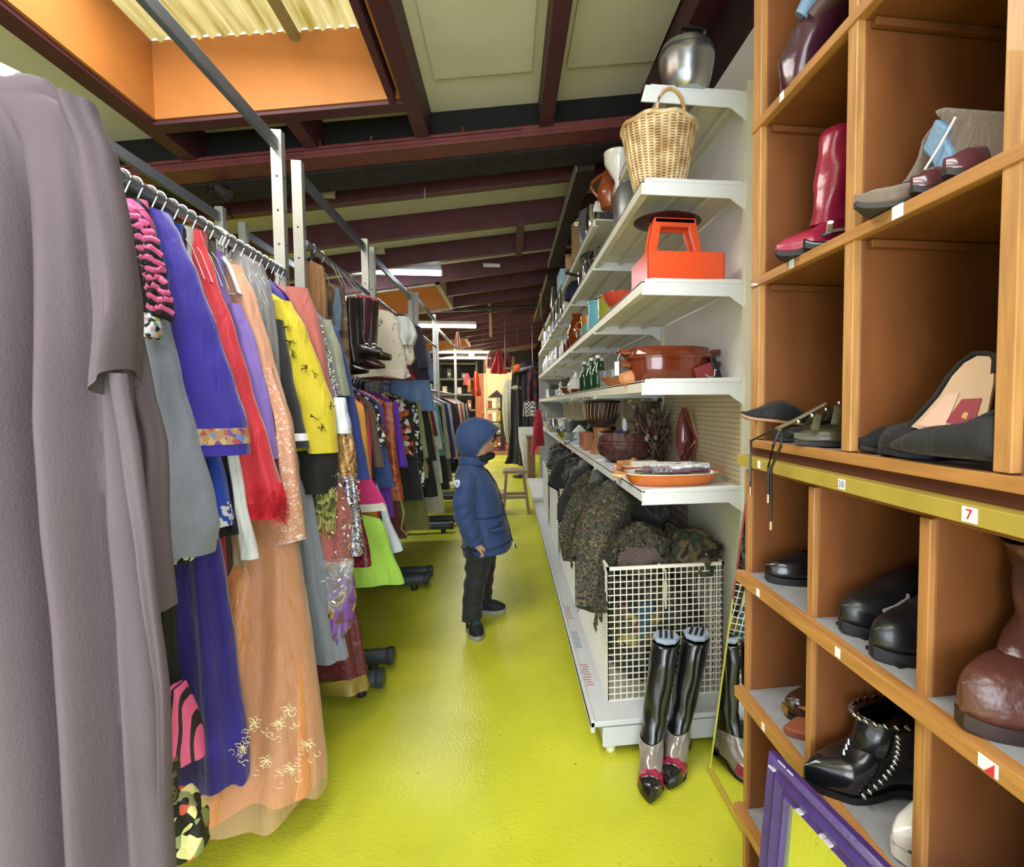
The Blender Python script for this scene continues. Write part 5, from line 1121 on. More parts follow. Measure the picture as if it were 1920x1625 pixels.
for k, (a, b_, z, mm) in enumerate(((.145, .08, .016, m_clo), (.135, .072, .030, fab('6f4a58', bump=.5)), (.12, .06, .044, fab('dcdce2', bump=.4)))):
    r_ = [[(q[0]+.02*k, q[1]+.006*math.sin(9*i), z+dz+.004*math.sin(i*.7+k)) for i, q in enumerate(ov(a+o, b_+o, 0, 44))] for dz, o in ((0, -.004), (.006, .0), (.012, -.003), (.013, -.03), (.013, -.055))]
    MB().loft(r_).build('fold', mm, t)
b = MB(); rr = random.Random(5)
for i in range(40): 
    x = -.06+rr.uniform(-.03, .035); b.tube([(x, -.05, .055), (x+rr.uniform(-.006, .006), -.075, .05), (x+rr.uniform(-.01, .01), -.085, .035)], .0016, 4)
tag(b.build('fringe', fab('8a8088'), t), kind='stuff')
t = oval_dish('oval_dish', 'smaller brown oval dish with white inside, behind the orange gratin dish', .66, 2.20, Z, .155, .085, .04, m_tc, m_whc)
bx('matchbox', 'white box standing in the smaller oval dish', 'box', 0, .62, Z+.02, .12, .05, .035, m_whc, Y=2.23)
t = thing('pegs', 'small metal corkscrew heap beside the white box', 'corkscrew', (.54, 2.32, Z))
b = MB(); rr = random.Random(6)
for i in range(9): p0 = Vector((rr.uniform(-.04, .05), rr.uniform(-.03, .03), rr.uniform(.008, .03))); b.tube([p0, p0+Vector((rr.uniform(-.04, .04), rr.uniform(-.03, .03), rr.uniform(-.005, .02)))], .005, 6)
b.build('metal_parts', m_ag, t)
for k, (x, y, lb, c, rz) in enumerate(((.505, 2.13, 'flat pale wooden board at the front edge of the fifth shelf', 'd8b088', .3), (.53, 2.27, 'small wooden plane with oval opening behind the flat pale board', 'c08a58', .5))):
    t = thing('wooden_board' if k == 0 else 'wooden_plane', lb, 'board' if k == 0 else 'plane', (x+.03, y, Z), rz)
    MB().loft([ov(.085, .05, 0), ov(.09, .053, .008), ov(.085, .05, .016)]).build('board', wood(c, axis=0), t)
    if k: MB().box((-.06, -.02, .016), (.02, .02, .055)).build('block', wood(c, axis=0), t, smooth=False, bevel=.004); MB().tube([(.03+.02*math.cos(a), 0, .04+.018*math.sin(a)) for a in (0, .8, 1.6, 2.4, 3.2, 4, 4.8, 5.6)], .007, 6, cyc=True).build('loop', wood(c, axis=0), t)
# carved dark bowl
m_crv = patt('spot', ['2a1410', '4a241a', '3a1c14'], 26, .55, bump=.7, pos=[0, .3, .6])
Yb = yat(1172, .64, 1.0); t = thing('carved_bowl', 'large dark brown carved clay bowl full of small wrapped things on the fifth shelf', 'bowl', (.645, Yb, Z))
MB().lathe([(.085, 0), (.095, .008), (.145, .04), (.162, .08), (.158, .1), (.162, .104), (.158, .118), (.162, .122), (.152, .158), (.146, .165), (.138, .163), (.14, .15), (.13, .05), (.001, .03)], n=48, cb=False).build('bowl_body', m_crv, t)
rr = random.Random(8)
for k in range(9):
    a = rr.uniform(0, 6.28); c = ('3a4070', 'c8ccd8', '7a4a3a', '2a2a4a', 'b8a070')[k % 5]
    q = thing('wrapped_trinket', 'small trinket wrapped in clear and blue film inside the carved bowl', 'trinket', (.645+.09*math.cos(a), Yb+.09*math.sin(a), Z+.15), a, 'trinkets in the carved bowl')
    MB().ball((0, 0, 0), .035, 8, 6, (1.3, .8, .8)).build('bundle', mat(c, .3, bump=.8, bscale=30), q)
    if k % 3 == 0: MB().tube([(0, 0, 0), (.02, 0, .05), (.05, 0, .09)], [.006, .012, .006], 8, flat=.3).build('twist', mat('d8dce4', .2, alpha=.7), q)
# djembe drum
Yd = yat(1128, .60, 1.1); t = thing('djembe_drum', 'small wooden djembe drum with laced cords behind the carved bowl', 'drum', (.60, Yd, Z))
MB().lathe([(.075, 0), (.07, .02), (.05, .1), (.055, .15), (.06, .18)], n=24).build('drum_foot', wood('9a6a3e'), t)
MB().lathe([(.06, .17), (.09, .19), (.11, .25), (.118, .33), (.116, .34)], n=28, cb=False).build('drum_bowl', mat('2e1a12', .5), t)
b = MB()
for k in range(26):
    q = 2*PI*k/26; q2 = q+.1; b.tube([(.085*math.cos(q), .085*math.sin(q), .19), (.114*math.cos(q), .114*math.sin(q), .26), (.122*math.cos(q2), .122*math.sin(q2), .335)], .0028, 5)
b.build('lacing', mat('b09070', .7), t)
MB().tube([(.122*math.cos(q), .122*math.sin(q), .33) for q in [2*PI*k/30 for k in range(30)]], .006, 6, cyc=True).build('hoop', mat('2a1a12', .6), t); MB().lathe([(.118, .342), (.001, .346)], n=28, ca=False).build('drum_skin', mat('b8a080', .7), t)
# horn-like brass bell and dried bouquet
lat('brass_bell', 'dark bronze trumpet shaped lamp shade standing behind the carved bowl', 'lamp shade', 1196, .78, Z, [(.09, 0), (.085, .16), (.1, .17), (.05, .21), (.03, .25), (.028, .33), (.001, .33)], mat('5a4630', .45, .2), Y=2.7)
t = thing('dried_bouquet', 'bunch of dried flowers and dark feathers in foil at the back of the fifth shelf', 'bouquet', (.79, 2.62, Z))
b = MB(); rr = random.Random(21)
cols = ['4a4236', '7a6a44', '2a2428', '6a3a32', '8a8a80', '3a2c30', 'b8a070']
for ci, c in enumerate(cols):
    b = MB()
    for i in range(60):
        p0 = Vector((rr.uniform(-.07, .05), rr.uniform(-.06, .05), rr.uniform(.02, .12))); p1 = Vector((rr.uniform(-.13, .09), rr.uniform(-.1, .08), rr.uniform(.1, .36)-abs(p0.x)))
        m_ = (p0+p1)/2+Vector((rr.uniform(-.02, .02), 0, rr.uniform(0, .02)))
        b.tube([p0, m_, p1], [.002, .006, .001], 5, flat=.4)
        if i % 4 == 0: b.ball(p1, rr.uniform(.008, .016), 6, 5)
    tag(b.build('dried_stems', mat(c, .8, var=.3, scale=20), t), kind='stuff')
t = thing('shell_ornament', 'glossy reddish shell shaped ornament against the perforated board', 'ornament', (.84, 2.3, Z))
for k in range(4): MB().loft([[((.02+.05*math.sin(PI*u))*math.cos(q)*.6+.01*k, (.02+.05*math.sin(PI*u))*math.sin(q)*.5-.02*k, .30*u) for q in [2*PI*j/14 for j in range(14)]] for u in [v/8 for v in range(9)]], True, True).build('shell_leaf', mat('7a3a34', .2, var=.3, coat=.6), t) if k == 0 else MB().tube([(.03*math.sin(k*2), -.03, .02+.02*k), (.05*math.sin(k), -.045, .15), (.02*math.cos(k*3), -.02, .3)], [.012, .02, .006], 10, flat=.4).build('shell_leaf', mat(('8a463c', 'b88a6a', '5a2a2e')[k-1], .2, coat=.6), t)
# books and boxes further along the fifth shelf
bx('dark_box', 'black folded case behind the birdhouse on the fifth shelf', 'box', 1090, .75, Z, .3, .1, .13, m_blk, Y=4.1)
bx('black_radio', 'low black box near the far end of the fifth shelf', 'box', 1058, .78, Z, .35, .3, .15, mat('2a2422', .5), Y=5.0)
t = bx('wooden_crate', 'small reddish wooden crate in front of the drum foot on the fifth shelf', 'crate', 1099, .55, Z, .07, .2, .12, wood('9a5a38', axis=1))
t = thing('birdhouse', 'little white birdhouse with a green leaf, on the fifth shelf left of the drum', 'birdhouse', (.57, yat(1087, .57, 1.05), Z))
MB().box((-.04, -.04, 0), (.04, .04, .1)).build('house', mat('a8b8c8', .6), t, smooth=False); MB().prism([(-.055, .095), (.055, .095), (0, .15)], -.05, .05, 'xz').build('roof', mat('c8ccc8', .6), t, smooth=False)
MB().lathe([(.014, 0), (.014, .002)], (0, -.042, .07), 12, ax=Matrix.Rotation(PI/2, 3, 'X')).build('hole', m_blk, t); MB().tube([(.04, -.03, .1), (.07, -.04, .14), (.06, -.03, .19)], [.004, .022, .003], 8, flat=.3).build('leaf', mat('8a9a5a', .6), t)
for k, (px, X, nm, lb, pr, mm) in enumerate(((1068, .6, 'glass_tumbler', 'tall clear glass tumbler on the fifth shelf', vess(.17, .045, .055), m_gl), (1052, .52, 'silver_cup', 'low silver cup at the front of the fifth shelf', vess(.07, .04, .05), m_ag), (1062, .52, 'silver_bowl', 'wide silver bowl at the front of the fifth shelf', vess(.07, .05, .09), m_ag), (1044, .55, 'glass_bowl', 'glass bowl on the fifth shelf near the silver cup', vess(.08, .06, .09), m_gl), (1038, .52, 'chrome_jug', 'chrome jug far along the fifth shelf', vess(.15, .05, .04, .06), m_ag), (1032, .55, 'white_bowl', 'white porcelain bowl far along the fifth shelf', vess(.09, .06, .1), m_whc), (1026, .55, 'glass_jar', 'large glass jar near the far end of the fifth shelf', vess(.22, .08, .07, .09), m_gl), (1047, .7, 'mixing_bowl', 'pale mixing bowl behind the silver cup on the fifth shelf', vess(.12, .08, .14), m_whc), (1058, .68, 'cream_pot', 'cream pot on the fifth shelf behind the silver bowl', vess(.1, .07, .09), m_whc), (1020, .55, 'crystal_vase', 'crystal vase at the far end of the fifth shelf', vess(.2, .05, .08), m_gl))):
    lat(nm, lb, nm.split('_')[-1], px, X, Z, pr, mm, n=16)
for k, (px, py) in enumerate(((1058, 832), (1066, 800), (1110, 838), (1096, 833))):
    p = on_z(px, py, Z+.01); t = thing('candlestick', 'slim silver candlestick lying at the edge of the fifth shelf', 'candlestick', (p.x, p.y, Z+.01), .5*k, 'silver pieces on the fifth shelf edge'); MB().tube([(0, 0, 0), (.03, 0, .004), (.08, .02, .03), (.1, .02, .04)], [.012, .005, .005, .014], 8).build('stem', m_ag, t)
# red scarf hanging over the far end
p = on_x(1008, 775, .40); t = thing('red_scarf', 'dark red scarf hanging down from the far end of the shelving', 'scarf', tuple(p))
yy = 6.4; fold_body(t, 'scarf_cloth', [(q.z, q.x+.0, yy) for q in (on_y(1014, 768, yy), on_y(1018, 800, yy), on_y(1021, 835, yy))], fab('a0182c'), xc=on_y(1009, 800, yy).x, seed=3, th=(.03, .05), steps=10, n=30, amp=.4)
sleeve(t, 'scarf_tail', SR([(790, 1003, 1012), (830, 998, 1007), (853, 996, 1001)], yy-.05), fab('a0182c'), th=.03, n=12)
# ================================================================ wire baskets with camouflage clothing
m_bw_ = mat('e4e2d6', .35, var=.03)
def wire_basket(y0, y1, label, x0=.375, x1=.84, z0=.137, z1=.66):
    t = thing('wire_basket', label, 'basket', ((x0+x1)/2, (y0+y1)/2, z0), 0, None)
    ox, oy = (x0+x1)/2, (y0+y1)/2; w = x1-x0; d = y1-y0; h = z1-z0; r = .0016; tp = .012
    def panel(name, fix, axis, u0, u1, nu, nv):
        b = MB()
        for i in range(nu+1):
            u = lerp(u0, u1, i/nu)
            P = lambda v: (u, fix, v) if axis == 'x' else (fix, u, v)
            a, c = P(0), P(h); b.box((a[0]-r, a[1]-r, 0), (c[0]+r, c[1]+r, h))
        for i in range(nv+1):
            z = h*i/nv
            if axis == 'x': b.box((u0, fix-r*1.2, z-r), (u1, fix+r*1.2, z+r))
            else: b.box((fix-r*1.2, u0, z-r), (fix+r*1.2, u1, z+r))
        b.build(name, m_bw_, t, smooth=False)
    panel('front_mesh', -d/2, 'x', -w/2, w/2, 19, 20); panel('back_mesh', d/2, 'x', -w/2, w/2, 19, 20)
    panel('side_mesh', -w/2, 'y', -d/2, d/2, int(d/.026), 20); panel('side_mesh', w/2, 'y', -d/2, d/2, int(d/.026), 20)
    b = MB(); e = .005
    for (p, q) in (((-w/2, -d/2), (w/2, -d/2)), ((w/2, -d/2), (w/2, d/2)), ((w/2, d/2), (-w/2, d/2)), ((-w/2, d/2), (-w/2, -d/2))):
        b.box((min(p[0], q[0])-e, min(p[1], q[1])-e, h-e), (max(p[0], q[0])+e, max(p[1], q[1])+e, h+e*1.4))
    b.build('rim', m_bw_, t, smooth=False)
    MB().box((-w/2, -d/2, 0), (w/2, d/2, .004)).build('bottom_mesh', mat('b8b8a8', .6), t, smooth=False)
    return t
BK = [(1.86, 2.70), (2.82, 3.66), (3.80, 4.6), (4.75, 5.5)]
for k, (a, b_) in enumerate(BK):
    wire_basket(a, b_, ['nearest white wire mesh basket full of camouflage clothes beside the boots', 'second white wire basket under the shelving, dark coats spilling over', 'third white wire basket along the base shelf', 'farthest white wire basket close to the wooden step stool'][k])
flk = ['3a3c2c', '20211d', '565338', '43322a', '161618', '6a6648']
def camo(sc=34, cols=flk): return patt('fleck', cols, sc, .9, pos=[0, .42, .5, .55, .60, .66], bump=.0)
m_camo = camo(); m_camo2 = patt('noise', ['323b2a', '5a4b33', '1c1d18', '8c805c'], 9, .9, pos=[0, .47, .56, .64], bump=.2); m_dk = fab('1b1d1c', var=.3, bump=.3); m_dg = fab('4a4f48', var=.2)
GC = 'camouflage clothes in the wire baskets'
def heap(name, label, cat, c, r, m, seed=0, sag=0.0, group=GC, fold=1.0, n=64, mm=26, kind=None):
    t = thing(name, label, cat, c, 0, group); rings = []
    ca = Vector((seed*3.1, seed*1.7, 0))
    for i in range(mm+1):
        v = PI*i/mm; ring = []
        for j in range(n):
            q = 2*PI*j/n; d = Vector((math.sin(v)*math.cos(q), math.sin(v)*math.sin(q), -math.cos(v)))
            w = noise.noise(d*1.4+ca)*.5; rd = 1-abs(noise.noise(Vector((d.x*3.2+d.z*1.5, d.y*5.5, d.z*2))+ca*2))*1.2
            f = .75+w*.55+fold*(rd-.6)*.42+noise.noise(d*9+ca)*.08*fold
            p = Vector((d.x*r[0]*f, d.y*r[1]*f, d.z*r[2]*f)); ring.append(p)
        rings.append(ring)
    MB().loft(rings).build('cloth', m, t, ang=1.5); return t
for k, (y0, y1) in enumerate(BK):
    yc = (y0+y1)/2; nm = ['nearest', 'second', 'third', 'farthest'][k]
    heap('camouflage_jacket', f'flecktarn camouflage jacket crumpled at the front of the {nm} wire basket', 'jacket', (.60, y0+.2, .33), (.25, .22, .28), m_camo if k == 0 else (m_camo, m_dk, m_dg)[k-1], k*5+1)
    heap('camouflage_trousers', f'dark crumpled camouflage trousers deep inside the {nm} wire basket', 'trousers', (.62, y0+.55, .42), (.25, .3, .32), (m_dk, m_camo, m_dk, m_camo)[k], k*5+2)
heap('camouflage_jacket', 'woodland camouflage jacket bulging over the rim of the nearest basket on the right', 'jacket', (.755, 1.99, .67), (.13, .16, .11), m_camo2, 31, fold=.6)
heap('dark_jacket', 'black jacket piled behind the woodland jacket in the nearest basket', 'jacket', (.60, 2.45, .72), (.23, .24, .21), m_dk, 33)
heap('camouflage_jacket', 'flecktarn jacket humped in the middle of the nearest basket, brown lining showing', 'jacket', (.56, 2.08, .66), (.18, .18, .12), m_camo, 35)
heap('brown_shirt', 'plain brown grey shirt folded against the front rim of the nearest basket', 'shirt', (.53, 1.95, .66), (.11, .07, .06), fab('4b3f3a', bump=.3), 36, fold=.6)
heap('patterned_shirt', 'multicoloured shirt with yellow patch pressed against the mesh of the nearest basket', 'shirt', (.52, 1.93, .40), (.12, .055, .14), patt('cell', ['8a7a3a', '2a4a5a', '5a2a34', '1e1e1e', 'a08a4a', '3a5a50'], 16, .8), 38, fold=.5)
for k, (x, y, z, rx, ry, rz_, m, lb) in enumerate(((.50, 2.95, .72, .17, .25, .17, m_camo, 'flecktarn parka draped over the rim of the second basket'), (.60, 3.3, .8, .2, .25, .15, m_dg, 'plain grey green coat on top of the second basket'), (.56, 3.85, .76, .19, .3, .16, m_dk, 'black coat with a sleeve over the rim of the third basket'), (.60, 4.3, .78, .2, .28, .14, m_camo, 'dark camouflage parka behind the black coat in the third basket'), (.55, 4.9, .72, .2, .3, .16, m_dk, 'black jacket on top of the farthest basket'), (.6, 5.3, .74, .2, .26, .15, m_camo, 'camouflage jacket at the back of the farthest basket'))):
    heap('coat', lb, 'coat', (x, y, z), (rx, ry, rz_), m, 50+k)
def drape(name, label, pts, w, m, flat=.45, seed=1, group=GC):
    t = thing(name, label, 'coat', pts[0], 0, group); b = MB(); P = [Vector(p)-Vector(pts[0]) for p in pts]
    # resample
    S = []
    for i in range(len(P)-1):
        for k in range(6): S.append((P[i].lerp(P[i+1], k/6), lerp(w[i], w[i+1], k/6)))
    S.append((P[-1], w[-1])); n = 26; rings = []
    for i, (p, r) in enumerate(S):
        d = (S[min(i+1, len(S)-1)][0]-S[max(i-1, 0)][0]).normalized(); a = d.cross(Vector((.2, -1, .1))).normalized(); c = a.cross(d).normalized()
        rings.append([p+a*math.cos(q)*r*(1+.16*math.sin(5*q+seed))+c*math.sin(q)*r*flat*(1+.35*math.sin(4*q+seed+i*.06)+.15*math.sin(i*.9+q)) for q in [2*PI*j/n for j in range(n)]])
    b.loft(rings, True, False).build('sleeve_cloth', m, t, ang=1.3); return t
q = lambda px, py, x: tuple(on_x(px, py, x))
drape('camouflage_parka', 'flecktarn parka sleeve hanging over the left side of the nearest basket toward the aisle', [(.62, 2.35, .86), (.50, 2.2, .84), (.40, 2.06, .77), (.345, 1.97, .66), (.325, 1.91, .55), (.315, 1.87, .50)], [.07, .10, .095, .075, .07, .065], m_camo)
drape('camouflage_parka', 'second flecktarn sleeve lying just behind the first over the basket rim', [(.62, 2.5, .84), (.46, 2.35, .82), (.37, 2.22, .72), (.325, 2.16, .60)], [.06, .08, .07, .06], camo(30), seed=4)
drape('black_coat_sleeve', 'black coat sleeve dangling over the side of the second basket', [(.6, 3.2, .86), (.45, 3.05, .80), (.35, 2.95, .68), (.325, 2.9, .60)], [.07, .09, .07, .05], m_dk, seed=6)
drape('grey_cloth', 'pale grey green cloth flap on the dark pile of the second basket', [(.62, 2.95, .84), (.55, 2.85, .85), (.48, 2.78, .80)], [.06, .09, .05], fab('5f655c'), flat=.2, seed=8)
drape('draped_coat', 'camouflage coat edge draped over the rim between nearest and second basket', [(.55, 2.8, .78), (.42, 2.68, .74), (.345, 2.62, .6), (.335, 2.6, .46)], [.08, .09, .08, .05], m_camo, seed=9)
drape('black_coat_sleeve', 'black sleeve hanging over the side of the third basket', [(.55, 3.9, .86), (.42, 3.8, .8), (.34, 3.74, .66)], [.07, .09, .06], m_dk, seed=11)
t = thing('drawstring', 'pale drawstring hanging in front of the nearest wire basket mesh', 'cord', (.60, 1.845, .68))
a = on_y(1248, 1070, 1.845); MB().tube(loc_(t, [a+Vector((-.02, .03, .02)), a, a+Vector((.004, 0, -.07)), a+Vector((.0, 0, -.15)), a+Vector((-.004, 0, -.10)), a+Vector((-.003, 0, -.04))]), .0038, 6).build('cord', mat('b8b49a', .7), t)
t = thing('garden_trellis', 'rusty brown wire rack standing at the back behind the camouflage pile', 'rack', (.86, 2.45, .62))
b = MB()
for k in range(8): b.tube([(-.0, -.14+.04*k, 0), (0, -.14+.04*k, .22)], .0025, 5)
for k in range(6): b.tube([(0, -.14, .04*k), (0, .14, .04*k)], .0025, 5)
b.build('wires', mat('5a4030', .7), t)
# ================================================================ shoes
m_in = mat('d8b89a', .5, var=.05)
def shoe(t, L, Wd, prof, m_up, m_sole, heel=.0, point=.5, sole_t=.008, open_from=None, inner=None, n=24, ns=26, name='upper', flat_toe=.0):
    """shoe lying along +x from the toe at 0. prof: [(u, top height)]; open_from: u where the top opens"""
    def hw(u):
        toe = min(1, (u/.28)**(.5+point*.5)) if u < .28 else 1
        waist = 1-.22*math.exp(-((u-.62)/.14)**2); back = 1-.35*max(0, (u-.75)/.25)**2
        end = math.sqrt(max(0, 1-max(0, (u-.93)/.07)**2*.8))
        return max(.003, Wd/2*toe*waist*back*end)
    def zb_(u): s_ = min(1, max(0, (u-.32)/.42)); return heel*(s_*s_*(3-2*s_)) + (.006*(1-u/.12)**2 if u < .12 else 0)
    rings = []; us = [i/ns for i in range(ns+1)]; mcol = n
    top = lambda u: interp(prof, u)
    for u in us:
        w = hw(u); z0 = zb_(u)+sole_t; h = top(u); ring = []
        for j in range(n+1):
            a = PI*j/n; c_ = math.cos(a); s_ = math.sin(a)
            ring.append((u*L, -w*math.copysign(abs(c_)**.7, c_), z0+h*(s_**.75 if s_ > 0 else 0)))
        rings.append(ring)
    b = MB(); vs = [p for r in rings for p in r]; fs = []
    for i in range(ns):
        for j in range(n):
            if open_from is not None and us[i] >= open_from and us[i] < .97:
                g = min(1, (us[i]-open_from)/.15); lim = .12+.2*g
                if .5-lim < (j+.5)/n < .5+lim: continue
            k = n+1; fs.append((i*k+j, i*k+j+1, (i+1)*k+j+1, (i+1)*k+j))
    fs.append(tuple(range(n+1))); 
    if open_from is None or True: fs.append(tuple(ns*(n+1)+j for j in range(n, -1, -1)))
    b.add(vs, fs).build(name, m_up, t, solid=.0025, ang=.9)
    r2 = []
    for u in us: w = hw(u)*1.03+.001; z0 = zb_(u); r2.append([(u*L, -w, z0), (u*L, w, z0), (u*L, w, z0+sole_t), (u*L, -w, z0+sole_t)])
    MB().loft(r2).build('sole', m_sole, t, ang=.5)
    if heel > .004:
        hh = []
        for z, k in ((zb_(.9), 1), (heel*.45, .82), (0, .72)): hh.append([(L*(.86+.12*k*c), hw(.88)*k*.9*s, z) for c, s in [(math.cos(q), math.sin(q)) for q in [2*PI*j/14 for j in range(14)]]])
        MB().loft(hh).build('heel', m_sole, t, ang=.6)
    if inner is not None:
        r3 = [[(u*L, -hw(u)*.9, zb_(u)+sole_t+.003), (u*L, hw(u)*.9, zb_(u)+sole_t+.003)] for u in us[3:]]
        MB().loft(r3, False, False, closed=False).build('insole', inner, t)
    return hw, zb_
def shaft(t, rings, m, name='shaft', n=26, seed=0, wr=.06, solid=.003):
    """rings: [(x, y, z, rx, ry)]"""
    R_ = []; N_ = 5
    for i in range(len(rings)-1):
        for k in range(N_):
            u = k/N_; r = [lerp(a, b_, u) for a, b_ in zip(rings[i], rings[i+1])]; R_.append(r)
    R_.append(rings[-1])
    out = []
    for i, (x, y, z, rx, ry) in enumerate(R_):
        out.append([(x+rx*math.cos(q)*(1+wr*math.sin(3*q+i*.7+seed)+wr*.7*noise.noise(Vector((q*1.5, i*.5, seed)))), y+ry*math.sin(q)*(1+wr*math.sin(4*q-i*.5)), z+.002*math.sin(q*3+i)) for q in [2*PI*j/n for j in range(n)]])
    return MB().loft(out, True, False).build(name, m, t, solid=solid, ang=1.0)
def lace(t, pts, m, r=.0018, name='lace'): return MB().tube(pts, r, 6).build(name, m, t)
def pos(px, py, X, z=None): p = on_x(px, py, X); return p
m_bkl = mat('121316', .22, var=.15, coat=.5); m_bks = mat('0e0e11', .8, var=.2, bump=.15, bscale=200, sheen=.08); m_rub = mat('16161a', .6)
m_crim = mat('8f1f3c', .25, var=.15, scale=12, coat=.3, bump=.2, bscale=20); m_burg = mat('3f1c2c', .25, var=.2, coat=.4, bump=.2, bscale=18); m_sued = mat('6a5c50', .95, var=.2, sheen=.5, bump=.25, bscale=120, scale=14); m_brl = mat('54302a', .35, var=.35, scale=16, coat=.25, bump=.6, bscale=26)
m_den2 = mat('6f8fb0', .5, var=.15, bump=.2)
# crimson boot, mid-left cell of the upper unit
SY = lambda px, X, py=1000: on_x(px, py, X).y
t = thing('crimson_boot', 'dark crimson leather tall boot with black sole in the left upper cell', 'boot', (.555, SY(1449, .555), 1.598), .0)
shoe(t, .21, .085, [(0, .012), (.1, .032), (.35, .05), (.55, .07), (.8, .085), (1, .08)], m_crim, m_rub, heel=.03, point=.8, sole_t=.01)
shaft(t, [(.135, 0, .07, .058, .036), (.13, 0, .13, .042, .034), (.135, 0, .19, .045, .038), (.15, 0, .26, .05, .042)], m_crim, seed=1)
t = thing('heeled_sandal', 'black and silver braided sandal in front of the crimson boot', 'sandal', (.585, .93, 1.598), .1)
shoe(t, .2, .07, [(0, .01), (.3, .012), (1, .01)], m_bkl, m_rub, heel=.02)
MB().tube([(.03+.03*k, .035*math.cos(k*1.7), .03+.012*math.sin(k)) for k in range(6)], .007, 8, flat=.6).build('silver_strap', m_ag, t); MB().tube([(.03+.03*k, .035*math.cos(k*1.7+PI), .034+.012*math.cos(k)) for k in range(6)], .006, 8, flat=.6).build('cream_strap', m_whc, t)
# top left cell: folded burgundy boots + blue
t = thing('burgundy_boot', 'glossy burgundy boot folded over, standing in the topmost left cell', 'boot', (.585, 1.02, 1.965), 0)
shaft(t, [(.05, 0, .0, .048, .045), (.05, 0, .06, .05, .045), (.07, -.01, .11, .055, .045), (.1, -.02, .15, .05, .045)], m_burg, seed=2, solid=.004, wr=.05)
sh_ = MB().tube([(.06, -.01, .12), (.10, -.04, .165), (.17, -.08, .21), (.24, -.1, .23)], [.048, .052, .05, .045], 18, flat=.5).build('folded_shaft', mat('5a4038', .5), t)
MB().tube([(.035, -.02, .13), (.05, -.04, .16), (.06, -.06, .165)], [.028, .032, .02], 14, flat=.6).build('blue_lining', m_den2, t); MB().tube([(.10, -.03, .215), (.18, -.08, .262), (.26, -.11, .29)], [.022, .03, .03], 12, flat=.4).build('blue_lining', m_den2, t)
# grey suede boot
t = thing('suede_boot', 'grey brown suede boot, pointed toe, folded shaft lined in pale blue, centre upper cell', 'boot', (.548, SY(1592, .548), 1.6), -.05)
shoe(t, .26, .08, [(0, .012), (.12, .026), (.35, .036), (.55, .07), (.8, .1), (1, .09)], m_sued, mat('3a3530', .8), heel=.02, point=.9)
shaft(t, [(.15, -.0, .05, .06, .034), (.15, -.01, .08, .05, .034), (.15, -.02, .105, .045, .034), (.15, -.03, .125, .045, .034)], m_sued, seed=5)
def pxslab(t, pts, X, d, name, m, bev=.006):
    A = [on_x(px, py, X)-t.location for px, py in pts]; Bq = [Vector((p.x+d, p.y*1.0, p.z)) for p in A]; n = len(A)
    t.rotation_euler = (0, 0, 0)
    return MB().add(A+Bq, [tuple(range(n)), tuple(range(2*n-1, n-1, -1))]+[(i, (i+1) % n, (i+1) % n+n, i+n) for i in range(n)]).build(name, m, t, bevel=bev)
pxslab(t, [(1745, 207), (1765, 201), (1830, 206), (1900, 212), (1900, 300), (1850, 305), (1805, 330), (1788, 300), (1770, 258), (1780, 240), (1757, 222)], .64, .07, 'folded_shaft', m_sued, .012)
pxslab(t, [(1752, 222), (1776, 238), (1767, 256), (1784, 285), (1783, 300), (1772, 356), (1758, 340), (1744, 300), (1727, 281)], .632, .02, 'blue_lining', m_den2, .004)
for k, (y, lb) in enumerate(((.655, 'glossy plum loafer toe with loose white lace beside the suede boot'), (.60, 'glossy brown loafer toe at the right of the centre upper cell'))):
    t = thing('plum_loafer', lb, 'loafer', (.592, y+.02, 1.6), 0); shoe(t, .24, .055, [(0, .015), (.12, .035), (.5, .045), (1, .05)], mat('5a3438', .12, coat=.8, var=.2), m_rub, heel=.012, point=.2, open_from=.35)
    if k == 0: lace(t, [(.03, .01, .045), (.035, -.01, .07), (.04, -.03, .10)], m_whc)
# black pointed slingback + olive strappy shoes
t = thing('pointed_pump', 'black suede pointed pump with tan sole, toe sticking out over the cell edge', 'shoe', (.54, 1.10, 1.262), .1)
shoe(t, .24, .075, [(0, .006), (.15, .022), (.4, .048), (.7, .04), (1, .05)], m_bks, mat('9a7050', .6), heel=.0, point=1.0, sole_t=.006, open_from=.45)
t.rotation_euler = (0, .12, .12)
t = thing('lining_shoe', 'dark flat slipper lying under the pointed black pump', 'slipper', (.60, 1.06, 1.211), .1)
shoe(t, .22, .07, [(0, .01), (.3, .025), (1, .03)], m_bks, m_rub, open_from=.4)
m_oliv = mat('3f3c26', .4, var=.3, scale=20, coat=.3)
t = thing('strappy_shoe', 'olive and brown strappy shoe with silver fittings and long black cords', 'shoe', (.58, .95, 1.211), -.1)
shoe(t, .24, .08, [(0, .014), (.15, .03), (.4, .038), (1, .04)], m_oliv, m_rub, heel=.012, point=.5, open_from=.38)
for k in range(4): MB().tube([(.02+.04*k, -.045, .035+.01*k), (.04+.04*k, -.02, .062+.014*k), (.055+.045*k, .02, .064+.015*k), (.05+.04*k, .045, .04+.01*k)], .0075, 8, flat=.35).build('strap', mat('4a4a34', .5), t)
for k in range(6): MB().ball((.0+.03*k, -.02+.004*k, .05+.012*k), .0055).build('silver_stud', m_ag, t)
MB().tube([(-.035, .0, .035), (.0, -.0, .05), (.06, -.01, .085)], [.009, .01, .008], 8, flat=.4).build('silver_strap', mat('8a8a70', .3, .6), t)
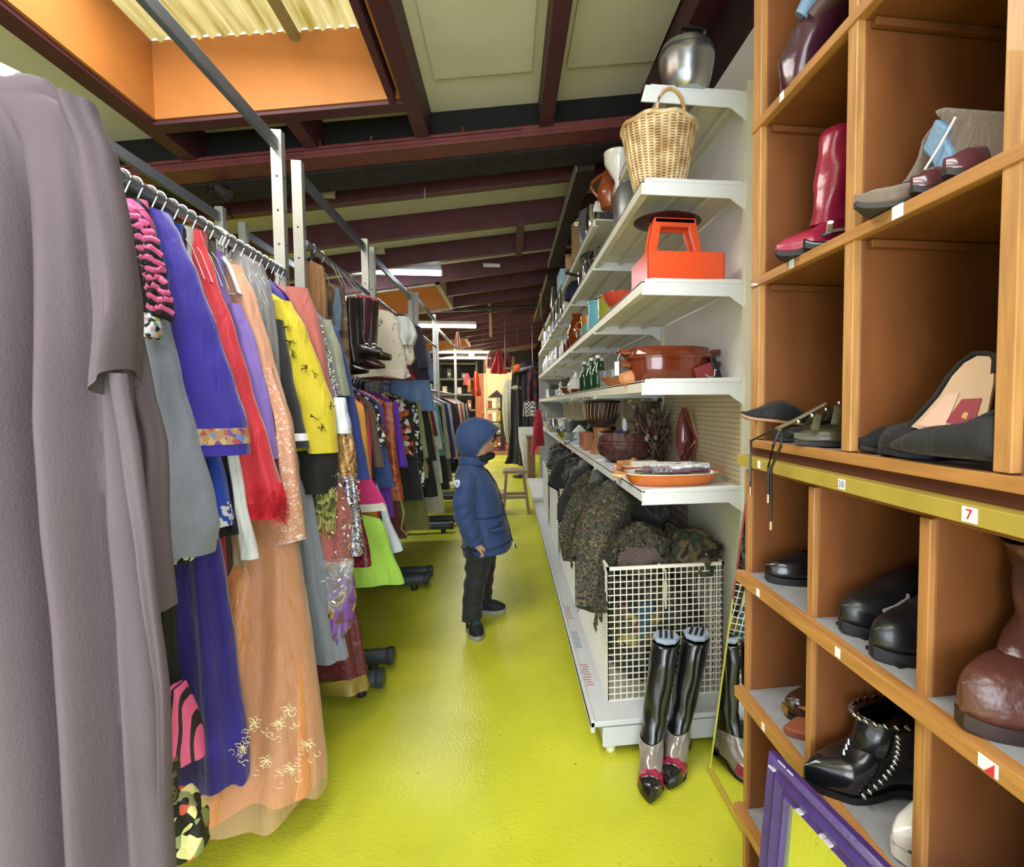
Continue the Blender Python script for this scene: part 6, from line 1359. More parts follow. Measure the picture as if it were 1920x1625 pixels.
for k, (y0, y1, z1) in enumerate(((1.02, 1.10, -.11), (.985, 1.0, -.11), (.975, .985, -.165))):
    a = Vector((.02, .0, .02)); P = [a, Vector((-.015, (y0-.95)*.8, .03)), Vector((-.028, y1-.95-.02*k, .0)), Vector((-.03, y1-.95, -.05)), Vector((-.03, y1-.95, z1))]
    MB().tube(P, .0028, 6).build('cord', m_blk, t); MB().lathe([(.004, -.018), (.004, 0), (.001, .001)], P[-1], 8).build('cord_tip', mat('9a7a5a', .3, .7), t)
# big black pumps with beige insole (centre lower cell of upper unit)
t = thing('black_pump', 'black suede pump tipped up on its side showing a beige insole with a red label', 'shoe', (.60, .73, 1.211), 0)
a = Vector((.0, 0, 0))
shoe(t, .15, .10, [(0, .022), (.2, .042), (.6, .055), (1, .075)], m_bks, m_rub, sole_t=.008, point=.1)
P0 = on_x(1712, 800, .615); Pt = on_x(1840, 672, .66)
def quad_sole(pts, off, name, m, th=.004):
    n = len(pts); o = Vector(off); b = MB(); L0 = t.location; A = [p-L0 for p in pts]; B = [p-L0+o*th for p in pts]
    return b.add(A+B, [tuple(range(n)), tuple(range(2*n-1, n-1, -1))]+[(i, (i+1) % n, (i+1) % n+n, i+n) for i in range(n)]).build(name, m, t, smooth=False)
def PX(l, X0, X1, y0=850, y1=665): return [on_x(px, py, lerp(X0, X1, (y0-py)/(y0-y1))) for px, py in l]
ins = PX([(1708, 800), (1730, 778), (1762, 742), (1785, 705), (1808, 680), (1832, 667), (1855, 668), (1864, 688), (1862, 720), (1852, 770), (1842, 808), (1790, 815), (1740, 808)], .612, .68)
quad_sole(ins, (1, .1, 0), 'insole', mat('c8a888', .5, var=.08))
quad_sole([p+Vector((-.0006, 0, 0)) for p in PX([(1722, 797), (1775, 740), (1800, 735), (1770, 806)], .612, .68)], (-1, 0, 0), 'insole_edge', mat('d8b4a0', .5), .0006)
quad_sole([p+Vector((-.0006, 0, 0)) for p in PX([(1775, 790), (1805, 748), (1842, 746), (1830, 788), (1800, 800)], .612, .68)], (-1, 0, 0), 'red_label', mat('8f2a38', .5), .0008)
quad_sole([p+Vector((-.0016, 0, 0)) for p in PX([(1804, 782), (1810, 772), (1818, 774), (1814, 786)], .612, .68)], (-1, 0, 0), 'gold_mark', mat('c8a060', .4), .0004)
q_ = PX([(1862, 700), (1864, 668), (1848, 662), (1822, 664), (1798, 682), (1776, 708), (1752, 744), (1722, 778), (1704, 800), (1700, 812)], .612, .68)
MB().tube([p-t.location+Vector((.002, 0, 0)) for p in q_], .0042, 8).build('topline', m_bks, t)
# quarter (dark side wall) and vamp
vp = MB(); R_ = []
for (px, y0, y1, X) in ((1668, 830, 842, .598), (1690, 815, 850, .592), (1730, 800, 857, .588), (1780, 800, 862, .586), (1830, 785, 866, .588), (1870, 778, 868, .6), (1890, 780, 866, .62)):
    A = on_x(px, y0, X); B = on_x(px, y1, X); R_.append([A-t.location+Vector((0, 0, 0)), A-t.location+Vector((.012, 0, .004)), A-t.location+Vector((.045, 0, -.002)), B-t.location+Vector((.05, 0, 0)), B-t.location, A.lerp(B, .6)-t.location+Vector((-.012, 0, 0)), A.lerp(B, .25)-t.location+Vector((-.008, 0, 0))])
vp.loft(R_).build('vamp', m_bks, t, sub=2)
R_ = []
for (px, y0, y1, X) in ((1752, 812, 835, .60), (1790, 795, 835, .598), (1830, 778, 838, .60), (1862, 762, 842, .61), (1888, 755, 846, .63)):
    A = on_x(px, y0, X); B = on_x(px, y1, X); R_.append([A-t.location, A-t.location+Vector((.006, 0, 0)), B-t.location+Vector((.012, 0, 0)), B-t.location])
MB().loft(R_).build('quarter', mat('0d0f16', .8, sheen=.1, bump=.1), t, sub=1)
t = thing('black_flat', 'low black flat shoe behind the tipped black pump', 'shoe', (.612, .80, 1.211), -.1); shoe(t, .24, .08, [(0, .012), (.15, .035), (.4, .045), (1, .05)], m_bks, m_rub, point=.3, open_from=.4)
# lower unit row 1
t = thing('black_loafer', 'shiny black low shoe in the left cell of the lower unit', 'shoe', (.612, SY(1436, .612), .8665), .0)
shoe(t, .26, .09, [(0, .022), (.1, .04), (.35, .052), (.6, .05), (1, .055)], m_bkl, m_rub, heel=.012, sole_t=.016, point=.05, open_from=.38, inner=mat('2a2624', .6))
t = thing('black_loafer', 'second black shoe mostly hidden behind the divider', 'shoe', (.70, .97, .8665), .1); shoe(t, .24, .085, [(0, .022), (.1, .04), (.35, .052), (1, .055)], m_bkl, m_rub, heel=.01, sole_t=.014, point=.05, open_from=.38)
t = None
for k, (x, y, rz, lb) in enumerate(((.612, .84, .12, 'scuffed black lace up work shoe, rear one of the pair in the centre cell'), (.600, .745, .10, 'scuffed black lace up work shoe in front, with a loose grey lace'))):
    t = thing('work_shoe', lb, 'shoe', (x, y, .8665), rz)
    shoe(t, .28, .10, [(0, .028), (.1, .05), (.3, .058), (.45, .075), (.6, .09), (1, .095)], mat('15161a', .35, var=.4, scale=30, coat=.2), m_rub, heel=.006, sole_t=.02, point=.1)
    for j in range(5): MB().tube([(.11+.022*j, -.03, .07+.009*j), (.115+.022*j, 0, .083+.009*j), (.11+.022*j, .03, .07+.009*j)], .0035, 6).build('lace', mat('2a2a2e', .7), t)
    for j in range(3): MB().lathe([(.005, 0), (.006, .003), (.002, .004)], (.13+.03*j, -.036, .068+.008*j), 8, ax=Matrix.Rotation(PI/2, 3, 'X')).build('eyelet', m_ag, t)
    b = MB()
    for j in range(9): b.box((.02+.028*j, -.034, -.0), (.032+.028*j, .034, .006))
    b.build('tread', m_rub, t, smooth=False)
    if k == 0: lace(t, [(.12, -.03, .075), (.10, -.05, .075), (.06, -.06, .068), (.03, -.065, .066)], mat('8f8a94', .8), .0035, 'loose_lace')
t = thing('cowboy_boot', 'large worn brown leather boot in the right cell of the lower unit', 'boot', (.585, SY(1803, .585, 1300), .8665), .05)
shoe(t, .28, .105, [(0, .04), (.1, .062), (.3, .072), (.5, .10), (.75, .12), (1, .11)], m_brl, mat('2a1a16', .5), heel=.01, sole_t=.02, point=.1)
shaft(t, [(.16, 0, .09, .085, .048), (.165, 0, .14, .062, .046), (.165, -.0, .20, .065, .05), (.15, -.0, .245, .075, .052)], m_brl, seed=7, wr=.09)
# row 2
t = thing('brown_loafer', 'dark shiny brown shoe with gold tip in the lower left cell', 'shoe', (.635, SY(1476, .635), .5605), .0); shoe(t, .24, .085, [(0, .03), (.1, .045), (.35, .055), (1, .06)], mat('3a241a', .15, coat=.6), m_rub, heel=.01, sole_t=.012, point=.05, open_from=.4); MB().box((-.002, -.012, .012), (.003, .012, .03)).build('gold_tip', mat('c8a050', .25, .9), t)
t = thing('leather_sandal', 'tan leather cross strap sandal below the brown shoe', 'sandal', (.60, SY(1466, .60)-.02, .5605), .05); shoe(t, .24, .085, [(0, .004), (.5, .004), (1, .004)], mat('9a5a40', .5), mat('8a4a34', .6), sole_t=.012)
for k in (0, 1): MB().tube([(.04+.03*k, -.045, .012), (.06+.02*k, -.03, .035), (.085-.01*k, 0, .045), (.10-.03*k, .035, .035), (.12-.03*k, .045, .012)], .016, 10, flat=.2).build('strap', mat('a8644a', .5), t)
t = thing('studded_boot', 'glossy black ankle boot edged with silver studs sticking out of the lower centre cell', 'boot', (.556, SY(1507, .556, 1440), .5605), -.12)
shoe(t, .25, .095, [(0, .024), (.1, .046), (.3, .06), (.5, .085), (.75, .11), (1, .1)], m_bkl, m_rub, heel=.008, sole_t=.012, point=.45)
shaft(t, [(.17, 0, .08, .082, .044), (.175, 0, .115, .076, .042), (.18, 0, .14, .074, .041)], m_bkl, wr=.02)
for (x0, z0, rr_, nn, tilt) in ((.175, .145, (.08, .046), 26, .0),):
    for j in range(nn):
        q = 2*PI*j/nn; MB().lathe([(.005, 0), (.005, .004), (.001, .010)], (x0+rr_[0]*math.cos(q), rr_[1]*math.sin(q), z0+.004*math.cos(q)), 8, ax=Matrix.Rotation(-PI/2 if math.sin(q) > 0 else PI/2, 3, 'X')).build('stud', m_ag, t)
for j in range(13):
    u = j/12; x = .085+.02*math.sin(PI*u)+.06*u; y = -.05-.002*math.sin(PI*u); z = .02+.11*u
    MB().lathe([(.0048, 0), (.0048, .004), (.001, .009)], (x, y, z), 8, ax=Matrix.Rotation(PI/2, 3, 'X')).build('stud', m_ag, t)
for j in range(3): MB().lathe([(.0045, 0), (.001, .009)], (.07+.01*j, -.012+.01*j, .072+.003*j), 8).build('stud', m_ag, t)
t = thing('white_sneaker', 'white trainer with a dark line along its rubber toe in the lower centre cell', 'trainer', (.608, SY(1650, .608, 1500)-.03, .5605), .0)
shoe(t, .26, .095, [(0, .022), (.1, .045), (.35, .06), (1, .07)], m_whc, mat('e8e8e2', .4), sole_t=.02, point=.05)
MB().tube([(.01+.05*(1-math.cos(a)), -.055*math.sin(a), .028) for a in [PI*.5*k/8 for k in range(9)]], .0022, 6).build('dark_line', mat('2a3044', .5), t); MB().box((.02, -.04, .064), (.03, -.012, .07)).build('lace_end', m_whc, t)
t = thing('tan_shoe', 'tan shoe peeping from the bottom left cell behind the purple frame', 'shoe', (.615, 1.06, .243), .0); shoe(t, .24, .085, [(0, .03), (.1, .045), (1, .06)], mat('8a5a48', .4), mat('b8a088', .6), sole_t=.012, point=.1)
# ---- pair of tall boots in front of the shelving
def tall_boot(loc, rz, leanx, leany, label):
    t = thing('tall_boot', label, 'boot', loc, rz, 'pair of tall boots by the wire basket')
    lk = lambda z: (leanx*max(0, z-.1), leany*max(0, z-.1))
    rr_ = []
    for z, rx, ry, x in ((.10, .054, .041, .176), (.15, .048, .042, .180), (.2, .050, .045, .185), (.28, .056, .049, .187), (.36, .060, .051, .187), (.42, .056, .049, .187)):
        rr_.append((x+lk(z)[0], lk(z)[1], z, rx, ry))
    shoe(t, .25, .085, [(0, .012), (.1, .032), (.35, .055), (.6, .075), (1, .07)], mat('8a8078', .12, var=.3, scale=14, coat=.6), m_rub, heel=.03, point=.7, sole_t=.008)
    MB().loft([[(x, -.046*k, z0) if 0 else (x+.0, y, z) for (y, z) in ((-.040*k, .012), (-.034*k, .024+.022*k), (0, .034+.024*k), (.034*k, .024+.022*k), (.040*k, .012))] for x, k in ((-.004, .1), (.012, .5), (.03, .85), (.05, 1.03))], True, True).build('toe_cap', m_bkl, t)
    MB().loft([[(x+.012*abs(y)/.04, y*k, z+.004) for (y, z) in ((-.043, .014), (-.038, .042), (-.015, .062), (.015, .062), (.038, .042), (.043, .014))] for x, k in ((.05, 1.0), (.066, 1.04), (.082, 1.06))], True, True).build('red_band', mat('a02a48', .15, coat=.7, var=.4, scale=30), t)
    shaft(t, [(.12, 0, .03, .095, .042), (.145, 0, .06, .080, .043), (.17, 0, .095, .062, .043), (.176, 0, .115, .055, .043)], mat('8a8078', .12, var=.3, scale=14, coat=.6), 'grey_ankle', wr=.03)
    shaft(t, rr_, m_bkl, wr=.03, seed=3)
    x, y = rr_[-1][0], rr_[-1][1]
    f = MB()
    f.lathe([(.047, .0), (.05, .008), (.047, .016), (.001, .018)], (x, y, .425), 8)
    f.build('boot_tree_top', mat('9aa8c0', .35, alpha=1), t)
    g_ = MB()
    for k in (-.02, 0, .02): g_.box((x-.03, y+k-.005, .4435), (x+.03, y+k+.005, .4455))
    g_.build('slot', m_blk, t, smooth=False)
    return t
p1 = on_z(1222, 1518, 0); p2 = on_z(1262, 1495, 0)
tall_boot((p1.x+.0, p1.y+.02, 0), R(72), .25, -.16, 'left of the two tall black boots with grey foot and red band, below the basket')
tall_boot((p2.x-.005, p2.y+.03, 0), R(60), .22, -.16, 'right of the two tall black boots with grey foot and red band, beside the mirror')
# ---- purple picture frame mirror leaning on the lower unit
A = on_x(1452, 1412, .505); print('FRAME', A)
t = thing('framed_mirror', 'purple painted picture frame mirror leaning against the lower pigeonholes', 'mirror', (.455, A.y, 0), R(9))
Hf = A.z/math.cos(.09); M3 = Matrix.Rotation(.09, 4, 'Y'); Lf = .62
m_pu = mat('3f2a68', .4, var=.25, scale=14, coat=.2, bump=.15, bscale=30)
def fr_bar(p, d, up_, ln, name):     # moulded profile bar from p along d, inner side towards up_
    prof = [(0, 0), (0, -.012), (.008, -.02), (.02, -.014), (.03, -.02), (.045, -.012), (.052, -.016), (.058, -.006), (.058, 0)]
    p, d, u = Vector(p), Vector(d), Vector(up_); nrm = Vector((1, 0, 0))
    r0 = [M3 @ (p+d*w+u*w+nrm*x) for w, x in prof]; r1 = [M3 @ (p+d*(ln-w)+u*w+nrm*x) for w, x in prof]
    MB().loft([r0, r1]).build(name, m_pu, t, ang=.4)
fr_bar((0, 0, Hf), (0, 0, -1), (0, -1, 0), Hf, 'frame_bar'); fr_bar((0, 0, Hf), (0, -1, 0), (0, 0, -1), Lf, 'frame_bar')
fr_bar((0, -Lf, Hf), (0, 0, -1), (0, 1, 0), Hf, 'frame_bar'); fr_bar((0, 0, 0), (0, -1, 0), (0, 0, 1), Lf, 'frame_bar')
MB().box((-.006, -Lf+.05, .05), (-.002, -.05, Hf-.05), M3).build('mirror_glass', mat('f0f2ee', .03, 1.0, var=0), t, smooth=False)
MB().box((-.0085, -.064, .05), (-.0065, -.0575, Hf-.057), M3).build('silver_edge', mat('8a8c90', .3, .6), t, smooth=False)
ch = MB(); rr = random.Random(3)
for i in range(16):
    y = -rr.uniform(0, Lf); w = rr.choice((.0, .02, .045)); z = Hf-w
    ch.box((-.021 if w else -.014, y-.006, z-.003), (-.012, y+.004+rr.uniform(0, .01), z+.0008), M3)
tag(ch.build('paint_chips', mat('b8b4c0', .6), t, smooth=False), kind='stuff')
# ================================================================ the child in the blue coat
BX, BY = -0.205, 2.97
S_ = BY/930.0
def bz(py): return 1.3-(py-757)*S_
def bxx(px): return (px-885)*S_
kid = thing('person', 'child in hooded navy blue coat and black trousers standing in the aisle, head bowed', 'person', (BX, BY, 0))
m_skin = mat('b58a72', .55, var=.06); m_coat = mat('1f3a68', .75, var=.1, scale=14, bump=.15, bscale=160, sheen=.15); m_coatd = mat('142440', .8, var=.1); m_jean = mat('17171b', .8, var=.35, scale=12, bump=.3, bscale=90, sheen=.1); m_shoe = mat('10151c', .7, var=.3, bump=.3, bscale=120); m_solg = mat('8a8c86', .6, var=.1)
# body: one skinned surface
V = {}; E = []
def sv(k, p, r, par=None):
    V[k] = (p, r)
    if par: E.append((par, k))
sv('pelvis', (.035, 0, .55), .085); sv('waist', (.015, 0, .68), .08, 'pelvis'); sv('chest', (-.015, 0, .83), .085, 'waist'); sv('neck', (0, 0, .935), .042, 'chest')
sv('skull0', (.012, 0, 1.01), .058, 'neck'); sv('skull', (.018, 0, 1.085), .076, 'skull0'); sv('crown', (.014, 0, 1.14), .062, 'skull')
sv('jaw', (.066, 0, 1.015), .034, 'skull0'); 
for s, t_ in ((-1, 'n'), (1, 'f')):
    sv('sh'+t_, (-.02, s*.09, .885), .032, 'chest')
    el = (-.045, s*.165, .70) if s < 0 else (.03, .16, .70); wr = (.012, s*.165, .53) if s < 0 else (.11, .10, .58)
    sv('el'+t_, el, .032, 'sh'+t_); sv('wr'+t_, wr, .022, 'el'+t_)
    pm_ = (wr[0]+.016, wr[1], wr[2]-.035); sv('palm'+t_, pm_, .024, 'wr'+t_)
    hy = .0 if s < 0 else .01
    hip = (.035, s*.06, .50); sv('hip'+t_, hip, .07, 'pelvis')
    kn = (.012, -.10, .31) if s < 0 else (.05, .11, .32); an = (-.015, -.125, .07) if s < 0 else (.035, .135, .07)
    sv('kn'+t_, kn, .045, 'hip'+t_); sv('an'+t_, an, .03, 'kn'+t_)
    toe = (an[0]+.02, an[1]-.10, .03) if s < 0 else (an[0]+.12, an[1]-.02, .03); sv('toe'+t_, toe, .022, 'an'+t_)
    for j, (dx, dy, ln) in enumerate(((.014, -.018, .034), (.018, -.006, .038), (.016, .006, .036), (.010, .017, .028))):
        a = (pm_[0]+dx, pm_[1]+dy, pm_[2]-.018); b2 = (a[0]+.010, a[1], a[2]-ln*.55); c2 = (b2[0]+.001-.012, b2[1], b2[2]-ln*.4)
        sv(f'f{j}a{t_}', a, .0075, 'palm'+t_); sv(f'f{j}b{t_}', b2, .007, f'f{j}a{t_}'); sv(f'f{j}c{t_}', c2, .006, f'f{j}b{t_}')
    sv('tha'+t_, (pm_[0]+.026, pm_[1]-.012, pm_[2]+.002), .008, 'palm'+t_); sv('thb'+t_, (pm_[0]+.038, pm_[1]-.012, pm_[2]-.02), .007, 'tha'+t_)
ks = list(V); me = bpy.data.meshes.new('body'); me.from_pydata([V[k][0] for k in ks], [(ks.index(a), ks.index(b)) for a, b in E], [])
bo = bpy.data.objects.new('body', me); SC.collection.objects.link(bo); bo.parent = kid; me.materials.append(m_skin)
sk = bo.modifiers.new('sk', 'SKIN'); sk.use_smooth_shade = True
for i, k in enumerate(ks): me.skin_vertices[0].data[i].radius = (V[k][1],)*2; me.skin_vertices[0].data[i].use_root = (i == 0)
u = bo.modifiers.new('u', 'SUBSURF'); u.levels = u.render_levels = 2
# face: a shaped front surface with brow, nose, mouth and chin, bowed forward
Mh = Matrix.Translation((.035, 0, 1.092)) @ Matrix.Rotation(R(22), 4, 'Y')   # forward of the head = local +x, tipped down
def P3(x, y, z): v = Mh @ Vector((x, y, z)); return (v.x, v.y, v.z)
prof = [(-.100, .050), (-.090, .072), (-.078, .080), (-.066, .076), (-.058, .083), (-.052, .080), (-.047, .084), (-.040, .079), (-.034, .088), (-.026, .101), (-.016, .094), (-.004, .084), (.006, .080), (.018, .087), (.03, .088), (.05, .086), (.075, .075), (.095, .055)]
rings = []
for z, xf in prof:
    w = .068*math.sqrt(max(.08, 1-((z-.01)/.125)**2)); ring = []
    for j in range(21):
        a = -PI/2+PI*j/20; base = .080-.0*abs(a); nb = max(0, xf-.080)*math.exp(-(a/.22)**2)
        xx = min(xf, .084)*math.cos(a)**.9 if abs(a) < PI/2 else 0
        eye = -.007*math.exp(-((abs(a)-.42)/.17)**2)*math.exp(-((z-.006)/.012)**2)
        ring.append(P3(max(0, xx)+nb+eye, w*math.sin(a)*(1 if z > -.06 else .85), z))
    rings.append(ring)
MB().loft(rings, False, False, closed=False).build('face', m_skin, bo, ang=1.4)
for s in (-1, 1):
    MB().ball(P3(.0705, s*.030, .006), .009, 10, 8).build('eye', mat('b9aca0', .3, var=0), bo); MB().ball(P3(.0765, s*.030, .004), .0045, 8, 6).build('iris', mat('2a1c14', .2, var=0), bo)
    MB().tube([P3(.080, s*.014, .022), P3(.083, s*.030, .026), P3(.072, s*.046, .022)], .0028, 6).build('eyebrow', mat('3a2a1e', .9), bo)
    MB().lathe([(.002, -.006), (.012, -.004), (.014, .002), (.008, .004)], P3(.0, s*.074, -.005), 12, ax=Matrix.Rotation(s*PI/2, 3, 'X')).build('ear', m_skin, bo)
MB().tube([P3(.078, -.02, -.052), P3(.0845, 0, -.050), P3(.078, .02, -.052)], [.002, .0045, .002], 8).build('lips', mat('9a5a52', .5), bo)
# hair fringe under the hood
hr = MB()
for k in range(13):
    y = -.055+.009*k; hr.tube([P3(.04, y*.7, .105), P3(.082-.25*abs(y)*.5, y, .06), P3(.088-.25*abs(y)*.6, y*1.05, .032)], [.010, .009, .003], 6, flat=.5)
hr.build('hair', mat('3c2a1c', .8, var=.2), bo)
# dark scarf / collar at the mouth
MB().tube([(.0, -.062, .975), (.045, -.058, .985), (.085, -.03, .995), (.1, 0, .998), (.085, .03, .995), (.045, .058, .985)], [.012, .022, .026, .026, .026, .018], 14, flat=.9).build('scarf', mat('171a22', .9, bump=.3), kid)
# ---- coat
ct = MB(); prof_c = [  # z, x centre, rx, ry
 (.430, .072, .142, .165), (.445, .073, .146, .170), (.50, .066, .143, .166), (.56, .056, .140, .160), (.60, .050, .137, .156), (.635, .043, .130, .150), (.66, .040, .128, .146), (.72, .030, .126, .148), (.78, .018, .122, .150), (.84, .004, .115, .148), (.885, -.010, .102, .136), (.92, -.018, .085, .112), (.945, -.018, .070, .085), (.965, -.012, .062, .070)]
rings = []
for z0, c0_, rx, ry in prof_c:
    ring = []
    for j in range(56):
        q = 2*PI*j/56; pf = 1+.018*math.sin(6*q+z0*30)+.02*math.sin(z0*70+2*math.sin(q*2))*(1 if z0 < .9 else .3)
        tail = (.018*math.cos(q) if z0 < .5 else 0)
        ring.append((c0_+rx*math.cos(q)*pf, ry*math.sin(q)*pf, z0+(tail)+.004*math.sin(3*q)))
    rings.append(ring)
cb_ = ct.loft(rings, False, True).build('coat', m_coat, kid, solid=.006, ang=1.2, sub=1)
# hem band, waist seam, pocket flap, zip
def around(zf, out, r, a0, a1, m, name, par, n=26):
    pts = []
    for k in range(n+1):
        q = lerp(a0, a1, k/n); z = zf(q) if callable(zf) else zf
        c0_ = interp([(p[0], p[1]) for p in prof_c], z); rx = interp([(p[0], p[2]) for p in prof_c], z)+out; ry = interp([(p[0], p[3]) for p in prof_c], z)+out
        pts.append((c0_+rx*math.cos(q), ry*math.sin(q), z+(.018*math.cos(q) if z < .5 else 0)))
    return MB().tube(pts, r, 8).build(name, m, par)
around(.48, .003, .004, -PI, PI, m_coatd, 'hem_seam', cb_); around(.655, .003, .004, -PI, PI, m_coatd, 'waist_seam', cb_)
around(lambda q: .60+.02*math.sin((q+1.1)*2), .006, .006, -1.35, -.55, m_coatd, 'pocket_flap_edge', cb_); around(.585, .008, .010, -1.3, -.6, m_coat, 'pocket_flap', cb_)
MB().tube([(interp([(p[0], p[1]+p[2]) for p in prof_c], z)+.006+(.018 if z < .5 else 0), -.012, z) for z in (.44, .5, .56, .6, .66, .72, .78, .84, .88, .92)], .008, 8, flat=.5).build('zip_flap', m_coatd, cb_)
MB().box((.225, -.03, .45), (.229, -.015, .487)).build('reflective_tab', mat('dfe4ea', .3), cb_, smooth=False)
# hood: shell with the opening looking forward and down
ax = Vector((.80, -.05, -.60)).normalized(); a2 = ax.cross(Vector((0, 1, 0))).normalized(); a1 = Vector((0, 1, 0)); hc = Vector((.012, 0, 1.095)); rings = []
for i in range(15):
    v = PI*(.0+.63*i/14)+.001; ring = []
    for j in range(44):
        q = 2*PI*j/44; d = -ax*math.cos(v)+(a1*math.sin(q)*math.sin(v))+(a2*math.cos(q)*math.sin(v))
        f = 1+.03*noise.noise(d*4+Vector((3, 1, 2)))+.02*math.sin(9*q)*math.exp(-((v-1.95)/.2)**2)
        p = Vector((d.x*.122*f, d.y*.112*f, d.z*.132*f)); u_ = i/14
        if q < PI/2 or q > 1.5*PI: p += Vector((.028, 0, -.004))*u_*u_*max(0, math.cos(q))*(1 if a2.z > 0 else -1)
        else: p += Vector((.030, 0, -.004))*u_*u_*max(0, -math.cos(q))*(1 if a2.z < 0 else 0)
        ring.append(hc+p)
    rings.append(ring)
hd = MB().loft(rings, False, False).build('hood', m_coat, kid, solid=.007, ang=1.2)
MB().tube([p for p in rings[-1]], .0065, 8, cyc=True).build('hood_edge', m_coat, hd)
MB().lathe([(.072, .945), (.086, .955), (.088, .975), (.083, .995), (.070, 1.0)], (-.002, 0, 0), 36, ca=False, cb=False).build('collar', m_coat, kid, solid=.005)
# sleeves
def arm(P, rr, name):
    S = []
    for i in range(len(P)-1):
        for k in range(7): S.append((Vector(P[i]).lerp(Vector(P[i+1]), k/7), lerp(rr[i], rr[i+1], k/7)))
    S.append((Vector(P[-1]), rr[-1])); b = MB(); rings = []
    for i, (p, r) in enumerate(S):
        d = (S[min(i+1, len(S)-1)][0]-S[max(0, i-1)][0]).normalized(); a = d.cross(Vector((0, 1, 0))).normalized(); c = a.cross(d)
        rings.append([p+a*math.cos(q)*r*(1+.07*math.sin(i*.95+1.2*math.sin(q)))+c*math.sin(q)*r*.92*(1+.05*math.sin(i*1.1+q)) for q in [2*PI*j/26 for j in range(26)]])
    return b.loft(rings, True, False).build(name, m_coat, kid, solid=.005, ang=1.3, sub=1)
s1 = arm([(-.022, -.095, .905), (-.035, -.142, .86), (-.05, -.172, .76), (-.048, -.178, .69), (-.02, -.178, .61), (.010, -.172, .53), (.014, -.171, .515)], [.04, .058, .060, .056, .054, .046, .040], 'sleeve')
arm([(-.022, .095, .905), (-.02, .142, .86), (.0, .168, .76), (.03, .165, .68), (.075, .13, .61), (.105, .105, .585)], [.04, .055, .055, .052, .046, .040], 'sleeve')
# shield badge on the near sleeve
def wrap(pts, name, m, off):
    b = MB(); vs = [(x, -.228-off-.9*(abs(x+.052))**2*8, z) for x, z in pts]; n = len(vs)
    b.add(vs+[(x, y+.004, z) for x, y, z in vs], [tuple(range(n)), tuple(range(2*n-1, n-1, -1))]+[(i, (i+1) % n, (i+1) % n+n, i+n) for i in range(n)]); return b.build(name, m, s1, smooth=False)
z0 = .882-.01; x0 = -.075
wrap([(x0-.014, z0+.018), (x0, z0+.022), (x0+.014, z0+.018), (x0+.014, z0-.004), (x0+.008, z0-.016), (x0, z0-.022), (x0-.008, z0-.016), (x0-.014, z0-.004)], 'sleeve_badge', mat('c9d2e2', .4), .004)
for dx in (-.004, .004): wrap([(x0+dx-.0018, z0+.010), (x0+dx+.0018, z0+.010), (x0+dx+.0018, z0-.010), (x0+dx-.0018, z0-.010)], 'badge_mark', mat('3a4a6a', .4), .0055)
# trousers
def leg(P, rr, name):
    S = []
    for i in range(len(P)-1):
        for k in range(7): S.append((Vector(P[i]).lerp(Vector(P[i+1]), k/7), lerp(rr[i], rr[i+1], k/7)))
    S.append((Vector(P[-1]), rr[-1])); rings = []
    for i, (p, r) in enumerate(S):
        f = 1+.045*math.sin(i*1.25)
        rings.append([p+Vector((r*f*math.cos(q)*(1+.05*math.sin(3*q+i)), r*.95*f*math.sin(q)*(1+.05*math.sin(4*q-i*.6)), .004*math.sin(2*q+i))) for q in [2*PI*j/24 for j in range(24)]])
    return MB().loft(rings, True, False).build(name, m_jean, kid, solid=.004, ang=1.3, sub=1)
leg([(.035, -.065, .50), (.028, -.085, .42), (.012, -.10, .32), (-.008, -.118, .2), (-.017, -.126, .10), (-.018, -.127, .075)], [.088, .082, .066, .060, .056, .058], 'trouser_leg')
leg([(.045, .065, .50), (.05, .085, .42), (.052, .11, .32), (.042, .128, .2), (.034, .135, .10), (.032, .135, .08)], [.088, .078, .064, .056, .053, .054], 'trouser_leg')
MB().ball((.04, 0, .5), .115, 18, 10, (1.0, 1.1, .7)).build('trouser_seat', m_jean, kid)
# trainers
def trainer(loc, rz, nm='trainer'):
    e = bpy.data.objects.new(nm, None); SC.collection.objects.link(e); e.parent = kid; e.location = loc; e.rotation_euler = (0, 0, rz)
    shoe(e, .20, .082, [(0, .02), (.12, .036), (.35, .05), (.6, .062), (1, .07)], m_shoe, m_solg, sole_t=.024, point=.05, heel=.0)
    for k in range(4): MB().tube([(.065+.018*k, -.022, .068+.004*k), (.068+.018*k, 0, .076+.004*k), (.065+.018*k, .022, .068+.004*k)], .003, 6).build('lace', mat('2f5a58', .7), e)
    MB().lathe([(.036, .06), (.038, .085), (.036, .105), (.033, .106)], (.155, 0, 0), 20, ca=False, cb=False, sx=1.15).build('ankle_collar', m_shoe, e, solid=.006)
    MB().box((.112, -.02, .098), (.118, .02, .11)).build('tab', mat('5f9aa0', .6), e, smooth=False)
    return e
trainer((.03, -.262, 0), R(106)); trainer((.172, .105, 0), R(168))
